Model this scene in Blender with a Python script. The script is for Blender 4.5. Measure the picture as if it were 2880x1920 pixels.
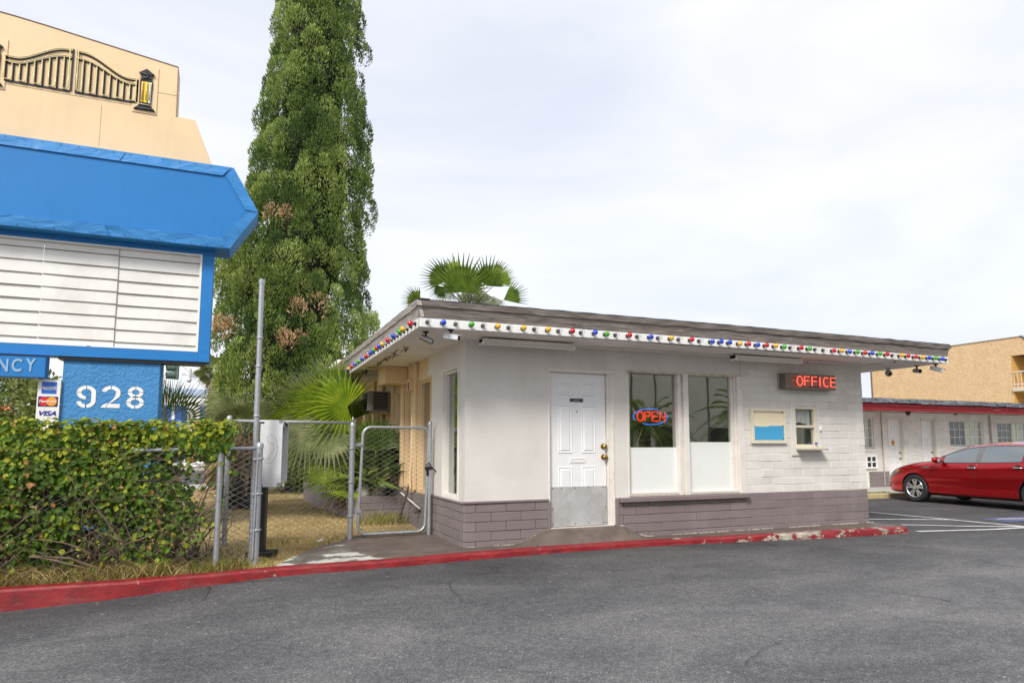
import bpy, bmesh, math, random
from mathutils import Vector, Matrix, noise

R = math.radians
sc = bpy.context.scene
for o in list(bpy.data.objects):
    bpy.data.objects.remove(o)
COL = sc.collection
rnd = random.Random(7)

# ------------------------------------------------------------------ camera
EYE = 1.45
FPX, PPX, PPY = 1853.0, 1440.0, 1052.0          # focal length and principal point of the photograph, in its pixels
PITCH = math.atan(197.9 / 1853.0)
YAW = R(22.45)
cam = bpy.data.cameras.new('camera')
cam.sensor_width = 36.0
cam.sensor_fit = 'HORIZONTAL'
cam.lens = FPX / 2880.0 * 36.0
cam.shift_y = 92.0 / 2880.0
cam.clip_start = 0.05
cam.clip_end = 2000
co = bpy.data.objects.new('camera', cam)
co.location = (0, 0, EYE)
co.rotation_euler = (R(90) + PITCH, 0, -YAW)
COL.objects.link(co)
sc.camera = co

# ------------------------------------------------------------------ sky, sun, exposure
SUN_DIR = Vector((-0.60, -0.66, 0.84)).normalized()
w = bpy.data.worlds.new('World')
sc.world = w
w.use_nodes = True
wn = w.node_tree
wn.nodes.clear()
def wnode(t, **kw):
    n = wn.nodes.new(t)
    for k, v in kw.items():
        setattr(n, k, v)
    return n
sky = wnode('ShaderNodeTexSky', sky_type='NISHITA', sun_disc=False)
sky.sun_elevation = math.asin(SUN_DIR.z)
sky.sun_rotation = math.atan2(SUN_DIR.x, SUN_DIR.y)
sky.air_density = 1.0
sky.dust_density = 2.0
tc = wnode('ShaderNodeTexCoord')
mp = wnode('ShaderNodeMapping')
mp.inputs['Scale'].default_value = (.8, 1.9, 4.2)
mp.inputs['Rotation'].default_value = (0.0, 0.35, 0.5)
wn.links.new(tc.outputs['Generated'], mp.inputs['Vector'])
nz = wnode('ShaderNodeTexNoise')
nz.inputs['Scale'].default_value = 1.5
nz.inputs['Detail'].default_value = 7
nz.inputs['Roughness'].default_value = 0.52
nz.inputs['Distortion'].default_value = 0.35
wn.links.new(mp.outputs['Vector'], nz.inputs['Vector'])
rp = wnode('ShaderNodeValToRGB')
rp.color_ramp.elements[0].position = 0.33
rp.color_ramp.elements[0].color = (4.75, 4.95, 5.6, 1)
rp.color_ramp.elements[1].position = 0.66
rp.color_ramp.elements[1].color = (6.15, 6.18, 6.4, 1)
wn.links.new(nz.outputs['Fac'], rp.inputs['Fac'])
mx = wnode('ShaderNodeMix', data_type='RGBA')
mx.inputs[0].default_value = 0.90
wn.links.new(sky.outputs['Color'], mx.inputs[6])
wn.links.new(rp.outputs['Color'], mx.inputs[7])
bg = wnode('ShaderNodeBackground')
bg.inputs['Strength'].default_value = 0.1
wn.links.new(mx.outputs[2], bg.inputs['Color'])
wo = wnode('ShaderNodeOutputWorld')
wn.links.new(bg.outputs['Background'], wo.inputs['Surface'])

sl = bpy.data.lights.new('sun', 'SUN')
sl.energy = 2.0
sl.angle = R(16)
sl.color = (1.0, 0.955, 0.89)
so = bpy.data.objects.new('sun', sl)
so.rotation_euler = SUN_DIR.to_track_quat('Z', 'Y').to_euler()
COL.objects.link(so)
vs = sc.view_settings
vs.view_transform = 'Standard'
vs.look = 'None'
vs.gamma = 1.0
vs.use_curve_mapping = False
vs.exposure = 0.85

# ------------------------------------------------------------------ helpers: unproject a photograph pixel to a depth plane
_cp, _sp = math.cos(PITCH), math.sin(PITCH)
_fh = Vector((math.sin(YAW), math.cos(YAW), 0))
_RT = Vector((math.cos(YAW), -math.sin(YAW), 0))
_FW = _fh * _cp + Vector((0, 0, _sp))
_UP = -_fh * _sp + Vector((0, 0, _cp))
def PY_(x, y, Y):
    d = _FW * FPX + _RT * (x - PPX) - _UP * (y - PPY)
    return Vector((0, 0, EYE)) + d * (Y / d.y)
def PX_(x, y, X):
    d = _FW * FPX + _RT * (x - PPX) - _UP * (y - PPY)
    return Vector((0, 0, EYE)) + d * (X / d.x)
def PD_(x, y, D):
    d = _FW * FPX + _RT * (x - PPX) - _UP * (y - PPY)
    return Vector((0, 0, EYE)) + d * (D / FPX)

# ------------------------------------------------------------------ helpers: objects
def tag(o, label=None, cat=None, group=None, kind=None):
    if label: o['label'] = label
    if cat: o['category'] = cat
    if group: o['group'] = group
    if kind: o['kind'] = kind
    return o
def thing(name, label, cat, loc=(0, 0, 0), group=None):
    o = bpy.data.objects.new(name, None)
    o.empty_display_size = 0.2
    o.location = loc
    COL.objects.link(o)
    return tag(o, label, cat, group)
def link(me, name, parent=None):
    o = bpy.data.objects.new(name, me)
    COL.objects.link(o)
    if parent is not None:
        o.parent = parent
        if parent.type == 'EMPTY':
            o.matrix_parent_inverse = Matrix.Translation(-Vector(parent.location))
    return o
def copy_tree(o, parent=None):
    c = o.copy()
    COL.objects.link(c)
    if parent is not None:
        c.parent = parent
    for ch in list(o.children):
        copy_tree(ch, c)
    return c

class MB:
    """collects faces; build() links them as one mesh object"""
    def __init__(s):
        s.v, s.f, s.mi, s.T = [], [], [], None
    def add(s, vs, fs, m=0):
        b = len(s.v)
        if s.T is not None:
            vs = [s.T @ Vector(p) for p in vs]
        s.v.extend([tuple(p) for p in vs])
        s.f.extend([tuple(i + b for i in f) for f in fs])
        s.mi.extend([m] * len(fs))
        return s
    def box(s, x0, y0, z0, x1, y1, z1, m=0):
        if x0 > x1: x0, x1 = x1, x0
        if y0 > y1: y0, y1 = y1, y0
        if z0 > z1: z0, z1 = z1, z0
        v = [(x0,y0,z0),(x1,y0,z0),(x1,y1,z0),(x0,y1,z0),(x0,y0,z1),(x1,y0,z1),(x1,y1,z1),(x0,y1,z1)]
        return s.add(v, [(0,3,2,1),(4,5,6,7),(0,1,5,4),(1,2,6,5),(2,3,7,6),(3,0,4,7)], m)
    def quad(s, a, b, c, d, m=0):
        return s.add([a, b, c, d], [(0,1,2,3)], m)
    def cyl(s, p0, p1, r0, r1=None, n=12, caps=True, m=0):
        return s.tube([p0, p1], [r0, r0 if r1 is None else r1], n, False, caps, m)
    def tube(s, pts, r, n=8, closed=False, caps=True, m=0):
        pts = [Vector(p) for p in pts]
        k = len(pts)
        rs = r if isinstance(r, (list, tuple)) else [r] * k
        vs, prev = [], None
        for i, p in enumerate(pts):
            if closed:
                t = pts[(i+1) % k] - pts[i-1]
            else:
                t = pts[min(i+1, k-1)] - pts[max(i-1, 0)]
            t = t.normalized() if t.length > 1e-9 else Vector((0,0,1))
            if prev is None:
                a = Vector((0,0,1)) if abs(t.z) < .9 else Vector((1,0,0))
                u = t.cross(a).normalized()
            else:
                u = (prev - t * prev.dot(t))
                u = u.normalized() if u.length > 1e-6 else t.orthogonal().normalized()
            prev = u
            w_ = t.cross(u)
            for j in range(n):
                an = 2*math.pi*j/n
                vs.append(p + (u*math.cos(an) + w_*math.sin(an))*rs[i])
        fs = []
        for i in range(k if closed else k-1):
            a, b = i*n, ((i+1) % k)*n
            for j in range(n):
                fs.append((a+j, a+(j+1) % n, b+(j+1) % n, b+j))
        if caps and not closed:
            fs.append(tuple(range(n-1, -1, -1)))
            fs.append(tuple((k-1)*n + j for j in range(n)))
        return s.add(vs, fs, m)
    def prism(s, poly, y0, y1, m=0):
        """poly: list of (x, z), extruded along Y"""
        k = len(poly)
        vs = [(x, y0, z) for x, z in poly] + [(x, y1, z) for x, z in poly]
        fs = [tuple(range(k)), tuple(range(2*k-1, k-1, -1))]
        fs += [(i, (i+1) % k, k+(i+1) % k, k+i) for i in range(k)]
        return s.add(vs, fs, m)
    def lathe(s, prof, c, axis='z', n=16, m=0, caps=True):
        """prof: list of (radius, height)"""
        vs = []
        for r, h in prof:
            for j in range(n):
                a = 2*math.pi*j/n
                x, y = r*math.cos(a), r*math.sin(a)
                p = {'z': (x, y, h), 'y': (x, h, y), 'x': (h, x, y)}[axis]
                vs.append((c[0]+p[0], c[1]+p[1], c[2]+p[2]))
        fs = []
        for i in range(len(prof)-1):
            for j in range(n):
                fs.append((i*n+j, i*n+(j+1) % n, (i+1)*n+(j+1) % n, (i+1)*n+j))
        if caps and prof[0][0] > 1e-6: fs.append(tuple(range(n-1, -1, -1)))
        if caps and prof[-1][0] > 1e-6: fs.append(tuple((len(prof)-1)*n+j for j in range(n)))
        return s.add(vs, fs, m)
    def grid(s, fn, nu, nv, m=0):
        vs = [fn(i/nu, j/nv) for j in range(nv+1) for i in range(nu+1)]
        fs = [(j*(nu+1)+i, j*(nu+1)+i+1, (j+1)*(nu+1)+i+1, (j+1)*(nu+1)+i) for j in range(nv) for i in range(nu)]
        return s.add(vs, fs, m)
    def mesh(s, name, mats, smooth=False, bevel=0, fix=True, seg=1, angle=None):
        me = bpy.data.meshes.new(name)
        me.from_pydata(s.v, [], s.f)
        if not isinstance(mats, (list, tuple)): mats = [mats]
        for m in mats: me.materials.append(m)
        me.polygons.foreach_set('material_index', s.mi)
        if fix or bevel:
            bm = bmesh.new()
            bm.from_mesh(me)
            if fix:
                bmesh.ops.recalc_face_normals(bm, faces=bm.faces)
            if bevel:
                es = [e for e in bm.edges if len(e.link_faces) == 2 and e.calc_face_angle(0) > R(30)]
                bmesh.ops.bevel(bm, geom=es, offset=bevel, segments=seg, affect='EDGES', clamp_overlap=True)
            bm.to_mesh(me)
            bm.free()
        if smooth:
            me.polygons.foreach_set('use_smooth', [True]*len(me.polygons))
            if angle:
                try: me.set_sharp_from_angle(angle=R(angle))
                except Exception: pass
        me.update()
        return me
    def build(s, name, mats, parent=None, **kw):
        return link(s.mesh(name, mats, **kw), name, parent)

def box(name, b, mat, parent=None, bevel=0.003, **kw):
    return MB().box(*b).build(name, mat, parent, bevel=bevel, **kw)

# ------------------------------------------------------------------ helpers: materials
def newmat(name):
    m = bpy.data.materials.new(name)
    m.use_nodes = True
    m.node_tree.nodes.clear()
    return m, m.node_tree
def nd(nt, t, ins=None, **props):
    n = nt.nodes.new(t)
    for k, v in props.items(): setattr(n, k, v)
    for k, v in (ins or {}).items():
        s = n.inputs[k]
        if isinstance(v, bpy.types.NodeSocket): nt.links.new(v, s)
        else: s.default_value = v
    return n
def c4(c, k=1.0): return (min(c[0]*k, 1), min(c[1]*k, 1), min(c[2]*k, 1), 1)
def pos(nt, scale=None):
    g = nd(nt, 'ShaderNodeNewGeometry')
    if scale is None: return g.outputs['Position']
    return nd(nt, 'ShaderNodeMapping', {'Vector': g.outputs['Position'], 'Scale': scale}).outputs['Vector']
def noi(nt, v, scale, detail=4, rough=.55, dist=0):
    return nd(nt, 'ShaderNodeTexNoise', {'Vector': v, 'Scale': scale, 'Detail': detail, 'Roughness': rough, 'Distortion': dist}).outputs['Fac']
def ramp(nt, fac, stops, interp='LINEAR'):
    r = nd(nt, 'ShaderNodeValToRGB', {'Fac': fac})
    cr = r.color_ramp
    cr.interpolation = interp
    while len(cr.elements) < len(stops): cr.elements.new(.5)
    for e, (p, c) in zip(cr.elements, stops):
        e.position = p
        e.color = c if not isinstance(c, (int, float)) else (c, c, c, 1)
    return r.outputs['Color']
def mixc(nt, f, a, b, blend='MIX'):
    n = nd(nt, 'ShaderNodeMix', data_type='RGBA', blend_type=blend)
    for i, v in ((0, f), (6, a), (7, b)):
        if isinstance(v, bpy.types.NodeSocket): nt.links.new(v, n.inputs[i])
        else: n.inputs[i].default_value = v
    return n.outputs[2]
def bump(nt, h, strength=.3, dist=.01, normal=None):
    i = {'Height': h, 'Strength': strength, 'Distance': dist}
    if normal is not None: i['Normal'] = normal
    return nd(nt, 'ShaderNodeBump', i).outputs['Normal']
def finish(nt, shader):
    nd(nt, 'ShaderNodeOutputMaterial', {'Surface': shader})
def bsdf(nt, col, rough=.6, metal=0, normal=None, **kw):
    i = {'Base Color': col, 'Roughness': rough, 'Metallic': metal}
    if normal is not None: i['Normal'] = normal
    i.update(kw)
    return nd(nt, 'ShaderNodeBsdfPrincipled', i).outputs['BSDF']
def mat(name, col, rough=.6, var=.12, scale=5, bmp=.15, bscale=70, metal=0, dirt=None, dirtamt=.35, dscale=1.6, bdist=.004, **kw):
    """painted / plain surface: two scales of colour variation, optional dirt colour, fine bump"""
    m, nt = newmat(name)
    p = pos(nt)
    a = ramp(nt, noi(nt, p, scale, 5, .6), [(.3, c4(col, 1-var)), (.7, c4(col, 1+var))])
    f = noi(nt, p, scale*9, 3)
    a = mixc(nt, .25, a, ramp(nt, f, [(.3, c4(col, 1-var*1.4)), (.7, c4(col, 1+var))]))
    if dirt:
        dm = ramp(nt, noi(nt, p, dscale, 8, .68, .4), [(.52, 0.0), (.72, dirtamt)])
        a = mixc(nt, dm, a, c4(dirt))
    nb = None
    if bmp:
        nb = bump(nt, noi(nt, p, bscale, 4), bmp, bdist)
    finish(nt, bsdf(nt, a, rough, metal, nb, **kw))
    return m
def emit(name, col, strength):
    m, nt = newmat(name)
    finish(nt, nd(nt, 'ShaderNodeEmission', {'Color': c4(col), 'Strength': strength}).outputs['Emission'])
    return m
def leafmat(name, cols, scale=2.0, trans=.3, rough=.45, spec=.4, fine=30):
    """foliage: colour varies by clump and by leaf, thin leaves let light through"""
    m, nt = newmat(name)
    p = pos(nt)
    f1 = noi(nt, p, scale, 3, .6)
    f2 = noi(nt, p, fine, 2, .6)
    f = nd(nt, 'ShaderNodeMix', {0: .45}, data_type='FLOAT')
    nt.links.new(f1, f.inputs[2]); nt.links.new(f2, f.inputs[3])
    k = len(cols)
    a = ramp(nt, f.outputs[0], [(.34 + .32*i/(k-1), c4(c)) for i, c in enumerate(cols)])
    b1 = bsdf(nt, a, rough, 0, None, **{'Specular IOR Level': spec})
    t = nd(nt, 'ShaderNodeBsdfTranslucent', {'Color': mixc(nt, .5, a, (.25, .35, .05, 1))}).outputs['BSDF']
    finish(nt, nd(nt, 'ShaderNodeMixShader', {0: trans, 1: b1, 2: t}).outputs[0])
    return m
def glassmat(name, tint=(.75, .8, .78), refl=.16, rough=.0):
    m, nt = newmat(name)
    t = nd(nt, 'ShaderNodeBsdfTransparent', {'Color': c4(tint)}).outputs[0]
    p = pos(nt)
    g = nd(nt, 'ShaderNodeBsdfGlossy', {'Color': (.95, .97, .96, 1), 'Roughness': rough, 'Normal': bump(nt, noi(nt, p, 1.3, 2), .05, .02)}).outputs[0]
    bk = nd(nt, 'ShaderNodeNewGeometry').outputs['Backfacing']
    ior = nd(nt, 'ShaderNodeMapRange', {'Value': bk, 'To Min': 1.5, 'To Max': 1/1.5}).outputs[0]
    fr = nd(nt, 'ShaderNodeFresnel', {'IOR': ior}).outputs[0]
    ad = nd(nt, 'ShaderNodeMath', {0: fr, 1: refl}, operation='ADD', use_clamp=True).outputs[0]
    finish(nt, nd(nt, 'ShaderNodeMixShader', {0: ad, 1: t, 2: g}).outputs[0])
    return m

def text_mesh(body, size, depth, shear=0, bold=0, sx=1.0):
    """flat lettering as a mesh in the XZ plane facing -Y, left end of the baseline at the origin"""
    cu = bpy.data.curves.new('lettering', 'FONT')
    cu.body = body
    cu.size = size
    cu.extrude = depth
    cu.shear = shear
    cu.offset = bold
    cu.resolution_u = 4
    ob = bpy.data.objects.new('lettering', cu)
    COL.objects.link(ob)
    dg = bpy.context.evaluated_depsgraph_get()
    me = bpy.data.meshes.new_from_object(ob.evaluated_get(dg))
    bpy.data.objects.remove(ob)
    bpy.data.curves.remove(cu)
    me.transform(Matrix.Diagonal((sx, 1, 1, 1)))
    me.transform(Matrix.Rotation(R(90), 4, 'X'))
    return me
def lettering(name, body, x, y, z, width, height, mat_, parent, depth=.004, shear=0, bold=0):
    """text scaled to fill width x height with its lower left corner at (x, y, z)"""
    me = text_mesh(body, 1.0, .5, shear, bold)
    xs = [v.co.x for v in me.vertices]; zs = [v.co.z for v in me.vertices]
    x0, z0 = min(xs), min(zs)
    kx, kz = width/(max(xs)-x0), height/(max(zs)-z0)
    for v in me.vertices:
        v.co = Vector((x + (v.co.x-x0)*kx, y + v.co.y*depth, z + (v.co.z-z0)*kz))
    me.materials.clear()
    me.materials.append(mat_)
    me.update()
    return link(me, name, parent)
def ss(a, b, x):
    t = max(0., min(1., (x-a)/(b-a)))
    return t*t*(3-2*t)
def lerp_list(xs, x):
    if x <= xs[0][0]: return xs[0][1]
    for (a, va), (b, vb) in zip(xs, xs[1:]):
        if x <= b: return va + (vb-va)*(x-a)/(b-a)
    return xs[-1][1]
# ------------------------------------------------------------------ materials of the setting
def asphalt_mat():
    m, nt = newmat('asphalt')
    p = pos(nt)
    big = noi(nt, pos(nt, (.55, 1.0, 1)), 1.15, 9, .66, .6)
    base = ramp(nt, big, [(.32, (.050, .050, .055, 1)), (.45, (.078, .077, .082, 1)), (.58, (.125, .122, .122, 1)), (.72, (.185, .178, .172, 1))])
    mid = noi(nt, p, 14, 5, .65)
    base = mixc(nt, .4, base, ramp(nt, mid, [(.3, (.06, .06, .065, 1)), (.72, (.155, .152, .15, 1))]))
    # darker band along the kerb with a wobbly edge, paler further out
    sy = nd(nt, 'ShaderNodeSeparateXYZ', {0: p})
    wob = nd(nt, 'ShaderNodeMath', {0: noi(nt, p, .8, 5, .6), 1: 2.2}, operation='MULTIPLY').outputs[0]
    ya = nd(nt, 'ShaderNodeMath', {0: sy.outputs['Y'], 1: wob}, operation='ADD').outputs[0]
    kerb_tone = nd(nt, 'ShaderNodeMapRange', {'Value': ya, 'From Min': 5.6, 'From Max': 8.2, 'To Min': 1.30, 'To Max': .70}).outputs[0]
    base = mixc(nt, 1.0, base, nd(nt, 'ShaderNodeCombineColor', {0: kerb_tone, 1: kerb_tone, 2: kerb_tone}).outputs[0], 'MULTIPLY')
    vo = nd(nt, 'ShaderNodeTexVoronoi', {'Vector': p, 'Scale': 105.0, 'Randomness': 1.0})
    agg = ramp(nt, vo.outputs['Color'], [(.2, .5), (.5, .95), (.8, 1.3), (.95, 2.5)])
    base = mixc(nt, .75, base, mixc(nt, 1.0, base, agg, 'MULTIPLY'))
    fine = noi(nt, p, 260, 3, .7)
    # cracks: thin lines of a distorted cell pattern, only where a mask lets them
    dv = nd(nt, 'ShaderNodeTexNoise', {'Vector': p, 'Scale': 1.7, 'Detail': 5.0})
    pv = nd(nt, 'ShaderNodeMix', {0: .35}, data_type='VECTOR')
    nt.links.new(p, pv.inputs[4]); nt.links.new(dv.outputs['Color'], pv.inputs[5])
    cr = nd(nt, 'ShaderNodeTexVoronoi', {'Vector': pv.outputs[1], 'Scale': .62}, feature='DISTANCE_TO_EDGE')
    ck = ramp(nt, cr.outputs['Distance'], [(.0, 1.0), (.0026, .8), (.0056, 0.0)])
    mk = ramp(nt, noi(nt, p, .55, 3), [(.50, 0.0), (.58, 1.0)])
    ck = mixc(nt, 1.0, ck, mk, 'MULTIPLY')
    base = mixc(nt, ck, base, (.02, .02, .021, 1))
    # pale flecks of scattered sand and paint
    vf = nd(nt, 'ShaderNodeTexVoronoi', {'Vector': p, 'Scale': 4.2})
    fl = ramp(nt, vf.outputs['Distance'], [(.0, 1.0), (.035, .9), (.05, 0.0)])
    base = mixc(nt, fl, base, (.36, .35, .32, 1))
    h = nd(nt, 'ShaderNodeMix', {0: .5}, data_type='FLOAT')
    nt.links.new(vo.outputs['Distance'], h.inputs[2]); nt.links.new(fine, h.inputs[3])
    n1 = bump(nt, h.outputs[0], .8, .006)
    n2 = bump(nt, ck, -.8, .01, n1)
    finish(nt, bsdf(nt, base, .82, 0, n2, **{'Specular IOR Level': .35}))
    return m
def kerb_mat():
    m, nt = newmat('red_kerb_paint')
    p = pos(nt)
    red = ramp(nt, noi(nt, p, 7, 5, .6), [(.3, (.155, .005, .008, 1)), (.7, (.30, .009, .014, 1))])
    con = ramp(nt, noi(nt, p, 9, 6, .7), [(.35, (.16, .14, .12, 1)), (.6, (.50, .46, .38, 1))])
    sx = nd(nt, 'ShaderNodeSeparateXYZ', {0: p})
    wx = nd(nt, 'ShaderNodeMapRange', {'Value': sx.outputs['X'], 'From Min': 4.3, 'From Max': 6.8, 'To Min': .0, 'To Max': .13}).outputs[0]
    chip = noi(nt, pos(nt, (1.3, 1, 2.2)), 3.4, 9, .72, .3)
    ad = nd(nt, 'ShaderNodeMath', {0: chip, 1: wx}, operation='ADD').outputs[0]
    cm = ramp(nt, ad, [(.655, 0.0), (.675, 1.0)])
    dk = ramp(nt, noi(nt, pos(nt, (1, 1, 3)), 7, 8, .75), [(.5, 0.0), (.72, .7)])
    a = mixc(nt, dk, red, (.09, .012, .012, 1))
    a = mixc(nt, cm, a, con)
    fl_ = ramp(nt, noi(nt, pos(nt, (1, 1, 1.6)), 13, 6, .78, .6), [(.655, 0.0), (.68, .85)])
    a = mixc(nt, fl_, a, (.55, .48, .40, 1))
    sc_ = ramp(nt, noi(nt, pos(nt, (.8, 1, 5)), 4, 7, .7), [(.5, 0.0), (.7, .45)])
    a = mixc(nt, sc_, a, (.30, .10, .09, 1))
    n = bump(nt, noi(nt, p, 40, 6, .7), .5, .008)
    n = bump(nt, cm, -.5, .006, n)
    finish(nt, bsdf(nt, a, .55, 0, n))
    return m
def walk_mat():
    m, nt = newmat('brown_painted_concrete')
    p = pos(nt)
    a = ramp(nt, noi(nt, p, 4, 7, .65), [(.3, (.080, .060, .051, 1)), (.7, (.165, .128, .108, 1))])
    bare = ramp(nt, noi(nt, p, 6, 6, .6), [(.3, (.36, .36, .33, 1)), (.7, (.62, .58, .52, 1))])
    sx = nd(nt, 'ShaderNodeSeparateXYZ', {0: p})
    near = nd(nt, 'ShaderNodeMapRange', {'Value': sx.outputs['X'], 'From Min': .6, 'From Max': 2.4, 'To Min': .14, 'To Max': -.07}).outputs[0]
    ch = nd(nt, 'ShaderNodeMath', {0: noi(nt, p, 1.9, 8, .62, .25), 1: near}, operation='ADD').outputs[0]
    cm = ramp(nt, ch, [(.625, 0.0), (.645, 1.0)])
    gm = ramp(nt, ch, [(.55, 0.0), (.66, .7)])
    a = mixc(nt, gm, a, (.20, .24, .20, 1))
    a = mixc(nt, cm, a, bare)
    dust = ramp(nt, noi(nt, p, 30, 5, .7), [(.64, 0.0), (.8, .4)])
    a = mixc(nt, dust, a, (.26, .22, .19, 1))
    n = bump(nt, noi(nt, p, 55, 5, .7), .35, .005)
    finish(nt, bsdf(nt, a, .6, 0, n))
    return m
def fascia_mat(name, col, pale):
    m, nt = newmat(name)
    p = pos(nt)
    g = noi(nt, pos(nt, (1.2, 1.2, 16)), 3, 7, .65, .4)
    a = ramp(nt, g, [(.32, c4(col, .45)), (.5, c4(col)), (.68, c4(pale))])
    g2 = ramp(nt, noi(nt, p, 5, 6, .7), [(.6, 0.0), (.7, .6)])
    a = mixc(nt, g2, a, c4(col, .45))
    n = bump(nt, g, .6, .008)
    finish(nt, bsdf(nt, a, .75, 0, n))
    return m
def dirtground_mat():
    m, nt = newmat('dry_soil')
    p = pos(nt)
    a = ramp(nt, noi(nt, p, 1.1, 7, .65), [(.3, (.27, .18, .08, 1)), (.5, (.47, .33, .15, 1)), (.68, (.62, .46, .23, 1))])
    gr = ramp(nt, noi(nt, p, .45, 4), [(.5, 0.0), (.66, .55)])
    a = mixc(nt, gr, a, (.20, .22, .06, 1))
    n = bump(nt, noi(nt, p, 45, 6, .75), .9, .03)
    finish(nt, bsdf(nt, a, .9, 0, n))
    return m
def block_mat(name, col, dirt, amt=.3):
    """painted block: brush marks, faint rain streaks, scuffs"""
    m, nt = newmat(name)
    p = pos(nt)
    a = ramp(nt, noi(nt, p, 2.2, 6, .6), [(.3, c4(col, .93)), (.7, c4(col, 1.05))])
    st = ramp(nt, noi(nt, pos(nt, (2.4, 2.4, .6)), 1.3, 6, .6), [(.48, 0.0), (.80, amt*.7)])
    a = mixc(nt, st, a, c4(dirt))
    sp = ramp(nt, noi(nt, p, 26, 5, .75), [(.66, 0.0), (.74, amt*1.6)])
    a = mixc(nt, sp, a, c4(dirt, .7))
    vd = nd(nt, 'ShaderNodeTexVoronoi', {'Vector': p, 'Scale': 4.5})
    hole = ramp(nt, vd.outputs['Distance'], [(.0, 1.0), (.028, .9), (.04, 0.0)])
    a = mixc(nt, hole, a, c4(dirt, .45))
    n = bump(nt, noi(nt, p, 38, 6, .7), .28, .006)
    n = bump(nt, noi(nt, p, 160, 3, .7), .2, .002, n)
    n = bump(nt, noi(nt, pos(nt, (1, 1, 5)), 5, 7, .75), .25, .012, n)
    oi = nd(nt, 'ShaderNodeObjectInfo')
    sh = nd(nt, 'ShaderNodeMapRange', {'Value': oi.outputs['Random'], 'To Min': .93, 'To Max': 1.04}).outputs[0]
    a = mixc(nt, 1.0, a, nd(nt, 'ShaderNodeCombineColor', {0: sh, 1: sh, 2: sh}).outputs[0], 'MULTIPLY')
    finish(nt, bsdf(nt, a, .62, 0, n))
    return m

M_ASPH = asphalt_mat()
M_KERB = kerb_mat()
M_WALK = walk_mat()
M_SOIL = dirtground_mat()
M_WHITE = block_mat('white_wall_paint', (.715, .685, .635), (.45, .40, .33), .38)
M_MAUVE = block_mat('mauve_grey_paint', (.205, .168, .165), (.33, .29, .275), .35)
M_TAN = block_mat('tan_wall_paint', (.70, .52, .30), (.40, .27, .14), .35)
M_FASCIA = fascia_mat('weathered_brown_board', (.205, .175, .155), (.33, .29, .26))
M_FASCIA2 = fascia_mat('weathered_grey_board', (.42, .38, .34), (.56, .52, .47))
M_SOFFIT = mat('soffit_paint', (.80, .77, .72), .65, .07, 2.5, .2, 30, dirt=(.30, .22, .14), dirtamt=.45, dscale=1.1)
M_TRIM = mat('cream_white_trim', (.74, .70, .64), .5, .06, 6, .15, 60, dirt=(.42, .36, .28), dirtamt=.35, dscale=5)
M_DOOR = mat('white_door_paint', (.80, .80, .80), .38, .03, 3, .05, 90, dirt=(.55, .53, .5), dirtamt=.2, dscale=3)
M_STRIP = mat('white_enamel', (.82, .82, .80), .35, .03, 4, .05, 60, dirt=(.45, .40, .34), dirtamt=.25, dscale=6)
M_STEEL = mat('brushed_steel', (.66, .66, .65), .36, .18, 3.0, .1, 120, metal=.45, dirt=(.40, .38, .33), dirtamt=.5, dscale=2.5)
M_GALV = mat('galvanised_steel', (.40, .42, .44), .42, .16, 18, .12, 90, metal=.55)
M_BRASS = mat('worn_brass', (.40, .26, .08), .3, .2, 30, .05, 90, metal=.9)
M_BLACK = mat('black_paint', (.012, .012, .013), .4, .3, 10, .1, 80)
M_RUBBER = mat('black_rubber', (.02, .02, .021), .75, .2, 14, .2, 90)
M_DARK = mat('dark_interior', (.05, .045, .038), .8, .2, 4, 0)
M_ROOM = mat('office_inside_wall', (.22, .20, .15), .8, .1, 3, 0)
M_FROST = mat('frosted_film', (.78, .80, .77), .22, .03, 1.3, 0, **{'Coat Weight': .4, 'Coat Roughness': .03})
M_GLASS = glassmat('window_glass', (.62, .66, .62), .27)
M_CLEARG = glassmat('clear_glass', (.92, .94, .93), .0)
M_ROOFTOP = mat('roof_gravel', (.30, .28, .26), .9, .25, 6, .6, 60)
M_CONC = mat('pale_concrete', (.42, .40, .37), .8, .14, 2.0, .3, 45, dirt=(.2, .18, .15), dirtamt=.4)
M_CAULK = mat('old_white_caulk', (.50, .46, .41), .7, .2, 20, .5, 40)

# ------------------------------------------------------------------ ground sheets
G = MB()
G.quad((-400, -400, -.02), (400, -400, -.02), (400, 500, -.02), (-400, 500, -.02))
tag(G.build('ground', mat('far_ground', (.30, .27, .23), .9, .2, .3, .3, 12), fix=False), 'pale flat ground reaching out to the horizon', 'ground', kind='structure')

KERB = [(-9, 7.06), (-4, 7.09), (-1.85, 7.10), (-1.03, 7.07), (-.13, 7.16), (.43, 7.235), (1.585, 7.25), (2.63, 7.36), (3.79, 7.42), (5.05, 7.405), (6.39, 7.31), (7.9, 7.23), (9.48, 7.16)]
LOTZ = [(-9, .02), (-1.8, .02), (-1., .06), (-.13, .105), (.43, .125), (1.6, .13), (3.4, .137), (5.5, .137), (8, .112), (9.5, .11), (11.5, .06)]
def kerb_y(x):
    for i in range(len(KERB)-1):
        if x <= KERB[i+1][0]:
            a, b = KERB[i], KERB[i+1]
            t = (x-a[0])/(b[0]-a[0])
            return a[1] + (b[1]-a[1])*(t*t*(3-2*t)*.5 + t*.5)
    return KERB[-1][1]
def lot_z(x, y):
    d = abs(y - 7.15)
    k = ss(2.8, .15, d) if y < 7.15 else ss(2.5, .1, d)
    return .055 + (lerp_list(LOTZ, x) - .055)*k + .006*noise.noise(Vector((x*.5, y*.5, 0)))
xs = [-60, -40, -25, -15, -10, -7] + [-5 + .25*i for i in range(81)] + [16, 18, 20, 24, 28, 34, 42, 60]
ys = [-60, -40, -25, -15, -10, -6, -4, -2] + [-1 + .25*i for i in range(57)] + [13.6, 15]
lot = MB()
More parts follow.
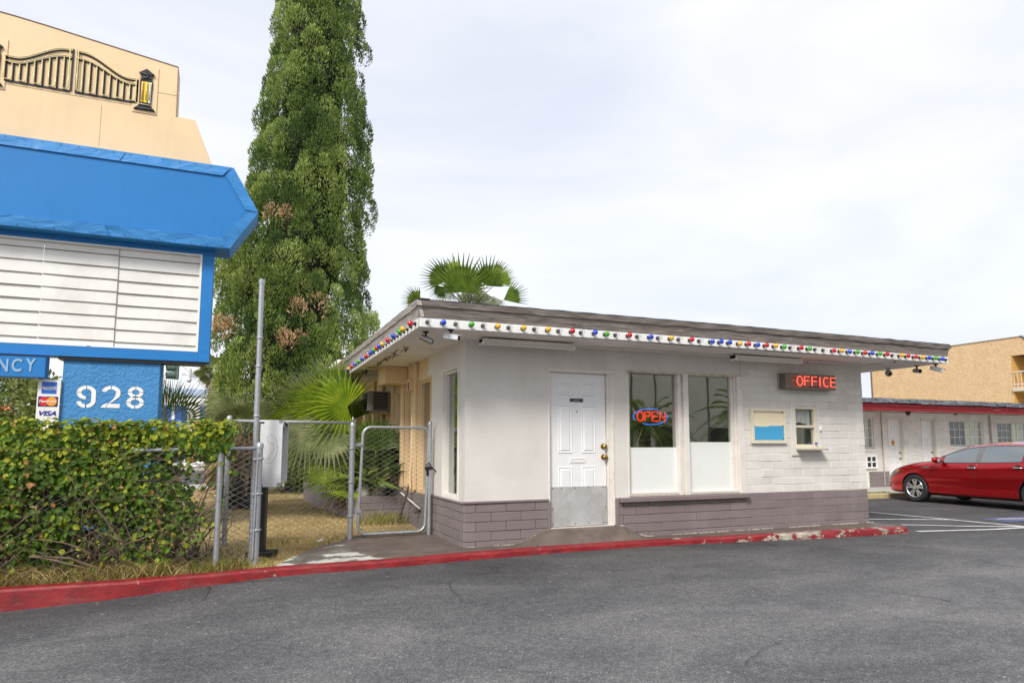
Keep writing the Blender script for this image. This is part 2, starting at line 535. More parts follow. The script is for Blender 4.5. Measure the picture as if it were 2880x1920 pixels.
lot.v = [(x, y, lot_z(x, y)) for y in ys for x in xs]
nx = len(xs)
lot.f = [(j*nx+i, j*nx+i+1, (j+1)*nx+i+1, (j+1)*nx+i) for j in range(len(ys)-1) for i in range(nx-1)
         if not (xs[i] < 9.2 and ys[j] > 7.3)]
lot.mi = [0]*len(lot.f)
tag(lot.build('parking_lot', M_ASPH, fix=False, smooth=True), 'worn grey asphalt parking lot across the foreground', 'parking lot', kind='structure')

def kerb_run(name, fy, x0, x1, n, top, mat_, label, wob=.004, width=.15, depth=.3):
    b = MB()
    rows = []
    for i in range(n+1):
        x = x0 + (x1-x0)*i/n
        y = fy(x)
        j1, j2 = wob*noise.noise(Vector((x*6, 1, 0))), wob*1.5*noise.noise(Vector((x*9, 5, 0)))
        ch = .018 + .012*abs(noise.noise(Vector((x*4, 9, 0))))
        rows.append([(x, y-.03, top-depth), (x, y+j1, top-ch), (x, y+ch*.8+j1, top+j2*.6), (x, y+width, top+j2*.4), (x, y+width+.01, top-depth)])
    for i in range(n):
        for j in range(4):
            b.add([rows[i][j], rows[i+1][j], rows[i+1][j+1], rows[i][j+1]], [(0,1,2,3)])
    b.add(rows[0], [(0,1,2,3,4)])
    b.add(rows[-1], [(0,1,2,3,4)])
    return tag(b.build(name, mat_, smooth=True, angle=50), label, 'kerb', kind='structure')
kerb_run('kerb', kerb_y, -9, 9.48, 260, .203, M_KERB, 'low red painted kerb with chipped paint along the office front')

# brown walkway in front of the office with the raised apron at the door
def apron(x, y):
    hx = min(ss(3.22, 3.80, x), ss(5.22, 4.78, x))
    return .168*hx*ss(kerb_y(x)+.13, 7.80, y)
wk = MB()
wx0 = [.42 + .1*i for i in range(92)]
for i in range(len(wx0)-1):
    for j in range(18):
        q = []
        for (a, b_) in ((i, j), (i+1, j), (i+1, j+1), (i, j+1)):
            x = wx0[a]
            y0 = kerb_y(x) + .145
            if x < 1.36: y1 = lerp_list([(.42, 7.48), (.62, 7.95), (.87, 8.45), (1.1, 8.8), (1.36, 9.02)], x)
            elif x < 2.64: y1 = 9.45
            else: y1 = 8.0
            y = y0 + (y1-y0)*b_/18
            q.append((x, y, .2 + apron(x, y) + .003*noise.noise(Vector((x*3, y*3, 2)))))
        wk.add(q, [(0,1,2,3)])
wk.box(9.3, 7.28, -.05, 9.62, 8.6, .196)
tag(wk.build('walkway', M_WALK, smooth=True, fix=False), 'brown painted concrete walkway peeling beside the office wall', 'walkway', kind='structure')

# yard soil behind the kerb
yd = MB()
yx = [-12 + .3*i for i in range(50)]
yy = [7.2 + .3*i for i in range(48)]
yd.v = [(x, max(y, kerb_y(x)+.14), .185 + .02*noise.noise(Vector((x*.8, y*.8, 4))) + .035*ss(8.4, 9.2, y)*ss(.4, -.4, x)*0) for y in yy for x in yx]
yd.f = [(j*50+i, j*50+i+1, (j+1)*50+i+1, (j+1)*50+i) for j in range(47) for i in range(49)]
yd.mi = [0]*len(yd.f)
tag(yd.build('yard', M_SOIL, fix=False, smooth=True), 'dry straw coloured yard behind the chain link fence', 'yard', kind='structure')
side = MB()
side.box(-60, 21.3, -.05, 2.4, 24.2, .16)
tag(side.build('pavement', M_CONC, bevel=.02), 'pale concrete pavement beyond the dry yard', 'pavement', kind='structure')
st = MB()
st.quad((-80, 24.4, .04), (60, 24.4, .04), (60, 40, .04), (-80, 40, .04))
tag(st.build('street', M_ASPH, fix=False), 'grey street running behind the yard', 'street', kind='structure')

# painted stall lines on the lot
M_LINE = mat('worn_white_line_paint', (.62, .61, .58), .7, .15, 6, .3, 90, dirt=(.13, .13, .13), dirtamt=.9, dscale=7)
M_BLUEP = mat('blue_bay_paint', (.08, .10, .21), .7, .2, 6, .3, 90, dirt=(.10, .10, .11), dirtamt=.98, dscale=2.5)
def ground_strip(a, b, wd, m_, up=.005, n=14):
    a, b = Vector((a[0], a[1], 0)), Vector((b[0], b[1], 0))
    d = (b-a).normalized()
    s_ = Vector((-d.y, d.x, 0))*wd/2
    q = MB()
    for i in range(n):
        p0, p1 = a.lerp(b, i/n), a.lerp(b, (i+1)/n)
        c = [p0-s_, p1-s_, p1+s_, p0+s_]
        q.quad(*[(p.x, p.y, lot_z(p.x, p.y)+up) for p in c])
    return q.build('painted_line', m_, fix=False)
for i, (a, b, lb) in enumerate([
    ((12.2, 10.05), (12.52, 6.6), 'white stall line nearest the red car, crossing the hatch'),
    ((10.9, 9.05), (12.27, 8.42), 'upper slanted hatch line right of the office corner'),
    ((10.6, 8.12), (12.42, 7.26), 'lower slanted hatch line right of the office corner'),
    ((9.8, 7.24), (12.36, 7.14), 'broad white line starting beside the end of the red kerb')
    ]):
    tag(ground_strip(a, b, .10, M_LINE, .005 + .004*(i % 2)), lb, 'painted line', kind='structure')
bp = MB()
for i in range(8):
    for j in range(6):
        f = lambda u, v: (12.95+1.5*u, 7.75+.55*v)
        q = []
        for (a, b) in ((i, j), (i+1, j), (i+1, j+1), (i, j+1)):
            x, y = f(a/8, b/6)
            q.append((x, y, lot_z(x, y)+.006))
        bp.quad(*q)
tag(bp.build('painted_bay', M_BLUEP, fix=False), 'faded blue accessible bay patch on the asphalt', 'bay marking', kind='structure')
tag(ground_strip((13.2, 8.15), (14.4, 7.75), .09, M_LINE, .011), 'short white stroke inside the faded blue bay', 'painted line', kind='structure')

# ------------------------------------------------------------------ office building
WY, WXL, WXR = 7.833, 2.605, 9.505          # front wall plane, left and right corners
def S(x, z, Y): return x*Y/WY, EYE + (z-EYE)*Y/WY
office = thing('motel_office', 'low cream and mauve motel office with flat overhanging roof', 'building', (6.0, 9.5, .2))
def holed(b, axis, p0, p1, u0, u1, z0, z1, holes, m=0):
    us = sorted({u0, u1, *[h[0] for h in holes], *[h[1] for h in holes]})
    zs = sorted({z0, z1, *[h[2] for h in holes], *[h[3] for h in holes]})
    us = [u for u in us if u0 <= u <= u1]; zs = [z for z in zs if z0 <= z <= z1]
    for a, c in zip(us, us[1:]):
        for d, e in zip(zs, zs[1:]):
            if any(h[0]-1e-6 <= a and c <= h[1]+1e-6 and h[2]-1e-6 <= d and e <= h[3]+1e-6 for h in holes): continue
            if axis == 'y': b.box(a, p0, d, c, p1, e, m)
            else: b.box(p0, a, d, p1, c, e, m)
front_holes = [(3.77, 4.70, .3, 2.43), (4.985, 6.93, .735, 2.47), (8.0, 8.46, 1.405, 2.05)]
b = MB()
holed(b, 'y', WY, WY+.16, WXL, 6.995, .73, 2.765, front_holes)
holed(b, 'y', WY+.005, WY+.16, 6.995, WXR-.006, .73, 2.765, front_holes)
holed(b, 'y', WY+.005, WY+.16, 6.995, WXR-.006, .05, .73, front_holes, 1)
holed(b, 'y', WY+.004, WY+.16, WXL, 6.995, .05, .73, front_holes, 1)
front_wall = b.build('facade_wall', [M_WHITE, M_MAUVE], office)
left_holes = [(8.13, 8.80, .78, 2.44), (9.42, 10.14, .75, 2.44), (10.55, 11.02, .75, 2.42), (11.35, 11.80, .75, 2.40), (13.0, 13.6, .9, 2.35), (14.0, 14.9, .9, 2.35), (15.3, 16.2, .9, 2.35)]
b = MB()
holed(b, 'x', WXL, WXL+.15, WY+.16, 9.62, .73, 2.765, left_holes)
holed(b, 'x', WXL+.004, WXL+.15, WY+.16, 9.62, .05, .73, left_holes, 1)
side_wall = b.build('side_wall', [M_WHITE, M_MAUVE], office)
b = MB()
holed(b, 'x', WXL+.004, WXL+.15, 9.62, 19.0, .73, 2.765, left_holes)
holed(b, 'x', WXL+.008, WXL+.15, 9.62, 19.0, .05, .73, left_holes)
tan_wall = b.build('tan_side_wall', M_TAN, office)
MB().box(WXR-.16, WY+.16, .05, WXR-.006, 19, 2.765).build('side_wall', M_WHITE, office)
MB().box(WXL+.15, 18.85, .05, WXR-.16, 19.0, 2.765).build('wall', M_TAN, office)
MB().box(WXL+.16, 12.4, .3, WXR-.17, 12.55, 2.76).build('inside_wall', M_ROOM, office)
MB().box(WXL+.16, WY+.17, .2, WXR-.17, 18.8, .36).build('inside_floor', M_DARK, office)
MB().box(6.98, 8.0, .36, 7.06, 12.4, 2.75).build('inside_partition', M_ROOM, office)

_bc = {}
def brick_mesh(L, H, D, m_):
    key = (round(L, 2), round(H, 3), round(D, 3), m_.name)
    if key not in _bc:
        q = MB().box(-L/2, 0, -H/2, L/2, D, H/2)
        _bc[key] = q.mesh('brick', m_, bevel=.0055, seg=1)
    return _bc[key]
def bricks(parent, axis, plane, u0, u1, rows, m_, holes=(), L=.405, D=.05, shift=0, gap=.0045):
    """single blocks in running bond; axis 'y' faces -Y at y=plane, axis 'x' faces -X at x=plane"""
    n = 0
    for k, (z0, z1) in enumerate(rows):
        off = (L/2 if k % 2 else 0) + shift
        us = [u0] + [u0 + off + L*i for i in range(-1, int((u1-u0)/L)+2) if u0 + .06 < u0 + off + L*i < u1 - .06] + [u1]
        for a, c in zip(us, us[1:]):
            segs = [(a, c)]
            zm = (z0+z1)/2
            for h in holes:
                if h[2] < zm < h[3]:
                    ns = []
                    for (p, q) in segs:
                        if q <= h[0] or p >= h[1]: ns.append((p, q)); continue
                        if p < h[0]: ns.append((p, h[0]))
                        if q > h[1]: ns.append((h[1], q))
                    segs = ns
            for (p, q) in segs:
                if q - p < .03: continue
                o = link(brick_mesh(q-p-gap, z1-z0-gap, D, m_), 'brick', parent)
                j = .0035*rnd.uniform(-1, 1)
                um = (p+q)/2
                if axis == 'y':
                    o.location = (um, plane+j, zm)
                    o.rotation_euler = (R(rnd.uniform(-.8, .8)), R(rnd.uniform(-.3, .3)), R(rnd.uniform(-.5, .5)))
                else:
                    o.location = (plane+j, um, zm)
                    o.rotation_euler = (R(rnd.uniform(-.4, .4)), 0, R(-90 + rnd.uniform(-.3, .3)))
                n += 1
    return n
CH = .1165
rows_low = [(.729-CH*(i+1), .729-CH*i) for i in range(5)][::-1]
rows_up = [(.729+CH*i, min(.729+CH*(i+1), 2.762)) for i in range(18)]
NB = 0
NB += bricks(front_wall, 'y', WY, 7.0, WXR, rows_low, M_MAUVE, shift=.12)
NB += bricks(front_wall, 'y', WY, 7.0, WXR, rows_up, M_WHITE, [(7.96, 8.47, 1.36, 2.07)], shift=.32)
NB += bricks(front_wall, 'y', WY-.016, 4.79, 6.995, rows_low[:-1] + [(.612, .672)], M_MAUVE, shift=.08)
NB += bricks(front_wall, 'y', WY-.016, WXL-.016, 3.74, rows_low[:-1] + [(.612, .722)], M_MAUVE, shift=.16)
NB += bricks(side_wall, 'x', WXL-.016, WY-.012, 9.62, rows_low[:-1] + [(.612, .715)], M_MAUVE, shift=.11)
# grey caps over the brick skirts, door-side returns
box('skirt_cap', (WXL-.03, WY-.032, .722, 3.745, WY+.02, .752), M_MAUVE, front_wall, .006)
box('skirt_cap', (WXL-.03, WY+.022, .715, WXL+.02, 9.62, .742), M_MAUVE, side_wall, .006)
box('skirt_return', (3.735, WY-.03, .2, 3.768, WY+.06, .72), M_MAUVE, front_wall, .006)
box('skirt_return', (4.742, WY-.03, .2, 4.80, WY+.06, .725), M_MAUVE, front_wall, .006)
box('window_ledge', (4.80, WY-.085, .672, 7.02, WY+.03, .735), M_MAUVE, front_wall, .008)
box('skirt', (WXL-.02, 9.63, .1, WXL+.006, 19.0, .70), M_MAUVE, tan_wall, .006)
# old caulk line where the wall meets the walk
ck = MB()
for i in range(150):
    x = WXL + (WXR-WXL)*i/149
    if 3.75 < x < 4.78: continue
    z = .2 + apron(x, 7.8)
    l_ = rnd.uniform(.02, .06); u_ = rnd.uniform(0, .03)
    if noise.noise(Vector((x*2.3, 3, 1))) > -.15: ck.box(x+u_, WY-.018-.012*rnd.random(), z-.01, x+u_+l_, WY+.0, z+.002+.008*rnd.random())
tag(ck.build('base_caulk', M_CAULK, front_wall), kind='stuff')

# --- roof: soffit, deck, boards at the edge
RY, RXL, RXR = 7.112, 1.828, 10.58
b = MB()
def soffit_fn(u, v):
    x, y = RXL+.02 + (RXR-RXL-.04)*u, RY+.02 + (19.6-RY)*v
    return (x, y, 2.762 + .004*noise.noise(Vector((x, y, 0))))
b.grid(soffit_fn, 60, 60)
b.box(RXL+.04, RY+.04, 2.79, RXR-.04, 19.6, 2.97)
roof = b.build('roof', M_SOFFIT, office, fix=False)
b = MB()
def deck_fn(u, v):
    x, y = RXL-.03 + (RXR-RXL+.06)*u, RY-.03 + (19.6-RY)*v
    return (x, y, 3.035 + .035*math.sin(u*3.1) + .008*noise.noise(Vector((x*2, y*2, 0))))
b.grid(deck_fn, 80, 30)
b.build('roof_deck', M_ROOFTOP, roof, fix=False, smooth=True)
def plank(name, a, b_, z0, z1, out0, out1, thick, nrm, m_, parent, n=90, wob=.006, seed=0, arch=0):
    """weathered board from a to b (x, y); nrm points outward; out0/out1 are the offsets of its lower and upper edge"""
    a, b_ = Vector((a[0], a[1], 0)), Vector((b_[0], b_[1], 0))
    q = MB(); rows = []
    for i in range(n+1):
        t = i/n
        p = a.lerp(b_, t)
        s1 = p.x*3 + p.y*3
        d0 = wob*noise.noise(Vector((s1, seed, 0))); d1 = wob*noise.noise(Vector((s1*1.7, seed+7, 0)))
        up = arch*math.sin(math.pi*t)
        lo = p + nrm*(out0) + Vector((0, 0, z0+d0+up)); hi = p + nrm*out1 + Vector((0, 0, z1+d1+up))
        rows.append([lo, hi, hi - nrm*thick, lo - nrm*thick])
    for i in range(n):
        for j in range(4):
            q.quad(rows[i][j], rows[i+1][j], rows[i+1][(j+1) % 4], rows[i][(j+1) % 4])
    q.add(rows[0], [(0,1,2,3)]); q.add(rows[-1], [(3,2,1,0)])
    return q.build(name, m_, parent)
NF, NL, NR = Vector((0, -1, 0)), Vector((-1, 0, 0)), Vector((1, 0, 0))
plank('fascia_board', (RXL-.02, RY), (RXR+.02, RY), 2.872, 2.985, .0, .03, .04, NF, M_FASCIA, roof, wob=.004, seed=1, arch=.012)
plank('fascia_board', (RXL-.05, RY), (RXR+.05, RY), 2.990, 3.052, .045, .062, .05, NF, M_FASCIA, roof, wob=.010, seed=3, arch=.010)
plank('fascia_board', (RXL, RY-.03), (RXL, 15.5), 2.872, 2.985, .0, .03, .04, NL, M_FASCIA2, roof, wob=.006, seed=5)
plank('fascia_board', (RXL, RY-.06), (RXL, 15.5), 2.990, 3.056, .045, .062, .05, NL, M_FASCIA2, roof, wob=.010, seed=6)
plank('fascia_board', (RXR, RY), (RXR, 15.5), 2.80, 2.985, .0, .03, .04, NR, M_FASCIA, roof, wob=.006, seed=8)
plank('fascia_board', (RXR, RY-.05), (RXR, 15.5), 2.990, 3.052, .045, .062, .05, NR, M_FASCIA, roof, wob=.010, seed=9)
plank('roofing_edge', (RXL-.06, RY), (RXR+.06, RY), 3.058, 3.074, .03, .02, .12, NF, M_BLACK, roof, wob=.007, seed=11, arch=.010, n=140)
plank('roofing_edge', (RXL, RY-.05), (RXL, 15.5), 3.062, 3.078, .03, .02, .12, NL, M_BLACK, roof, wob=.007, seed=12, n=140)
# torn wood below the left eave
tw = MB()
for i in range(55):
    y = 8.6 + 3.6*rnd.random()**.8
    l = .05 + .16*rnd.random()
    x = RXL + .16 + .12*rnd.random()
    tw.tube([(x, y, 2.755), (x+.05*rnd.uniform(-1, 1), y+l, 2.745-.03*rnd.random())], [.008, .003], 4)
tag(tw.build('splintered_wood', mat('rotten_wood', (.07, .045, .025), .9, .4, 12, .5, 60), roof), 'dark splintered strip of rotten eave wood', kind='stuff')
# pale box of the rear roof showing past the left eave
box('roof_box', (2.05, 15.6, 3.02, 4.5, 19.4, 3.42), M_SOFFIT, roof, .01)
# battens and conduit on the soffit
cd = MB()
cd.tube([(2.75, 7.66, 2.742), (9.3, 7.66, 2.742)], .012, 6)
cd.build('soffit_conduit', M_TRIM, roof)
cd = MB()
cd.box(9.55, 7.25, 2.745, 9.58, 12, 2.76); cd.box(9.55, 7.25, 2.745, 10.3, 7.28, 2.76)
cd.build('soffit_batten', M_SOFFIT, roof)
cd = MB()
cd.tube([(1.95, 11.2, 2.74), (2.5, 11.2, 2.74), (2.58, 11.1, 2.74)], .015, 6)
cd.tube([(1.95, 10.9, 2.74), (2.5, 10.9, 2.74)], .012, 6)
cd.build('eave_conduit', M_TAN, roof)
# ------------------------------------------------------------------ office door
DY = WY + .055                                # door face
def dS(x, z): return S(x, z, DY)
door = MB()
x0, z0 = dS(3.77, .385); x1, z1 = dS(4.615, 2.407)
door.box(x0, DY, z0, x1, DY+.045, z1)
door = door.build('office_door', M_DOOR, office, bevel=.003)
tag(door, 'white six panel door with a steel kick plate')
def door_panel(a, zt, c, zb):
    xa, zt = dS(a, zt); xb, zb = dS(c, zb)
    q = MB()
    # sunken moulding ring and raised field
    for (i0, i1, y0, y1) in ((0, .012, DY-.0005, DY-.010), (.012, .026, DY-.010, DY-.0008), (.026, .048, DY-.0008, DY-.011)):
        o = [(xa+i0, zb+i0), (xb-i0, zb+i0), (xb-i0, zt-i0), (xa+i0, zt-i0)]
        n = [(xa+i1, zb+i1), (xb-i1, zb+i1), (xb-i1, zt-i1), (xa+i1, zt-i1)]
        for k in range(4):
            l = (k+1) % 4
            q.quad((o[k][0], y0, o[k][1]), (o[l][0], y0, o[l][1]), (n[l][0], y1, n[l][1]), (n[k][0], y1, n[k][1]))
    i = .048
    q.quad((xa+i, DY-.011, zb+i), (xb-i, DY-.011, zb+i), (xb-i, DY-.011, zt-i), (xa+i, DY-.011, zt-i))
    q.build('panel', M_DOOR, door)
for p in [(3.885, 2.275, 4.105, 2.10), (4.24, 2.275, 4.455, 2.10), (3.888, 1.975, 4.103, 1.335), (4.24, 1.975, 4.455, 1.335), (3.888, 1.165, 4.10, .62), (4.24, 1.165, 4.455, .62)]:
    door_panel(*p)
xa, za = dS(3.773, .395); xb, zb = dS(4.608, .903)
kp = box('kick_plate', (xa, DY-.016, za, xb, DY-.012, zb), M_STEEL, door, .001)
sc_ = MB()
for x in (3.80, 3.93, 4.13, 4.33, 4.55, 4.59):
    for z in ((.42, .885) if x not in (3.80, 4.59) else (.42, .62, .885)):
        a, c = dS(x, z)
        sc_.lathe([(.007, -.003), (.007, .001)], (a, DY-.017, c), 'y', 8)
sc_.build('screws', M_BLACK, kp)
for x, z, r in ((4.573, 1.426, .030), (4.575, 1.285, .034)):
    a, c = dS(x, z)
    q = MB()
    q.lathe([(.040, 0), (.038, -.006), (.018, -.010), (.016, -.04), (r, -.052), (r, -.066), (r*.55, -.078), (0, -.080)], (a, DY, c), 'y', 18)
    q.build('door_knob' if z < 1.3 else 'deadbolt', M_BRASS, door, smooth=True, angle=40)
xa, za = dS(4.055, 1.204); xb, zb = dS(4.305, 1.277)
q = MB()
q.box(xa, DY-.006, za, xb, DY-.001, zb)
q.build('mail_slot', M_DOOR, door, bevel=.002)
q = MB()
k = 14
pts = []
for i in range(k):
    a = 2*math.pi*i/k
    pts.append(((xa+xb)/2 + (.085 if math.cos(a) > 0 else -.085) + .022*math.cos(a), DY-.008, (za+zb)/2 + .022*math.sin(a)))
q.tube(pts, .004, 6, closed=True)
q.build('slot_rim', M_TRIM, door)
xa, za = dS(4.07, 2.019); xb, zb = dS(4.271, 2.066)
pl = box('name_plate', (xa, DY-.006, za, xb, DY-.001, zb), mat('dark_name_plate', (.06, .06, .06), .4, .1, 9, 0), door, .001)
lettering('plate_lettering', 'OFFICE', xa+.06, DY-.0085, za+.014, .08, .018, mat('plate_white', (.5, .5, .48), .5, 0, 5, 0), pl, depth=.002)
a, c = dS(4.175, 1.888)
MB().lathe([(.009, 0), (.009, -.004), (0, -.005)], (a, DY, c), 'y', 10).build('peephole', M_BLACK, door)
# door frame: head, jambs, threshold
fr = MB()
fr.box(3.735, WY-.012, 2.415, 4.765, WY+.10, 2.462)
fr.build('door_head', M_TRIM, office, bevel=.004)
fr = MB()
for (a, c, d) in ((4.655, 4.685, WY+.012), (4.685, 4.712, WY+.002), (4.712, 4.742, WY-.014)):
    fr.box(a, d, .375, c, WY+.11, 2.414)
fr.build('door_jamb', M_TRIM, office, bevel=.004)
box('door_jamb', (3.752, WY-.004, .375, 3.778, WY+.11, 2.414), M_WHITE, office, .004)
box('door_threshold', (3.76, WY-.02, .345, 4.72, WY+.11, .378), M_CAULK, office, .004)

# ------------------------------------------------------------------ front windows
GY = WY + .07
def gS(x, z): return S(x, z, GY)
def window(name, parent, x0, x1, z0, z1, zf, label):
    wdw = MB()
    a0, c0 = gS(x0, z0); a1, c1 = gS(x1, z1)
    t = .016
    wdw.box(a0-.02, GY-.02, c0-.02, a1+.02, GY+.03, c0)
    wdw.box(a0-.02, GY-.02, c1, a1+.02, GY+.03, c1+.03)
    wdw.box(a0-.02, GY-.018, c0, a0, GY+.03, c1)
    wdw.box(a1, GY-.018, c0, a1+.02, GY+.03, c1)
    fo = wdw.build(name, M_TRIM, parent, bevel=.003)
    tag(fo, label)
    MB().box(a0-.005, GY, c0-.005, a1+.005, GY+.005, c1+.005).build('pane', M_GLASS, fo)
    _, cf = gS(x0, zf)
    MB().box(a0, GY-.004, c0, a1, GY-.001, cf).build('frosted_film', M_FROST, fo)
    return fo
window('front_window', office, 4.993, 5.797, .80, 2.448, 1.412, 'left shop window with frosted lower part')
window('front_window', office, 5.992, 6.785, .79, 2.440, 1.487, 'right shop window with frosted lower part')
fr = MB()
for (a, c, d) in ((5.815, 5.87, WY-.004), (5.87, 5.90, WY+.018), (5.90, 5.985, WY-.028)):
    fr.box(a, d, .737, c, WY+.12, 2.468)
fr.build('mullion', M_TRIM, office, bevel=.005)
fr = MB()
for (a, c, d) in ((6.80, 6.84, WY+.03), (6.84, 6.875, WY+.008), (6.875, 6.965, WY-.03)):
    fr.box(a, d, .737, c, WY+.12, 2.468)
fr.build('window_jamb', M_TRIM, office, bevel=.005)
box('window_jamb', (4.962, WY-.006, .75, 4.99, WY+.12, 2.468), M_WHITE, office, .004)
q = MB()
for i in range(30):
    x = 4.97 + (6.97-4.97)*i/30
    q.box(x, WY-.02-.008*rnd.random(), 2.455, x+(2.0/30), WY+.1, 2.482+.006*rnd.random())
q.build('window_head', mat('split_old_timber', (.60, .54, .44), .7, .25, 12, .6, 50, dirt=(.25, .17, .08), dirtamt=.6, dscale=7), office)
q = MB(); q.box(4.985, WY+.0, .737, 6.94, WY+.13, .772)
q.build('window_sill', M_CAULK, office, bevel=.004)
# corner trim of the block wall
box('corner_strip', (6.972, WY-.022, .735, 7.003, WY+.02, 2.76), M_WHITE, office, .004)

# OPEN sign behind the left pane
osx, osz = PY_(1783.6 - 5, 1165, GY+.09).x, 0
opn = thing('open_sign', 'glowing red and blue neon OPEN sign inside the left window', 'neon sign', (5.42, GY+.12, 1.73))
E_RED = emit('neon_red', (1.0, .02, .012), 2.4)
E_BLUE = emit('neon_blue', (.04, .18, 1.0), 2.2)
oc = PY_(1831, 1171, GY+.10)
w2 = (PY_(1880, 1177, GY+.10).x - PY_(1784, 1165, GY+.10).x)/2
h2 = .112
for a0, a1 in ((62, 205), (-118, 30)):
    q = MB()
    q.tube([(oc.x + w2*math.cos(R(a0+(a1-a0)*i/30)), oc.y+.01, oc.z + h2*math.sin(R(a0+(a1-a0)*i/30))) for i in range(31)], .0085, 7)
    q.build('blue_tube', E_BLUE, opn, smooth=True)
def stroke_text(parent, word, x, y, z, wd, ht, r, m_, name, gap=.28, tilt=0):
    """single-stroke tube letters"""
    L = {'O': [[(.5+.5*math.cos(R(90+i*18)), .5+.5*math.sin(R(90+i*18))) for i in range(21)]],
         'P': [[(0, 0), (0, 1), (.55, 1)] + [(.55+.38*math.cos(R(90-i*22.5)), .76+.24*math.sin(R(90-i*22.5))) for i in range(1, 9)] + [(0, .52)]],
         'E': [[(.9, 1), (0, 1), (0, 0), (.9, 0)], [(0, .52), (.8, .52)]],
         'N': [[(0, 0), (0, 1), (.9, 0), (.9, 1)]],
         'F': [[(.9, 1), (0, 1), (0, 0)], [(0, .55), (.75, .55)]],
         'I': [[(.1, 0), (.1, 1)]],
         'C': [[(.5+.5*math.cos(R(50+i*16.25)), .5+.5*math.sin(R(50+i*16.25))) for i in range(17)]]}
    adv = {c: (.42 if c == 'I' else 1.0) for c in L}
    tot = sum(adv[c] for c in word) + gap*(len(word)-1)
    u = wd/tot
    cx = x
    for ch in word:
        q = MB()
        for s_ in L[ch]:
            q.tube([(cx + px*u*(1 if ch != 'I' else 1), y, z + pz*ht) for px, pz in s_], r, 7)
        q.build(name, m_, parent, smooth=True)
        cx += (adv[ch] + gap)*u
stroke_text(opn, 'OPEN', oc.x-w2*.84, oc.y-.02, oc.z-.064, w2*1.66, .130, .0125, E_RED, 'red_letter')
q = MB()
q.box(oc.x-w2*.9, oc.y+.022, oc.z-.01, oc.x+w2*.9, oc.y+.03, oc.z+.01); q.box(oc.x-.01, oc.y+.022, oc.z-.1, oc.x+.01, oc.y+.03, oc.z+.1)
q.build('backing_bar', M_BLACK, opn)
q = MB(); q.tube([(oc.x-.1, oc.y+.03, oc.z+.1), (oc.x-.1, oc.y+.03, 2.46)], .002, 4); q.tube([(oc.x+.1, oc.y+.03, oc.z+.1), (oc.x+.1, oc.y+.03, 2.46)], .002, 4)
q.build('chain', M_BLACK, opn)

# things seen dimly inside the office
it = thing('reception_counter', 'dim wooden reception counter behind the front windows', 'counter', (5.6, 10.2, .36))
box('counter_top', (4.2, 9.9, 1.36, 6.8, 10.5, 1.40), mat('dark_wood', (.10, .055, .03), .45, .3, 6, 0), it)
box('counter_front', (4.3, 10.0, .36, 6.7, 10.06, 1.36), mat('mid_wood', (.16, .10, .06), .5, .3, 6, 0), it)
tvt = thing('monitor', 'dark flat monitor standing on the counter behind the right window', 'monitor', (6.6, 10.2, 1.40))
box('screen', (6.2, 10.05, 1.46, 6.8, 10.09, 1.82), mat('monitor_glass', (.01, .012, .014), .12, .1, 5, 0), tvt, .004)
box('stand', (6.46, 10.04, 1.40, 6.54, 10.14, 1.47), M_BLACK, tvt, .002)
lt = thing('ceiling_light', 'lit tube lamp on the office ceiling seen through the left window', 'ceiling lamp', (5.4, 10.6, 2.6))
box('housing', (4.9, 10.5, 2.62, 6.1, 10.7, 2.68), M_TRIM, lt, .004)
MB().cyl((4.95, 10.6, 2.60), (6.05, 10.6, 2.60), .018, n=8).build('tube', emit('lamp_tube', (1, .96, .85), 4), lt)

# ------------------------------------------------------------------ walk-up window in the block wall
wb = MB()
holed(wb, 'y', WY-.022, WY+.02, 7.912, 8.505, 1.283, 2.110, [(7.985, 8.452, 1.40, 2.05)])
wu = wb.build('walk_up_window', M_WHITE, office, bevel=.003)
tag(wu, 'small walk up sash window with a wooden shelf')
M_CREAM = mat('cream_sash_paint', (.72, .66, .52), .5, .08, 9, .2, 50, dirt=(.4, .3, .18), dirtamt=.4, dscale=9)
sh = MB()
holed(sh, 'y', WY-.012, WY+.05, 7.987, 8.45, 1.402, 2.048, [(8.022, 8.405, 1.455, 1.715), (8.022, 8.405, 1.752, 2.005)])
sh.build('sash_frame', M_CREAM, wu, bevel=.003)
MB().box(8.01, WY+.02, 1.735, 8.42, WY+.026, 2.02).build('pane', M_CLEARG, wu)
MB().box(8.01, WY+.03, 1.44, 8.42, WY+.036, 1.73).build('pane', M_GLASS, wu)
cu = MB()
cu.grid(lambda u, v: (8.02 + .37*u, WY+.08 + .012*math.sin(u*24), 2.0 - (.20 + .09*abs(u-.45))*v), 24, 4)
cu.build('curtain', mat('white_net', (.6, .6, .58), .8, .1, 8, 0), wu, smooth=True, fix=False)
cu = MB()
cu.box(8.23, WY+.10, 1.40, 8.41, WY+.11, 1.72)
cu.build('paper_sheet', mat('white_paper', (.7, .7, .7), .7, .05, 5, 0), wu)
box('shelf', (7.99, WY-.16, 1.365, 8.52, WY-.01, 1.392), mat('raw_shelf_wood', (.45, .40, .33), .7, .25, 8, .5, 40), wu, .003)
q = MB(); q.lathe([(.018, 0), (.02, -.02), (.012, -.035), (0, -.036)], (8.40, WY-.02, 1.475), 'y', 10)
q.build('blue_knob', mat('blue_plastic', (.08, .15, .6), .3, .1, 9, 0), wu, smooth=True)
db = thing('doorbell', 'small white doorbell box beside the walk up window', 'doorbell', (8.53, WY-.01, 1.68))
box('case', (8.495, WY-.035, 1.665, 8.545, WY-.006, 1.75), M_DOOR, db, .008)
MB().lathe([(.009, 0), (.009, -.008), (0, -.009)], (8.52, WY-.034, 1.695), 'y', 10).build('button', M_TRIM, db)

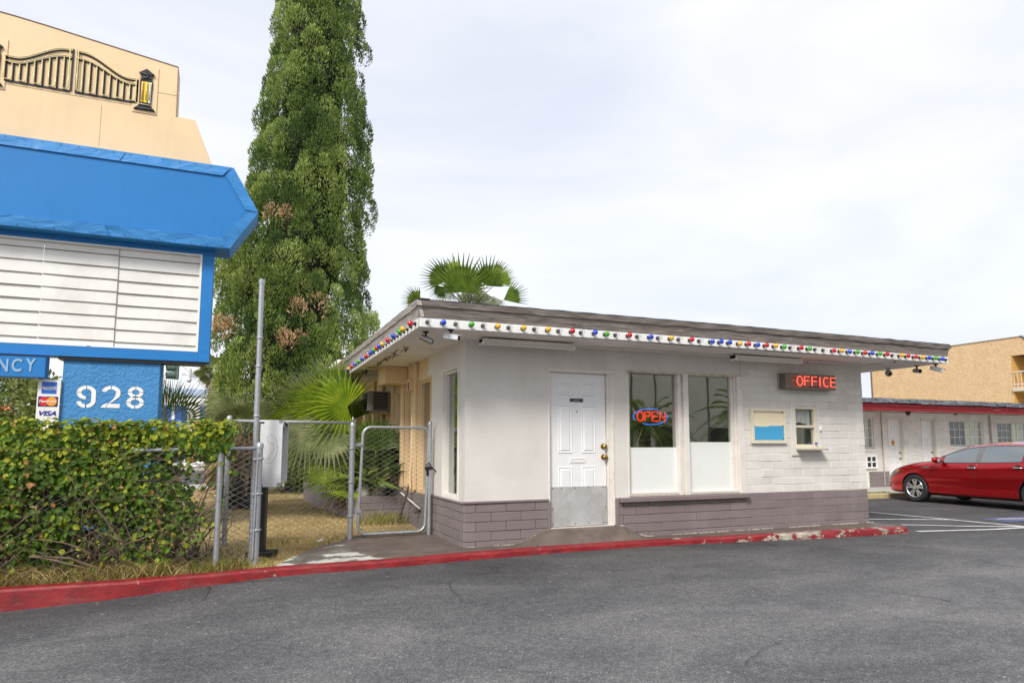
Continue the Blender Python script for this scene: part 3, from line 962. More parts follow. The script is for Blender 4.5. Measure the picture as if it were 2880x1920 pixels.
# notice board
nb = thing('notice_board', 'cream framed notice board showing a cream and blue poster', 'notice board', (7.46, WY-.01, 1.47))
fb = MB()
holed(fb, 'y', WY-.045, WY-.004, 7.118, 7.80, 1.468, 2.0, [(7.168, 7.752, 1.518, 1.952)])
fb.build('frame', M_CREAM, nb, bevel=.004)
box('cream_sheet', (7.168, WY-.022, 1.72, 7.752, WY-.014, 1.952), mat('cream_poster', (.82, .72, .50), .6, .04, 2, 0), nb, .0005)
q = MB(); q.prism([(7.176, 1.524), (7.748, 1.524), (7.750, 1.738), (7.46, 1.735), (7.455, 1.722), (7.178, 1.724)], WY-.028, WY-.0225)
q.build('blue_sheet', mat('blue_poster', (.06, .36, .62), .5, .03, 2, 0), nb)
q = MB()
for x, z in ((7.19, 1.94), (7.735, 1.94), (7.735, 1.735), (7.18, 1.735), (7.19, 1.53), (7.735, 1.53)):
    q.box(x-.012, WY-.03, z-.006, x+.012, WY-.0285, z+.006)
q.build('clips', M_BLACK, nb)

# ------------------------------------------------------------------ OFFICE neon sign
of = thing('office_sign', 'brown metal box sign with glowing red neon OFFICE letters', 'neon sign', (8.15, WY-.1, 2.3))
M_BRONZE = mat('bronze_sheet', (.20, .165, .13), .38, .18, 3, .05, 80, metal=.5)
oy = WY - .16
box('cabinet', (7.70, oy, 2.305, 8.735, WY-.035, 2.545), M_BRONZE, of, .004)
box('back_flange', (7.685, WY-.034, 2.30, 8.75, WY-.004, 2.55), mat('flange_grey', (.35, .34, .30), .5, .15, 9, .1, 60, metal=.4), of, .003)
E_OFF = emit('neon_orange_red', (1.0, .08, .05), 1.7)
stroke_text(of, 'OFFICE', 7.885, oy-.045, 2.352, .81, .142, .0068, E_OFF, 'neon_letter', gap=.34)
q = MB()
for x in (7.86, 7.985, 8.07, 8.2, 8.3, 8.36, 8.5, 8.6, 8.68):
    zz = 2.352 if int(x*100) % 2 else 2.47
    q.cyl((x, oy, zz), (x, oy-.045, zz), .006, n=6)
q.tube([(8.08, oy-.03, 2.495), (8.2, oy-.03, 2.497), (8.35, oy-.03, 2.49)], .006, 6)
q.tube([(8.2, oy-.03, 2.345), (8.36, oy-.03, 2.348)], .006, 6)
q.tube([(7.84, oy-.03, 2.395), (7.9, oy-.02, 2.37)], .006, 6)
q.build('tube_supports', M_BLACK, of)

# ------------------------------------------------------------------ eave fluorescent fixtures
def fixture(x0, x1, y, label):
    t = thing('eave_light_fixture', label, 'light fixture', ((x0+x1)/2, y, 2.75), 'fluorescent fixtures under the eave')
    z = 2.742
    q = MB()
    q.v = []
    pr = [(-.075, 0), (.075, 0), (.055, -.05), (-.055, -.05)]
    q.add([(x, y+a, z+c) for x in (x0, x1) for a, c in pr], [(0,1,2,3), (7,6,5,4), (0,4,5,1), (1,5,6,2), (2,6,7,3), (3,7,4,0)])
    q.build('housing', M_TRIM, t, bevel=.004)
    box('diffuser', (x0+.04, y-.05, z-.068, x1-.04, y+.05, z-.0505), mat('milky_diffuser', (.78, .76, .68), .35, .03, 4, 0), t, .006)
    for xe in (x0, x1-.035):
        box('end_cap', (xe, y-.062, z-.075, xe+.035, y+.062, z-.001), M_STRIP, t, .004)
fixture(2.70, 3.98, 7.54, 'long fluorescent fixture under the eave above the white door')
fixture(6.60, 7.88, 7.56, 'long fluorescent fixture under the eave above the notice board')

# ------------------------------------------------------------------ bulb strips
BULB = {'r': (.55, .004, .018), 'b': (.005, .06, .55), 'g': (.05, .38, .01), 'y': (.80, .42, .01)}
M_BULB = {}
for k_, c_ in BULB.items():
    M_BULB[k_] = mat({'r': 'red', 'b': 'blue', 'g': 'green', 'y': 'amber'}[k_] + '_bulb_glass', c_, .12, .05, 20, 0, **{'Coat Weight': .7, 'Coat Roughness': .03})
mcl, ntc = newmat('clear_bulb_glass')
finish(ntc, nd(ntc, 'ShaderNodeMixShader', {0: .14, 1: nd(ntc, 'ShaderNodeBsdfTransparent', {'Color': (.9, .9, .9, 1)}).outputs[0], 2: bsdf(ntc, (.85, .85, .84, 1), .05)}).outputs[0])
M_BULB['c'] = mcl
_bm = {}
def bulb_mesh(c):
    if c not in _bm:
        q = MB()
        q.lathe([(.016, -.030), (.020, -.034), (.027, -.046), (.0325, -.060), (.0325, -.069), (.029, -.082), (.020, -.091), (.009, -.0955), (0, -.096)], (0, 0, 0), 'y', 16)
        _bm[c] = q.mesh('bulb', M_BULB[c], smooth=True)
    return _bm[c]
sk = MB()
sk.lathe([(.024, .0), (.024, -.010), (.019, -.014), (.0185, -.034), (.014, -.036), (0, -.036)], (0, 0, 0), 'y', 12)
SOCK = sk.mesh('socket', mat('dark_socket', (.03, .025, .022), .5, .3, 20, 0), smooth=True, angle=40)
FRONT = [(1.9,'c'),(2.07,'b'),(2.23,'c'),(2.41,'g'),(2.56,'c'),(2.73,'y'),(2.88,'c'),(3.06,'y'),(3.21,'c'),(3.38,'y'),(3.53,'c'),(3.7,'r'),(3.84,'c'),(4.02,'b'),(4.18,'g'),(4.33,'c'),(4.51,'r'),(4.65,'c'),(4.83,'b'),(4.97,'c'),(5.15,'y'),(5.29,'c'),(5.47,'r'),(5.62,'c'),(5.8,'b'),(5.95,'b'),(6.1,'b'),(6.27,'y'),(6.42,'r'),(6.58,'b'),(6.74,'r'),(6.9,'y'),(7.06,'g'),(7.21,'c'),(7.37,'r'),(7.53,'g'),(7.68,'c'),(7.84,'c'),(8.01,'r'),(8.16,'y'),(8.32,'b'),(8.48,'g'),(8.64,'r'),(8.79,'b'),(8.95,'g'),(9.11,'r'),(9.27,'c'),(9.42,'y'),(9.57,'r'),(9.74,'r'),(9.89,'y'),(10.05,'b'),(10.2,'g'),(10.35,'b')]
stf = thing('bulb_strip', 'white bulb strip with coloured bulbs along the front roof edge', 'light strip', (6.2, RY, 2.76))
def strip_z(x): return 2.810 + .010*math.sin(math.pi*(x-RXL)/(RXR-RXL))
for i, (a, c) in enumerate(((RXL-.015, 5.02), (5.024, 8.235), (8.239, RXR))):
    q = MB(); n = 30
    for k in range(n):
        x0, x1 = a+(c-a)*k/n, a+(c-a)*(k+1)/n
        z0, z1 = strip_z(x0), strip_z(x1)
        v = [(x0, RY-.02, z0-.05), (x1, RY-.02, z1-.05), (x1, RY-.02, z1+.05), (x0, RY-.02, z0+.05), (x0, RY+.03, z0-.05), (x1, RY+.03, z1-.05), (x1, RY+.03, z1+.05), (x0, RY+.03, z0+.05)]
        f = [(0,1,2,3), (3,2,6,7), (0,4,5,1)]
        if k == 0: f.append((0,3,7,4))
        if k == n-1: f.append((1,5,6,2))
        q.add(v, f)
    q.build('rail', M_STRIP, stf)
for x, c in FRONT:
    z = strip_z(x) + .004
    o = link(bulb_mesh(c), 'bulb', stf)
    o.location = (x, RY-.02, z)
    o.rotation_euler = (R(rnd.uniform(-4, 4)), 0, R(rnd.uniform(-4, 4)))
    k = link(SOCK, 'socket', o)
o = link(SOCK, 'socket', stf); o.location = (10.5, RY-.02, strip_z(10.5))
LEFT = [(7.232,'r'),(7.60,'y'),(7.777,'g'),(8.124,'b'),(8.461,'r'),(8.823,'y'),(9.019,'b'),(9.189,'r'),(9.393,'g'),(9.683,'b'),(10.048,'r'),(10.401,'b'),(10.759,'g'),(11.115,'b'),(11.433,'r'),(11.82,'y'),(12.06,'b'),(12.344,'b')]
stl = thing('bulb_strip', 'white bulb strip with coloured bulbs along the left roof edge', 'light strip', (RXL, 10, 2.76))
def lz(y): return 2.808 - .0055*(y-7.1)
q = MB()
for k in range(30):
    y0, y1 = RY-.005 + (13.0-RY)*k/30, RY-.005 + (13.0-RY)*(k+1)/30
    v = [(RXL-.02, y0, lz(y0)-.05), (RXL-.02, y1, lz(y1)-.05), (RXL-.02, y1, lz(y1)+.05), (RXL-.02, y0, lz(y0)+.05), (RXL+.03, y0, lz(y0)-.05), (RXL+.03, y1, lz(y1)-.05), (RXL+.03, y1, lz(y1)+.05), (RXL+.03, y0, lz(y0)+.05)]
    q.add(v, [(0,1,2,3), (3,2,6,7), (0,4,5,1)])
q.build('rail', M_STRIP, stl)
for i, (y, c) in enumerate(LEFT):
    for yy_, cc in ((y, c), (y+.5*((LEFT[i+1][0] if i+1 < len(LEFT) else y+.3)-y), None)):
        if cc is None:
            if (LEFT[i+1][0] if i+1 < len(LEFT) else y) - y > .3:
                cc = 'c'
            else: continue
        o = link(bulb_mesh(cc), 'bulb', stl)
        o.location = (RXL-.02, yy_, lz(yy_)+.004)
        o.rotation_euler = (0, 0, R(-90 + rnd.uniform(-5, 5)))
        link(SOCK, 'socket', o)

# ------------------------------------------------------------------ security cameras under the eave
M_CAMW = mat('camera_white', (.62, .65, .68), .35, .06, 9, 0)
M_CAMS = mat('camera_silver', (.42, .40, .37), .3, .15, 12, 0, metal=.7)
def sec_cam(top, aim, style, label):
    t = thing('security_camera', label, 'security camera', top, 'security cameras under the eave')
    T = Vector(top); A = Vector(aim).normalized()
    q = MB(); q.lathe([(.035, 0), (.035, -.012), (.014, -.016), (.014, -.055)], T, 'z', 12)
    q.build('mount', M_BLACK if style != 'dome' else M_CAMS, t, smooth=True, angle=40)
    c = T + Vector((0, 0, -.085))
    q = MB()
    if style == 'bullet':
        q.tube([c - A*.07, c - A*.068, c + A*.085, c + A*.087], [.03, .036, .036, .034], 16)
    elif style == 'box':
        s_ = A.cross(Vector((0, 0, 1))).normalized()*.036
        u = s_.cross(A).normalized()*.032
        p0, p1 = c - A*.08, c + A*.10
        vs = [p + s_*i + u*j for p in (p0, p1) for i, j in ((-1, -.7), (1, -.7), (1, 1), (-1, 1))]
        q.add(vs, [(0,1,2,3), (7,6,5,4), (0,4,5,1), (1,5,6,2), (2,6,7,3), (3,7,4,0)])
        v2 = [p + s_*i*1.12 + u*(1.12) for p in (p0, c + A*.14) for i in (-1, 1)]
        q.add(v2 + [v - u*.12 for v in v2], [(0,1,3,2), (4,6,7,5), (0,2,6,4), (1,5,7,3), (2,3,7,6), (0,4,5,1)])
    else:
        q.tube([c - A*.05, c - A*.02, c + A*.03, c + A*.06], [.035, .055, .055, .04], 16)
    q.build('housing', M_CAMW if style == 'box' else M_CAMS, t, smooth=style != 'box', angle=40)
    q = MB()
    e = c + A*(.088 if style == 'bullet' else .101 if style == 'box' else .061)
    q.tube([e, e + A*.006], [.028, .024], 14)
    ln = q.build('lens_ring', M_BLACK, t)
    q = MB(); q.tube([e + A*.006, e + A*.009], [.014, .010], 12)
    q.build('lens', mat('lens_glass', (.02, .015, .03), .05, .1, 5, 0), ln)
sec_cam((1.97, 7.40, 2.758), (.75, -.25, -.35), 'bullet', 'silver bullet camera hanging at the left roof corner')
sec_cam((2.20, 7.16, 2.758), (.75, -.62, -.18), 'box', 'white hooded camera just right of the left roof corner')
sec_cam((10.30, 7.95, 2.758), (-.45, -.75, -.35), 'dome', 'round grey camera under the right eave nearest the wall')
sec_cam((10.42, 7.52, 2.758), (-.35, -.85, -.15), 'bullet', 'bullet camera in the middle of the three under the right eave')
sec_cam((10.50, 7.25, 2.758), (.7, -.5, -.25), 'box', 'flat hooded camera at the right roof corner')

# ------------------------------------------------------------------ left side windows, boxes, air conditioner
def side_window(y0, y1, z0, z1, mt, gl, label, blinds=True):
    f = MB()
    d = WXL
    for (i, j, a) in ((0, .035, .0), (.035, .07, .035)):
        f.box(d-.012+a, y0-.07+i, z0-.07+i, d+.10, y0-.07+j, z1+.07-i); f.box(d-.012+a, y1+.07-j, z0-.07+i, d+.10, y1+.07-i, z1+.07-i)
        f.box(d-.012+a, y0-.07+j, z0-.07+i, d+.10, y1+.07-j, z0-.07+j); f.box(d-.012+a, y0-.07+j, z1+.07-j, d+.10, y1+.07-j, z1+.07-i)
    fo = f.build('side_window', mt, office, bevel=.003)
    tag(fo, label)
    MB().box(d+.075, y0-.01, z0-.01, d+.08, y1+.01, z1+.01).build('pane', gl, fo)
    if blinds:
        sm = MB()
        sm.box(-.010, y0, -.0012, .014, y1, .0012)
        sm.T = None
        me = sm.mesh('blind_slat', M_BLIND)
        n = int((z1-z0)/.036)
        for i in range(n):
            o = link(me, 'blind_slat', fo)
            o.location = (d+.13, 0, z1 - .02 - i*.036)
            o.rotation_euler = (0, R(28), 0)
    return fo
M_BLIND = mat('olive_blind', (.30, .29, .20), .5, .1, 6, 0)
side_window(8.16, 8.76, .80, 2.41, M_WHITE, M_GLASS, 'narrow corner window with blinds in a white frame')
side_window(9.47, 10.10, .78, 2.40, M_TAN, M_GLASS, 'narrow side window with blinds in a tan frame')
side_window(10.62, 10.97, .82, 2.36, M_TAN, M_GLASS, 'slim tan framed window behind the conduit')
side_window(11.40, 11.76, .82, 2.36, M_TAN, M_GLASS, 'slim tan framed window before the air conditioner', False)
side_window(13.05, 13.55, .95, 2.32, M_TAN, M_GLASS, 'tan framed window past the air conditioner', False)
side_window(14.1, 14.8, .95, 2.32, M_TAN, M_GLASS, 'tan framed window behind the palm', False)
for y in (10.22, 11.10, 11.88, 12.8, 13.7):
    box('post_trim', (WXL-.05, y, .74, WXL+.0, y+.13, 2.74), M_TAN, tan_wall, .006)
ac = thing('air_conditioner', 'grey window air conditioner sticking out of the tan side wall', 'air conditioner', (2.35, 12.5, 2.06))
M_ACG = mat('ac_grey', (.36, .34, .31), .5, .1, 7, .1, 60)
box('case', (2.20, 12.36, 2.08, WXL-.0, 13.0, 2.45), M_ACG, ac, .008)
for i in range(9):
    box('louvre', (2.30, 12.345, 2.105+i*.037, WXL-.03, 12.358, 2.128+i*.037), M_BLACK, ac, .002)
box('outer_grille', (2.188, 12.42, 2.11, 2.199, 12.95, 2.42), M_BLACK, ac, .002)
box('support', (2.25, 12.42, 2.02, WXL-.01, 12.47, 2.078), M_TAN, ac, .003)
q = MB(); q.box(2.22, 10.95, 2.47, WXL-.002, 11.55, 2.755)
eb = thing('eave_service_box', 'tan plywood service box under the left eave', 'service box', (2.4, 11.2, 2.47))
q.build('case', M_TAN, eb, bevel=.006)
mb_ = thing('meter_box', 'small tan electrical box with conduit on the side wall', 'electrical box', (2.52, 10.32, .9))
box('case', (2.47, 10.27, 2.31, WXL-.003, 10.40, 2.48), M_TAN, mb_, .004)
q = MB()
q.tube([(2.54, 10.36, 2.48), (2.54, 10.36, 2.62), (2.52, 10.40, 2.75)], .016, 8)
q.tube([(2.545, 10.33, 2.31), (2.545, 10.33, 1.2), (2.535, 10.36, 1.0), (2.53, 10.30, .78), (2.52, 10.32, .70)], .020, 8)
q.build('conduit', M_TAN, mb_, smooth=True)
box('cover', (2.455, 10.28, 2.32, 2.469, 10.30, 2.44), M_BLACK, mb_, .002)
hp = thing('garden_pipe', 'old leaning pipe and rusty elbow at the foot of the side wall', 'pipe', (2.5, 10.2, .2))
q = MB()
q.tube([(2.52, 10.35, .80), (2.47, 10.45, .55), (2.40, 10.55, .22)], .022, 7)
q.build('leaning_pipe', mat('rust_dark', (.09, .06, .045), .8, .4, 15, .4, 60), hp)
q = MB()
q.tube([(2.595, 9.92, .48), (2.53, 9.92, .48), (2.50, 9.92, .42)], [.045, .045, .03], 8)
q.build('elbow', mat('rust_dark2', (.10, .07, .055), .8, .4, 15, .4, 60), hp)
q = MB()
q.tube([(2.55, 9.8, .50), (2.52, 10.9, .66)], .013, 6)
q.build('white_pipe', M_TRIM, hp)
# ------------------------------------------------------------------ pylon sign
def paint_mat(name, col, amt=.25, dents=.0):
    m, nt = newmat(name)
    p = pos(nt)
    a = ramp(nt, noi(nt, p, .9, 5, .6), [(.3, c4(col, .93)), (.7, c4(col, 1.06))])
    st = ramp(nt, noi(nt, pos(nt, (9, 9, .8)), 1.5, 6, .65), [(.52, 0.0), (.8, amt)])
    a = mixc(nt, st, a, c4(col, .72))
    sp = ramp(nt, noi(nt, p, 30, 4, .7), [(.68, 0.0), (.76, amt)])
    a = mixc(nt, sp, a, c4(col, .5))
    n = bump(nt, noi(nt, p, 40, 4), .06, .004)
    if dents:
        n = bump(nt, noi(nt, pos(nt, (1, 1, 2)), 3.2, 3, .5, .6), dents, .05, n)
    finish(nt, bsdf(nt, a, .5, 0, n, **{'Specular IOR Level': .35}))
    return m
M_SBLUE = paint_mat('sign_blue', (.018, .195, .53), .3)
M_SRIM = paint_mat('sign_blue_trim', (.042, .235, .56), .4, .5)
M_STAN = paint_mat('sign_tan', (.80, .60, .36), .25)
m_, nt_ = newmat('blue_stucco')
p_ = pos(nt_)
finish(nt_, bsdf(nt_, ramp(nt_, noi(nt_, p_, 2, 6, .6), [(.3, (.05, .24, .53, 1)), (.7, (.07, .28, .60, 1))]), .7, 0, bump(nt_, noi(nt_, p_, 26, 5, .6), .9, .03)))
M_SSTUC = m_
M_PANEL = mat('aged_white_acrylic', (.84, .83, .79), .4, .04, 1.5, .1, 5, dirt=(.55, .51, .44), dirtamt=.4, dscale=1.2, bdist=.03)
M_LET = mat('white_stencil_paint', (.85, .85, .82), .6, .06, 14, .4, 60, dirt=(.5, .55, .6), dirtamt=.4, dscale=12)

sign = thing('pylon_sign', 'tall roadside sign with tan top, blue arrow and white letter board', 'sign', (-1.65, 10.75, .2))
SY = 10.5
q = MB()
pole = [(-5.4, 4.4), (-5.4, 6.4), (-4.6, 6.9), (-3.9, 7.22), (-3.5, 7.335), (-3.28, 7.352), (-3.1, 7.335), (-2.7, 7.285), (-2.0, 7.185), (-1.053, 7.05), (-1.045, 6.28), (-.794, 6.282), (-.54, 5.633), (-.54, 4.45)]
q.prism(pole, SY, SY+.32)
top = q.build('tan_top_panel', M_STAN, sign, bevel=.006)
q = MB()
for i in range(len(pole)-1):
    a, c = pole[i], pole[i+1]
    if i < 4 or i > 9: continue
    q.tube([(a[0], SY-.004, a[1]), (c[0], SY-.004, c[1])], .008, 5)
q.build('edge_trim', mat('purple_grey_edge', (.30, .22, .20), .6, .1, 9, 0), top)
q = MB()
q.box(-1.30, SY-.004, 6.60, -1.06, SY-.001, 6.604); q.box(-2.0, SY-.003, 5.66, -1.996, SY-.001, 6.25); q.box(-3.4, SY-.004, 6.335, -1.62, SY-.001, 6.341)
q.build('sheet_seams', mat('seam_brown', (.42, .30, .18), .7, .1, 9, 0), top)

# blue arrow cabinet
AY = 10.25
AR = [(-5.6, 5.53), (-.227, 5.537), (.141, 4.90), (-.235, 4.304), (-5.6, 4.31)]
q = MB(); q.prism(AR, AY+.03, AY+.62)
arrow = q.build('arrow_cabinet', M_SBLUE, sign, bevel=.004)
AI = [(-5.6, 5.385), (-.325, 5.388), (-.036, 4.905), (-.345, 4.455), (-5.6, 4.452)]
def rim(a0, a1, i0, i1, n, seed):
    """bent sheet-metal trim between the outer edge a and the inner edge i"""
    def f(u, v):
        o = Vector((a0[0]+(a1[0]-a0[0])*u, 0, a0[1]+(a1[1]-a0[1])*u)); k = Vector((i0[0]+(i1[0]-i0[0])*u, 0, i0[1]+(i1[1]-i0[1])*u))
        p = o.lerp(k, v)
        d = .010*noise.noise(Vector((p.x*3.5, p.z*4, seed))) + .006*noise.noise(Vector((p.x*11, p.z*9, seed)))
        e = 0 if v in (0., 1.) else 1
        y = AY + .026 - .018*v + d*(.35+.65*e)
        return (p.x, y, p.z + (.004*noise.noise(Vector((p.x*5, seed, 0))) if v == 1. else 0))
    r_ = MB(); r_.grid(f, n, 4)
    # folded edge back to the face
    r_.grid(lambda u, v: (i0[0]+(i1[0]-i0[0])*u, AY+.008+.024*v + .003*noise.noise(Vector((u*9, seed, 0))), i0[1]+(i1[1]-i0[1])*u), n, 1)
    r_.build('metal_trim', M_SRIM, arrow, smooth=True, fix=False, angle=40)
def cut(a, c, t): return (a[0]+(c[0]-a[0])*t, a[1]+(c[1]-a[1])*t)
sx1 = .741
rim(AR[0], cut(AR[0], AR[1], sx1-.001), AI[0], cut(AI[0], AI[1], sx1-.001), 70, 1)
rim(cut(AR[0], AR[1], sx1+.001), cut(AR[0], AR[1], .994), cut(AI[0], AI[1], sx1+.001), cut(AI[0], AI[1], .99), 30, 2)
rim(cut(AR[1], AR[2], .012), cut(AR[1], AR[2], .99), cut(AI[1], AI[2], .0), cut(AI[1], AI[2], .985), 16, 3)
rim(cut(AR[2], AR[3], .01), AR[3], cut(AI[2], AI[3], .015), AI[3], 16, 4)
rim(AR[3], cut(AR[4], AR[3], sx1-.02), AI[3], cut(AI[4], AI[3], sx1-.02), 30, 5)
rim(cut(AR[4], AR[3], sx1-.023), AR[4], cut(AI[4], AI[3], sx1-.023), AI[4], 70, 6)
q = MB()
for i in range(26):
    t = (i+.5)/26
    for (a, c) in ((AR[0], AR[1]), (AR[4], AR[3])):
        x, z = cut(a, c, t)
        zz = z - .03 if z > 5 else z + .03
        q.lathe([(.007, .0), (.006, -.004), (0, -.005)], (x, AY+.012, zz), 'y', 6)
q.build('rivets', M_BLACK, arrow)

# letter board
q = MB()
holed(q, 'y', SY, SY+.30, -5.4, -.443, 2.642, 4.372, [(-5.25, -.595, 2.787, 4.233)])
board = q.build('letter_board', M_SBLUE, sign, bevel=.003)
for i, (x0, x1) in enumerate(((-5.25, -2.56), (-2.556, -1.668), (-1.662, -.597))):
    def pf(u, v, x0=x0, x1=x1, i=i):
        x, z = x0+(x1-x0)*u, 2.787+(4.233-2.787)*v
        return (x, SY+.045 + .012*math.sin(v*math.pi)*noise.noise(Vector((x*1.3, z*1.3, i*5))), z)
    q = MB(); q.grid(pf, 24, 24)
    pn = q.build('panel', M_PANEL, board, smooth=True, fix=False)
    for k in range(8):
        z = 4.108 - k*.1745 - (.012 if i == 2 else 0)
        if z < 2.82: continue
        r_ = MB()
        n = 14
        for s_ in range(n):
            xa, xb = x0+.004+(x1-x0-.008)*s_/n, x0+.004+(x1-x0-.008)*(s_+1)/n
            za = z + .003*noise.noise(Vector((xa*2.2, k, i))); zb = z + .003*noise.noise(Vector((xb*2.2, k, i)))
            r_.add([(xa, SY+.028, za), (xb, SY+.028, zb), (xb, SY+.028, zb+.007), (xa, SY+.028, za+.007), (xa, SY+.05, za), (xb, SY+.05, zb), (xb, SY+.05, zb+.007), (xa, SY+.05, za+.007)], [(0,1,2,3), (3,2,6,7), (0,4,5,1)])
        r_.build('letter_rail', mat('rail_grey', (.20, .17, .15), .6, .2, 20, 0) if k == 0 and i == 0 else bpy.data.materials['rail_grey'], board, fix=False)
box('seam_strip', (-1.667, SY+.030, 2.79, -1.663, SY+.05, 4.23), bpy.data.materials['rail_grey'], board, .001)
q = MB()
for (a, c, d, e) in ((-5.25, -.595, 4.205, 4.233), (-5.25, -.595, 2.787, 2.802)): q.box(a, SY-.003, d, c, SY+.03, e)
q.box(-.628, SY-.003, 2.802, -.597, SY+.03, 4.205)
q.build('retainer', M_STRIP, board, bevel=.002)
q = MB(); q.box(-1.98, SY-.005, 2.793, -1.93, SY+.0, 2.80); q.build('latch', M_BLACK, board)

# stucco base with the number
base = box('base', (-2.245, SY+.06, .1, -1.065, SY+.46, 2.645), M_SSTUC, sign, .012)
BF = SY + .06
q = MB(); q.box(-2.3, SY+.02, 2.60, -.5, SY+.28, 2.6415); q.build('underside', M_BLACK, board)
def sS(x, z): return x*BF/SY, EYE + (z-EYE)*BF/SY
def arcs(cx, cz, rx, ry, t, spans, n=10, tz=None):
    polys = []
    tz = tz or t
    for a0, a1 in spans:
        o = [(cx+rx*math.cos(R(a0+(a1-a0)*i/n)), cz+ry*math.sin(R(a0+(a1-a0)*i/n))) for i in range(n+1)]
        k = [(cx+(rx-t)*math.cos(R(a0+(a1-a0)*i/n)), cz+(ry-tz)*math.sin(R(a0+(a1-a0)*i/n))) for i in range(n+1)]
        polys.append([o[i] for i in range(n+1)] + k[::-1])
    return polys
NUM = {
 '9': arcs(.112, .208, .112, .094, .054, [(93, 177), (183, 267)], tz=.046) + [[(.116, .302)] + [(.112+.114*math.cos(R(a)), .208+.094*math.sin(R(a))) for a in range(86, -1, -8)] + [(.226, .10)] + [(.114+.112*math.cos(R(a)), .10+.10*math.sin(R(a))) for a in range(-4, -87, -8)] + [(.120, .046)] + [(.114+.058*math.cos(R(a)), .10+.056*math.sin(R(a))) for a in range(-80, 1, 10)] + [(.172, .208)] + [(.112+.060*math.cos(R(a)), .208+.048*math.sin(R(a))) for a in range(4, 87, 10)]] + arcs(.112, .10, .112, .10, .054, [(190, 266)], tz=.046),
 '2': arcs(.115, .205, .115, .098, .054, [(168, 93), (87, 12)], tz=.048) + [[(.226, .222), (.229, .195), (.215, .150), (.150, .095), (.105, .055), (.227, .055), (.227, 0), (.075, 0), (.068, .012), (.105, .075), (.155, .135), (.172, .185), (.172, .222)], [(.0, 0), (.066, 0), (.060, .010), (.09, .062), (.05, .055), (.018, .035)]],
 '8': arcs(.108, .222, .096, .079, .050, [(94, 176), (184, 266), (274, 356), (4, 86)], tz=.042) + arcs(.108, .078, .108, .084, .052, [(94, 176), (184, 266), (274, 356), (4, 86)], tz=.042)}
for ch, (nx_, nz_) in zip('928', ((-2.054, 1.948), (-1.765, 1.954), (-1.462, 1.955))):
    q = MB()
    for poly in NUM[ch]:
        pts = [sS(nx_+px, nz_+pz) for px, pz in poly]
        k = len(pts)
        if len(poly) == 22:                       # arc strips as quads
            for i in range(10):
                a, c, d, e = pts[i], pts[i+1], pts[20-i], pts[21-i]
                q.quad(*[(u[0], BF-.005, u[1]) for u in (a, c, d, e)])
        else:
            q.add([(u[0], BF-.005, u[1]) for u in pts], [tuple(range(k))])
    q.build('numeral', M_LET, base, fix=True)

# vacancy box, left under the letter board
VY = 10.4
vac = box('vacancy_box', (-4.6, VY, 2.325, -2.408, VY+.19, 2.625), M_SBLUE, sign, .004)
q = MB(); q.box(-4.6, VY-.004, 2.608, -2.408, VY-.0005, 2.625); q.box(-4.6, VY-.004, 2.325, -2.408, VY-.0005, 2.335)
q.build('box_edge', M_BLACK, vac)
M_FADE = mat('faded_white_lettering', (.28, .44, .62), .6, .12, 8, 0)
for ch, cx in zip('VACANCY', (86.5-234, 86.5-195, 86.5-156, 86.5-117, 9, 47.5, 86.5)):
    pc = PY_(cx, 1026, VY)
    lettering('box_letter', ch, pc.x-.055, VY-.006, pc.z-.088, .11, .172, M_FADE, vac, depth=.004, bold=.02)

# payment cards panel
cy = 10.52
card = box('card_panel', (-2.505, cy, 1.50, -2.247, cy+.03, 2.318), M_STRIP, sign, .002)
M_CB = mat('card_blue', (.015, .13, .62), .4, .02, 5, 0); M_NAVY = mat('card_navy', (.012, .012, .16), .4, .02, 5, 0)
M_CR = mat('card_red', (.70, .015, .01), .4, .02, 5, 0); M_CO = mat('card_orange', (.90, .34, .01), .4, .02, 5, 0); M_CW = mat('card_white', (.82, .82, .82), .5, .02, 5, 0)
q = MB(); q.box(-2.459, cy-.004, 2.130, -2.292, cy-.0005, 2.288); q.build('blue_square', M_CB, card)
q = MB(); q.prism([(-2.459, 2.208), (-2.292, 2.208), (-2.292, 2.180), (-2.425, 2.180)], cy-.006, cy-.0045); q.prism([(-2.459, 2.228), (-2.292, 2.228), (-2.292, 2.2085), (-2.459, 2.2085)], cy-.006, cy-.0045)
q.build('white_band', M_CW, card)
lettering('card_lettering', 'AMERICAN', -2.456, cy-.008, 2.212, .160, .015, M_CB, card, depth=.002, bold=.01)
lettering('card_lettering', 'EXPRESS', -2.422, cy-.008, 2.186, .126, .015, M_CB, card, depth=.002, bold=.01)
q = MB(); q.box(-2.489, cy-.004, 1.957, -2.268, cy-.0005, 2.091); q.build('navy_rectangle', M_NAVY, card)
for cx, mm, yy_ in ((-2.420, M_CR, cy-.007), (-2.336, M_CO, cy-.0085)):
    q = MB(); q.lathe([(.060, .0025), (.060, 0)], (cx, yy_, 2.025), 'y', 28); q.build('disc', mm, card)
lettering('card_lettering', 'MasterCard', -2.474, cy-.012, 2.010, .192, .036, M_CW, card, depth=.002, shear=.15, bold=.02)
lettering('card_lettering', 'VISA', -2.470, cy-.004, 1.835, .196, .064, mat('card_indigo', (.012, .02, .30), .4, .02, 5, 0), card, depth=.003, shear=.28, bold=.03)
q = MB(); q.prism([(-2.480, 1.901), (-2.450, 1.901), (-2.440, 1.886), (-2.452, 1.892)], cy-.008, cy-.0065); q.build('orange_flick', M_CO, card)

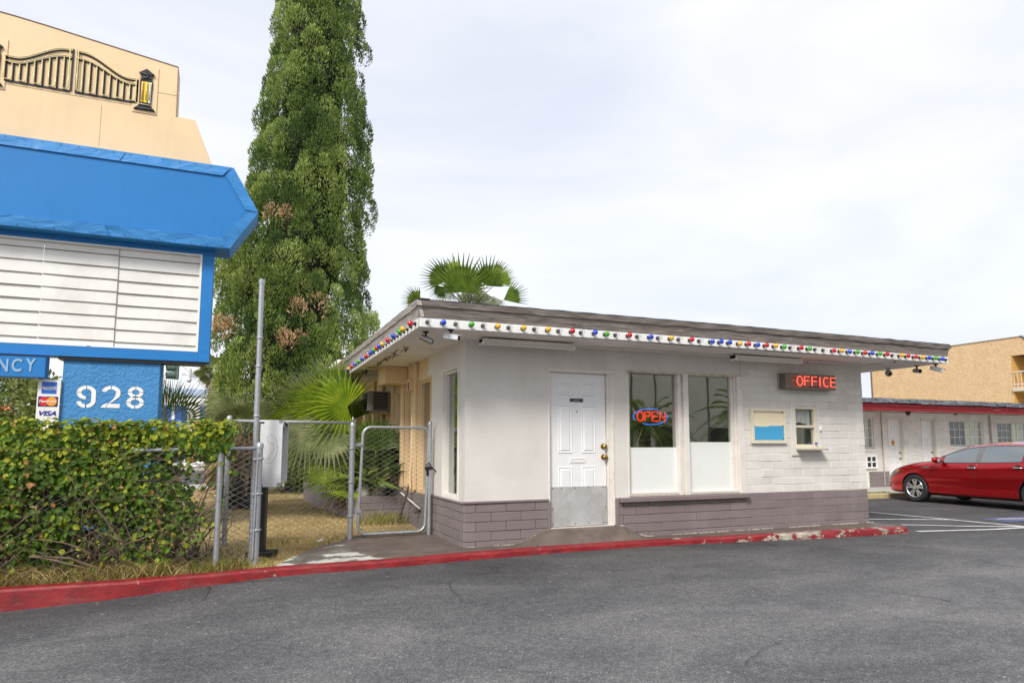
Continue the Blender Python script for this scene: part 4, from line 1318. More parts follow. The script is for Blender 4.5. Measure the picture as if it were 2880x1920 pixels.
# neon gates and lanterns on the tan panel
M_NT = mat('unlit_cream_tube', (.66, .58, .30), .25, .06, 9, 0, **{'Coat Weight': .5})
GYF = SY - .002
def scurve(u): return -.02*math.sin(min(u*2.2, 1)*math.pi) + ss(.12, .92, u)
def neon_gate(xo, xi, lab):
    """xo: outer low post, xi: inner tall post"""
    g = MB(); t = MB()
    z0 = 6.391
    H0, H1 = .345, .602
    s_ = 1 if xi > xo else -1
    X = lambda u: xo + (xi-xo)*u
    zt = lambda u: z0 + H0 - .01 + (H1-H0)*scurve(u)
    zm = lambda u: z0 + H0 - .085 + (H1-H0-.03)*scurve(u)
    def plate(pts, wd):
        for (a, c) in zip(pts, pts[1:]):
            d = Vector((c[0]-a[0], c[1]-a[1])).normalized(); n_ = Vector((-d.y, d.x))*wd/2
            g.prism([(a[0]-n_.x, a[1]-n_.y), (c[0]-n_.x, c[1]-n_.y), (c[0]+n_.x, c[1]+n_.y), (a[0]+n_.x, a[1]+n_.y)], GYF-.010, GYF)
    plate([(X(0)+.012, z0), (X(0)+.012, z0+H0)], .022); plate([(X(1)+.012, z0), (X(1)+.012, z0+H1+.02)], .022)
    plate([(X(0), z0-.008), (X(1), z0-.008)], .026)
    plate([(X(i/20), zt(i/20)-.012) for i in range(21)], .022); plate([(X(i/20), zm(i/20)-.012) for i in range(21)], .022)
    for i in range(1, 9):
        u = i/9
        plate([(X(u)+.014, z0), (X(u)+.014, zm(u))], .020)
    ty = GYF - .030
    t.tube([(X(i/24), ty, zt(i/24)+.006) for i in range(25)], .0075, 6)
    t.tube([(X(i/24), ty, zm(i/24)+.006) for i in range(25)], .0075, 6)
    t.tube([(X(0)-.006, ty, z0+H0), (X(0)-.006, ty, z0+.02), (X(.02), ty, z0+.004), (X(.1), ty, z0+.004), (X(1/9), ty, z0+.02), (X(1/9), ty, zm(1/9)-.02)], .0075, 6)
    for i in (2, 4, 6, 8):
        a, c = X(i/9), X((i+1)/9) - (.02*s_ if i == 8 else 0)
        t.tube([(a, ty, zm(i/9)-.02), (a, ty, z0+.03), (a+(c-a)*.18, ty, z0+.008), (a+(c-a)*.82, ty, z0+.008), (c, ty, z0+.03), (c, ty, (zm((i+1)/9)-.02) if i != 8 else z0+H1)], .0075, 6)
    go = g.build('gate_silhouette', M_BLACK, top)
    tag(go, lab)
    t.build('neon_tube', M_NT, top, smooth=True)
neon_gate(-3.150, -2.392, 'left half of the black and cream neon gate')
neon_gate(-1.577, -2.332, 'right half of the black and cream neon gate')
def lantern(cx, lab):
    box('lantern_backing', (cx-.165, SY-.012, 6.245, cx+.150, SY-.001, 6.965), M_STAN, top, .002)
    y = SY - .013
    q = MB()
    q.prism([(cx-.145, 6.284), (cx+.135, 6.284), (cx+.085, 6.335), (cx-.095, 6.335)], y-.02, y)
    q.prism([(cx-.085, 6.338), (cx+.075, 6.338), (cx+.075, 6.372), (cx-.085, 6.372)], y-.02, y)
    q.prism([(cx-.078, 6.374), (cx+.074, 6.374), (cx+.085, 6.72), (cx+.072, 6.765), (cx-.068, 6.765), (cx-.082, 6.72)], y-.012, y)
    q.prism([(cx-.062, 6.767), (cx+.062, 6.767), (cx+.085, 6.82), (cx+.10, 6.845), (cx+.065, 6.868), (cx+.03, 6.895), (cx, 6.915), (cx-.03, 6.895), (cx-.065, 6.868), (cx-.10, 6.845), (cx-.085, 6.82)], y-.02, y)
    lo = q.build('lantern_silhouette', M_BLACK, top)
    tag(lo, lab)
    for a, c, cc, nm in ((-.062, -.030, (.75, .42, .01), 'amber_glass'), (-.022, .030, (.85, .62, .02), 'yellow_glass'), (.038, .066, (.82, .82, .82), 'white_glass')):
        MB().prism([(cx+a, 6.40), (cx+c, 6.40), (cx+c+.006, 6.715), (cx+a+.0, 6.715)], y-.018, y-.0125).build('lantern_pane', mat(nm, cc, .3, .05, 8, 0), lo)
    t = MB()
    for dx in (-.05, .006, .05):
        t.tube([(cx+dx, y-.035, 6.43), (cx+dx+.004, y-.035, 6.70)], .007, 6)
    t.tube([(cx-.09, y-.03, 6.36), (cx+.08, y-.03, 6.36)], .006, 6)
    t.build('neon_tube', M_NT, lo, smooth=True)
    M_SOOT = mat('sooty_tube', (.10, .10, .10), .3, .2, 9, 0)
    for pts_ in ([(cx-.1, y-.03, 6.84), (cx, y-.035, 6.825), (cx+.1, y-.03, 6.84)], [(cx+.02, y-.03, 6.83), (cx+.01, y-.03, 6.78), (cx-.09, y-.03, 6.745)], [(cx-.13, y-.03, 6.30), (cx+.12, y-.03, 6.30)]):
        t = MB(); t.tube(pts_, .006, 6); t.build('dark_tube', M_SOOT, lo, smooth=True)
lantern(-1.455, 'neon lantern right of the gates')
lantern(-3.285, 'neon lantern left of the gates')

# ------------------------------------------------------------------ chain link fences
def chain(q, x0, x1, z0, z1, y, d=.058, r=.0038, y1=None):
    n = int((x1-x0)/d); h = d*.55; k = int((z1-z0)/h)
    for i in range(n+1):
        xm = x0 + d*(i+.5)
        pts = []
        for j in range(k+1):
            x = xm + (d/2 if (j+i) % 2 == 0 else -d/2)
            yy_ = y if y1 is None else y + (y1-y)*(x-x0)/(x1-x0)
            pts.append((x, yy_ + (.003 if j % 2 else -.003) + .006*noise.noise(Vector((x*2, j*.1, 3))), z0 + h*j))
        q.tube(pts, r, 3, caps=False)
def post(name, x, y, z0, z1, r, parent, cap=True, lean=0):
    q = MB(); q.cyl((x, y, z0), (x+lean, y, z1), r, n=14)
    if cap: q.lathe([(r*1.12, z1-.04), (r*1.12, z1), (r*.7, z1+.018), (0, z1+.024)], (x+lean, y, 0), 'z', 14)
    return q.build(name, M_GALV, parent, smooth=True, angle=40)
M_WIRE = mat('dull_fence_wire', (.20, .20, .20), .6, .2, 20, 0, metal=.3)
ff = thing('chain_link_fence', 'low chain link fence tangled in the hedge beside the kerb', 'fence', (-.2, 7.65, .2))
post('post', -.166, 7.62, .05, 1.56, .030, ff)
post('post', .215, 7.65, .05, 1.455, .036, ff)
post('post', -3.2, 7.65, .05, 1.44, .030, ff)
q = MB(); q.tube([(-3.3, 7.66, 1.385), (-1.0, 7.66, 1.392), (.20, 7.655, 1.412)], .021, 10); q.build('top_rail', M_GALV, ff, smooth=True)
q = MB(); q.tube([(.185, 7.61, .25), (.20, 7.61, 1.36)], .010, 8); q.build('tension_bar', M_GALV, ff)
for z in (.55, .93, 1.30):
    q = MB(); q.tube([(.215+.042*math.cos(R(a)), 7.65+.042*math.sin(R(a)), z) for a in range(0, 360, 30)], .010, 6, closed=True)
    q.box(.15, 7.60, z-.012, .20, 7.625, z+.012)
    q.build('clamp', M_GALV, ff, smooth=True, angle=40)
q = MB(); chain(q, -3.2, .17, .22, 1.375, 7.64); q.build('wire_mesh', M_WIRE, ff, fix=False)
bf = thing('chain_link_fence', 'taller chain link fence between the hedge and the walk gate', 'fence', (.65, 9.15, .2))
post('post', -.115, 9.15, .05, 1.80, .032, bf)
post('post', 1.43, 9.13, .05, 1.735, .036, bf)
q = MB(); q.lathe([(.02, 1.755), (.012, 1.80), (.004, 1.83), (0, 1.832)], (1.43, 9.13, 0), 'z', 10); q.build('post_finial', M_GALV, bf, smooth=True)
post('gate_post', 2.525, 9.17, .05, 1.76, .028, bf)
q = MB(); q.tube([(-.12, 9.15, 1.752), (1.43, 9.13, 1.742)], .021, 10); q.build('top_rail', M_GALV, bf, smooth=True)
for z in (.5, .95, 1.40):
    q = MB(); q.tube([(1.43+.043*math.cos(R(a)), 9.13+.043*math.sin(R(a)), z) for a in range(0, 360, 30)], .009, 6, closed=True)
    q.build('clamp', M_GALV, bf, smooth=True)
q = MB(); chain(q, -.08, 1.40, .24, 1.735, 9.14); q.build('wire_mesh', M_WIRE, bf, fix=False)
gt = thing('walk_gate', 'closed chain link walk gate with rounded tube frame by the office wall', 'gate', (2.0, 9.17, .22))
gx0, gx1, gz0, gz1, gr = 1.535, 2.465, .245, 1.690, .11
pts = []
for (cx, cz, a0) in ((gx1-gr, gz1-gr, 0), (gx0+gr, gz1-gr, 90), (gx0+gr, gz0+gr, 180), (gx1-gr, gz0+gr, 270)):
    for i in range(7):
        a = R(a0 + 15*i); z = cz + gr*math.sin(a)
        pts.append((cx + gr*math.cos(a) + .045*((z-gz0)/(gz1-gz0)), 9.17, z))
q = MB(); q.tube(pts, .021, 10, closed=True); q.build('tube_frame', M_GALV, gt, smooth=True)
q = MB(); chain(q, gx0+.05, gx1-.0, gz0+.02, gz1-.02, 9.17); q.build('wire_mesh', M_WIRE, gt, fix=False)
for z in (.55, 1.45):
    q = MB(); q.box(1.44, 9.14, z-.02, 1.575, 9.20, z+.02); q.build('hinge', M_GALV, gt, bevel=.004)
q = MB(); q.box(2.45, 9.13, 1.10, 2.56, 9.16, 1.14); q.box(2.47, 9.125, 1.02, 2.495, 9.15, 1.10); q.tube([(2.45, 9.13, 1.16), (2.50, 9.12, 1.20), (2.54, 9.13, 1.13), (2.62, 9.11, 1.06)], .010, 6)
q.build('latch', M_BLACK, gt, bevel=.003)
tp = thing('tall_pole', 'slim tall galvanised pole rising behind the pay phone', 'pole', (.172, 7.80, .2))
q = MB(); q.cyl((.176, 7.80, .05), (.176, 7.80, 2.30), .031, n=14); q.build('tube', M_GALV, tp, smooth=True, angle=40)
q = MB(); q.cyl((.176, 7.80, 2.302), (.172, 7.80, 3.28), .0285, n=14); q.lathe([(.033, 3.25), (.033, 3.30), (.0, 3.31)], (.172, 7.80, 0), 'z', 14); q.build('tube', M_GALV, tp, smooth=True, angle=40)
for z in (.9, 1.75, 2.30, 2.62):
    q = MB(); q.lathe([(.0325, z), (.0345, z+.006), (.0345, z+.022), (.0325, z+.028)], (.175, 7.80, 0), 'z', 14); q.build('joint_band', M_GALV, tp, smooth=True)

# ------------------------------------------------------------------ pay phone
ph = thing('pay_phone', 'silver pay phone enclosure with dotted handset on a black post', 'pay phone', (0, 0, 0))
PW, PD, PH = .243, .35, .757
bm = bmesh.new()
bmesh.ops.create_cube(bm, size=1.0)
for v in bm.verts: v.co = Vector((v.co.x*PW, v.co.y*PD + PD/2, v.co.z*PH + PH/2))
es = [e for e in bm.edges if abs((e.verts[0].co - e.verts[1].co).y) > .1]      # round the long top and bottom edges
bmesh.ops.bevel(bm, geom=es, offset=.045, segments=5, affect='EDGES')
f = max(bm.faces, key=lambda f: f.calc_center_median().x if f.normal.x > .99 else -9)
bmesh.ops.inset_individual(bm, faces=[f], thickness=.022)
r_ = bmesh.ops.extrude_discrete_faces(bm, faces=[f])
for ff_ in r_['faces']:
    for v in ff_.verts: v.co.x -= .17
bmesh.ops.recalc_face_normals(bm, faces=bm.faces)
me = bpy.data.meshes.new('phone_shell')
bm.to_mesh(me); bm.free()
M_ALU = mat('scuffed_aluminium', (.68, .68, .69), .45, .08, 5, .06, 60, metal=.2, dirt=(.36, .35, .34), dirtamt=.5, dscale=5)
me.materials.append(M_ALU)
shell = link(me, 'phone_shell', ph); shell.location = (0, 0, .775)
box('name_band', (PW/2-.004, .03, .675+.005, PW/2+.004, PD-.03, .735), M_ALU, shell, .002)
tm = text_mesh('Phone', .075, .001, 0, .002)
tm.transform(Matrix.Rotation(R(90), 4, 'Z')); tm.materials.clear(); tm.materials.append(M_BLACK)
tx = link(tm, 'phone_lettering', shell); tx.location = (PW/2+.0055, .07, .687)
box('phone_back', (-.06, .04, .05, -.055, PD-.04, .66), M_DARK, shell, .002)
hs = [(1772, 290), (1790, 287), (1806, 293), (1818, 308), (1826, 330), (1831, 358), (1832, 388), (1826, 418), (1816, 442), (1804, 460), (1788, 472), (1770, 474), (1757, 466), (1754, 456), (1765, 448), (1778, 440), (1786, 430), (1783, 452), (1768, 430), (1775, 424), (1790, 412), (1802, 396), (1808, 376), (1809, 356), (1804, 342), (1795, 345), (1780, 340), (1768, 328), (1763, 312), (1763, 298)]
q = MB()
ring = [Vector(((x-1718)/142*PW - PW/2, 0, (630-y)/445*PH)) for x, y in hs]
for a, c in zip(ring, ring[1:]+ring[:1]):
    n = max(1, int((c-a).length/.0115))
    for i in range(n):
        p = a.lerp(c, i/n)
        q.lathe([(.0036, .001), (.0036, -.0015), (0, -.002)], (p.x, 0, p.z), 'y', 6)
q.build('handset_dots', M_BLACK, shell)
q = MB(); q.box(-.20, .12, .0, -.065, .25, .80); q.build('post', M_BLACK, ph, bevel=.006)
q = MB(); q.box(-.25, .05, -.02, .06, .32, .04); q.build('foot_plate', M_BLACK, ph, bevel=.006)
ph.location = (.345, 8.03, .2)
ph.rotation_euler = (0, 0, R(-15))

# ------------------------------------------------------------------ planter beside the side wall
pt = thing('planter', 'low mauve block planter along the tan side wall', 'planter', (2.1, 12.5, .2))
M_PLANT_LIT = block_mat('planter_lit_side', (.36, .31, .30), (.5, .46, .43), .3)  # paler mauve: the stronger light on the left face is painted in
fw_ = box('end_wall', (1.885, 11.105, .05, WXL-.02, 11.25, .598), M_MAUVE, pt, .006)
bricks(fw_, 'y', 11.098, 1.88, WXL-.02, [(.14+CH*i, .14+CH*(i+1)) for i in range(4)], M_MAUVE, D=.04)
q = MB()
q.add([(1.88, 11.10, .05), (2.02, 11.26, .05), (1.56, 15.95, .05), (1.42, 15.9, .05), (1.88, 11.10, .60), (2.02, 11.26, .60), (1.56, 15.95, .60), (1.42, 15.9, .60)], [(0,1,2,3), (4,5,6,7), (0,1,5,4), (1,2,6,5), (2,3,7,6), (3,0,4,7)])
q.build('side_wall', M_PLANT_LIT, pt, bevel=.008)
q = MB(); q.grid(lambda u, v: (1.98 - .46*v + (2.6-1.98+.46*v)*u, 11.2 + 4.7*v, .53 + .06*noise.noise(Vector((u*3, v*9, 1)))), 14, 40)
q.build('soil', M_SOIL, pt, smooth=True, fix=False)
M_ROCK = mat('pale_rock', (.52, .47, .42), .85, .25, 9, .8, 30)
for i, (x, y, s_) in enumerate(((2.0, 11.45, .13), (2.22, 11.42, .10), (1.93, 11.75, .10))):
    bm = bmesh.new(); bmesh.ops.create_icosphere(bm, subdivisions=3, radius=s_)
    for v in bm.verts: v.co += v.co.normalized()*.35*s_*noise.noise(v.co*9 + Vector((i*7, 0, 0)))
    me = bpy.data.meshes.new('rock'); bm.to_mesh(me); bm.free(); me.materials.append(M_ROCK)
    o = link(me, 'rock'); o.location = (x, y, .60 + s_*.4)
    tag(o, ('largest pale rock at the planter front corner', 'small pale rock at the middle of the planter front', 'small pale rock behind the largest planter rock')[i], 'rock', 'pale rocks in the planter')
pp = MB()
pp.grid(lambda u, v: (.98+.07*u+.01*v, 8.92+.05*v, .222 + .03*noise.noise(Vector((u*4, v*4, 0))) + .02*u*v), 5, 5)
tag(pp.build('paper_scrap', mat('litter_white', (.75, .75, .75), .7, .03, 5, 0), fix=False), 'crumpled white paper scrap lying on the dry grass by the fence', 'litter')
# ------------------------------------------------------------------ vegetation
M_BARK = mat('grey_brown_bark', (.11, .08, .055), .9, .3, 9, .9, 22, bdist=.02)
M_TWIG = mat('dry_twig', (.16, .115, .075), .85, .3, 12, .4, 60)
M_CYP = leafmat('cypress_foliage', [(.053, .100, .021), (.135, .212, .045), (.28, .37, .10)], 1.3, .15, .6, .25, 7)
M_CYPL = leafmat('cypress_pale_foliage', [(.12, .185, .038), (.26, .345, .083), (.47, .55, .18)], 1.3, .15, .6, .25, 7)
M_CYPD = leafmat('cypress_deep_foliage', [(.022, .052, .013), (.055, .110, .026), (.12, .19, .05)], 1.3, .15, .6, .25, 7)
M_CYPIN = mat('cypress_inner_shade', (.010, .012, .005), .9, .4, 6, 0)  # near black: the shade deep in the crown put into the colour
M_CYPDEAD = leafmat('dead_cypress_twigs', [(.42, .27, .14), (.66, .47, .29)], 3, .1, .8, .1)
M_PALM = leafmat('green_palm_leaf', [(.10, .17, .012), (.23, .33, .018), (.40, .47, .05)], 1.6, .30, .38, .5, 6)
M_PALMD = leafmat('dark_palm_leaf', [(.045, .09, .012), (.10, .165, .02), (.20, .27, .045)], 1.6, .25, .38, .5, 6)
M_PALMG = leafmat('grey_green_palm_leaf', [(.13, .17, .06), (.26, .30, .12), (.46, .46, .24)], 1.6, .25, .45, .4, 6)
M_PALMDRY = leafmat('dry_palm_leaf', [(.15, .095, .045), (.30, .20, .10), (.48, .36, .20)], 2.5, .15, .75, .15, 8)
M_STALK = mat('palm_stalk', (.22, .25, .06), .5, .25, 6, .1, 40)

def v3(*a): return Vector(a)
# ---- tall cypress
CD = 18.5
CPROF = [(1090, 560, 800), (980, 545, 828), (900, 528, 835), (850, 518, 838), (800, 508, 840), (760, 500, 840), (720, 500, 834), (680, 505, 818), (640, 512, 832), (605, 524, 842), (570, 550, 840), (520, 568, 842), (480, 575, 846), (400, 588, 850), (350, 594, 842), (300, 600, 834), (250, 606, 826), (200, 618, 828), (150, 623, 836), (110, 628, 834), (60, 636, 822), (0, 640, 814), (-90, 655, 800), (-200, 680, 785), (-300, 705, 765), (-380, 730, 745)]
prof = []
for y_, xl, xr in CPROF:
    a = PD_(xl*1.2245, y_*1.2245, CD); c = PD_(xr*1.2245, y_*1.2245, CD)
    prof.append((a.z, (a+c)/2, (c-a).length/2))
prof.sort(key=lambda t: t[0])
def cyp_at(z):
    if z <= prof[0][0]: return prof[0][1], prof[0][2]
    for (za, ca, ra), (zb, cb, rb) in zip(prof, prof[1:]):
        if z <= zb:
            t = (z-za)/(zb-za); return ca.lerp(cb, t), ra+(rb-ra)*t
    return prof[-1][1], prof[-1][2]*.5
cyp = thing('cypress_tree', 'tall dense dark green cypress rising behind the blue sign', 'tree', tuple(Vector((prof[0][1].x, prof[0][1].y, .15))))
cr = random.Random(11)
vs, fs, dvs, dfs = [], [], [], []
deadpx = [(548, 770), (566, 776), (736, 748), (722, 790), (752, 744), (712, 808), (690, 540)]
deadp = [PD_(x*1.2245, y*1.2245, CD) for x, y in deadpx]
def clump(vs, fs, c, out, ra, rb, n, rr, lw, ll):
    """cauliflower-like spray cluster: scale-leaf sprays standing out of an upright ellipsoid"""
    for _ in range(n):
        d = v3(rr.gauss(0, 1), rr.gauss(0, 1), rr.gauss(0, 1)) + out*.8 + v3(0, 0, .45)
        d.normalize()
        k = .55 + .45*rr.random()**.5
        p = c + v3(d.x*ra, d.y*ra, d.z*rb)*k
        a = (d*.8 + v3(rr.uniform(-.4, .4), rr.uniform(-.4, .4), .95 + rr.uniform(-.3, .4))).normalized()
        s_ = a.cross(v3(rr.uniform(-1, 1), rr.uniform(-1, 1), rr.uniform(-1, 1)))
        s_ = s_.normalized() if s_.length > 1e-4 else a.orthogonal().normalized()
        l = ll*(.6+.8*rr.random()); wd = lw*(.6+.8*rr.random())
        b0 = len(vs)
        vs.extend([p - s_*wd*.4, p + s_*wd*.4, p + a*l*.5 + s_*wd, p + a*l, p + a*l*.5 - s_*wd])
        fs.append((b0, b0+1, b0+2, b0+3, b0+4))
K = 0
placed = []
tries = 0
cmi = []
while K < 760 and tries < 60000:
    tries += 1
    z = prof[0][0] - .2 + (prof[-1][0]-prof[0][0]+.2)*cr.random()
    c, r0 = cyp_at(z)
    if cr.random() > r0/2.2: continue
    an = cr.random()*6.283
    if math.sin(an) > .45 and cr.random() < .8: continue          # few on the far side
    dirv = _RT*math.cos(an) + _fh*math.sin(an)
    ra = .17 + .24*cr.random()**1.5; rb = ra*(1.4+.6*cr.random())
    r1 = r0*(1.0 + .17*noise.noise(v3(math.cos(an)*1.5, math.sin(an)*1.5, z*.85)) + .10*noise.noise(v3(math.cos(an)*3.5, math.sin(an)*3.5, z*2.1+5))) - ra*.5 - .36*cr.random()**2
    p = c + dirv*r1; p.z = z
    if any((p-o_).length < .56*(ra+q_) for o_, q_ in placed): continue
    placed.append((p, ra))
    dead = math.sin(an) < .2 and any(((p-d_).dot(_RT))**2 + (p.z-d_.z)**2 < .26**2 for d_ in deadp)
    if dead: clump(dvs, dfs, p, dirv, ra*.8, rb*.6, 110, cr, .020, .10)
    else:
        n0 = len(fs)
        clump(vs, fs, p, dirv, ra, rb, int(2600*ra*rb), cr, .0135, .075)
        mi_ = cr.choice([0, 0, 1, 1, 2])
        cmi += [mi_]*(len(fs)-n0)
    K += 1
for i in range(5200):                                            # looser sprays filling between the clusters
    z = prof[0][0] + (prof[-1][0]-prof[0][0])*cr.random()
    c, r0 = cyp_at(z); an = cr.random()*6.283
    if math.sin(an) > .4: continue
    dirv = _RT*math.cos(an) + _fh*math.sin(an)
    p = c + dirv*r0*cr.uniform(.62, .86); p.z = z
    clump(vs, fs, p, dirv, .07, .10, 3, cr, .019, .075)
cmi += [2]*(len(fs)-len(cmi))
me = bpy.data.meshes.new('crown'); me.from_pydata(vs, [], fs); me.materials.append(M_CYP); me.materials.append(M_CYPL); me.materials.append(M_CYPD)
me.polygons.foreach_set('material_index', cmi)
link(me, 'crown', cyp)
me = bpy.data.meshes.new('dead_sprays'); me.from_pydata(dvs, [], dfs); me.materials.append(M_CYPDEAD)
tag(link(me, 'dead_sprays', cyp), 'patches of dead tan twigs low in the crown')
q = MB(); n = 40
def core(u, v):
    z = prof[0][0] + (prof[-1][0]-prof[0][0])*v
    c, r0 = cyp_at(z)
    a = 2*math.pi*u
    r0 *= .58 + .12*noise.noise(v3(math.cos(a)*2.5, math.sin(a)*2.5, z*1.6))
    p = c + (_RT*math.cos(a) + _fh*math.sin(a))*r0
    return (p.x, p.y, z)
q.grid(core, 36, 110); q.build('inner_shade_core', M_CYPIN, cyp, fix=False)  # dark shell added inside the crown to stand in for its shade
c0 = prof[0][1]
q = MB(); q.tube([(c0.x, c0.y, .05), (c0.x, c0.y, 2.0), (c0.x+.1, c0.y, 9), (c0.x+.1, c0.y, 17)], [.32, .25, .15, .03], 10); q.build('trunk', M_BARK, cyp)
# low skirt of the crown near the ground
vs, fs = [], []
for i in range(120):
    an = cr.random()*6.283
    if math.sin(an) > .4: continue
    dirv = _RT*math.cos(an) + _fh*math.sin(an)
    p = c0 + dirv*(1.6+.25*cr.random()); p.z = .35 + 1.2*cr.random()
    clump(vs, fs, p, dirv, .25, .36, 130, cr, .019, .075)
me = bpy.data.meshes.new('crown_skirt'); me.from_pydata(vs, [], fs); me.materials.append(M_CYP); link(me, 'crown_skirt', cyp)

# ---- fan palms
def frond(parent, base, hub, axis, normal, Rr, nseg, spread, mats, rr, droop=.18, stalk=.016, wid=1.0, fall=.20):
    """fan leaf: folded segments round the hub, free thread-like tips, on its stalk from base to hub"""
    base, hub = Vector(base), Vector(hub)
    ax = Vector(axis).normalized()
    nm = Vector(normal); nm = (nm - ax*nm.dot(ax)).normalized()
    sd = ax.cross(nm).normalized()
    q = MB()
    dth = R(spread)/nseg
    T = [0, .25, .45, .60, .70, .85, 1.0]
    for i in range(nseg):
        th = -R(spread)/2 + dth*(i+.5)
        d = ax*math.cos(th) + sd*math.sin(th)
        lat = -ax*math.sin(th) + sd*math.cos(th)
        Ri = Rr*((1-fall) + fall*math.cos(th*.8))*(.93+.12*rr.random())
        dr = droop*(.6+.8*rr.random())
        tw = rr.uniform(-.06, .06)
        rows = []
        for t in T:
            wd = math.tan(dth/2)*t*Ri*1.02*wid if t <= .60 else math.tan(dth/2)*.60*Ri*wid*(.52 if t < .75 else .30 if t < .9 else .04)
            p = hub + d*(t*Ri) + lat*tw*Ri*max(0, t-.5) - v3(0, 0, 1)*dr*Ri*max(0, t-.45)**2*2.2 - nm*(.10*Ri*abs(th)*t*t*.5)
            rows.append((p - lat*wd, p + nm*wd*1.15, p + lat*wd))
        vs_ = [x for r_ in rows for x in r_]
        fs_ = []
        for k in range(len(T)-1):
            fs_ += [(3*k, 3*k+1, 3*k+4, 3*k+3), (3*k+1, 3*k+2, 3*k+5, 3*k+4)]
        q.add(vs_, fs_)
    if (hub-base).length > .02:
        mid = base.lerp(hub, .55) + v3(0, 0, .06)*(hub-base).length
        q.tube([base, mid, hub], [stalk*1.5, stalk, stalk*.7], 6, m=1)
    return q.build('frond', mats, parent, fix=False)
def crown(parent, top, Rr, stalk, nf, rr, mats, lo=-35, hi=85, nseg=34, spread=210, droop=.25):
    for i in range(nf):
        az = i*2.39996 + rr.uniform(-.3, .3)
        el = R(lo + (hi-lo)*((i+.5)/nf)**.85 + rr.uniform(-6, 6))
        d = v3(math.cos(az)*math.cos(el), math.sin(az)*math.cos(el), math.sin(el))
        hub = top + d*stalk*(.85+.3*rr.random())
        ax = (d + v3(0, 0, -.25*math.cos(el))).normalized()
        nm = v3(0, 0, 1) + v3(rr.uniform(-.4, .4), rr.uniform(-.4, .4), 0) - d*.3
        frond(parent, top, hub, ax, nm, Rr*(.85+.25*rr.random()), nseg, spread, mats, rr, droop)
def skirt(parent, top, length, rad, n, rr, m_=None):
    """hanging dead leaves round the trunk"""
    q = MB()
    for i in range(n):
        a = rr.random()*6.283; t = rr.random()
        o = v3(math.cos(a), math.sin(a), 0)
        p = top - v3(0, 0, length*t) + o*rad*.45
        d = (o*rr.uniform(.2, .9) + v3(rr.uniform(-.3, .3), rr.uniform(-.3, .3), -1)).normalized()
        s_ = d.cross(o).normalized(); l = rad*(.9+.9*rr.random()); wd = .02+.035*rr.random()
        q.add([p - s_*wd*.4, p + s_*wd*.4, p + d*l*.5 + s_*wd + o*.03, p + d*l, p + d*l*.5 - s_*wd + o*.03], [(0,1,2,3,4)])
    q.build('dead_leaf_skirt', m_ or M_PALMDRY, parent, fix=False)
def trunk(parent, x, y, z0, z1, r0, r1, lean=0):
    q = MB(); n = int((z1-z0)/.12)
    pts = [(x + lean*(i/n), y, z0 + (z1-z0)*i/n) for i in range(n+1)]
    q.tube(pts, [(r0 + (r1-r0)*i/n)*(1.0 + (.14 if i % 2 else -.04)) for i in range(n+1)], 12)
    q.build('trunk', M_BARK, parent)
pr = random.Random(5)
def img_frond(parent, hubpx, Y, base, ang, Rr, spread, mats, nseg=26, tilt=0.25, away=0.0, droop=.15, wid=1.0, fall=.20):
    h = PY_(hubpx[0], hubpx[1], Y)
    ax = _RT*math.cos(R(ang)) + v3(0, 0, 1)*math.sin(R(ang)) + _fh*away
    nm = -_fh + v3(0, 0, tilt) + _RT*pr.uniform(-.25, .25)
    return frond(parent, base, h, ax, nm, Rr, nseg, spread, mats, pr, droop, wid=wid, fall=fall)
MP = [M_PALM, M_STALK]; MPD = [M_PALMD, M_STALK]; MPG = [M_PALMG, M_STALK]; MDR = [M_PALMDRY, M_PALMDRY]
# big young palm in the planter, in front of the left eave
bp_ = v3(2.02, 12.35, .95)
bigp = thing('fan_palm', 'large bright green fan palm spreading over the planter', 'palm', (2.02, 12.35, .55))
trunk(bigp, 2.02, 12.35, .45, 1.0, .17, .20)
z4 = lambda x, y: (560+x/2.45, 960+y/2.45)
for (hx, hy, Y, an, Rr, sp, mm, aw) in [
    (1020, 448, 11.55, 168, .86, 250, MP, -.1), (830, 500, 11.95, 160, 1.02, 170, MP, .1), (1000, 455, 12.2, 112, 1.0, 90, MPG, .2),
    (960, 420, 12.1, 135, 1.05, 120, MP, .1), (1050, 440, 12.0, 75, .34, 90, MPG, .1), (900, 470, 11.8, 150, .95, 140, MP, 0), (980, 520, 11.7, 195, .8, 180, MP, -.1), (760, 570, 11.8, 215, .85, 190, MPG, -.2),
    (900, 600, 11.6, 240, .80, 200, MPG, -.2), (1000, 640, 11.9, 262, .75, 180, MPG, 0), (720, 520, 12.4, 175, .85, 150, MP, .2),
    (820, 700, 12.3, 225, .80, 180, MPG, .1), (1010, 560, 12.7, 95, .9, 140, MPD, .4), (940, 760, 11.7, 235, .55, 190, MP, -.2),
    (870, 560, 12.8, 140, .9, 160, MPG, .3), (780, 470, 12.3, 150, 1.0, 110, MPG, .1), (900, 400, 12.5, 120, 1.0, 100, MPG, .2), (700, 580, 11.9, 190, .85, 140, MP, -.1), (860, 880, 11.6, 200, .45, 190, MP, -.2), (960, 900, 11.5, 250, .4, 190, MP, -.2), (700, 640, 12.2, 200, .7, 160, MP, 0)]:
    img_frond(bigp, z4(hx, hy), Y, bp_, an, Rr, sp, mm, away=aw)
skirt(bigp, v3(2.02, 12.35, 1.15), .5, .45, 90, pr)
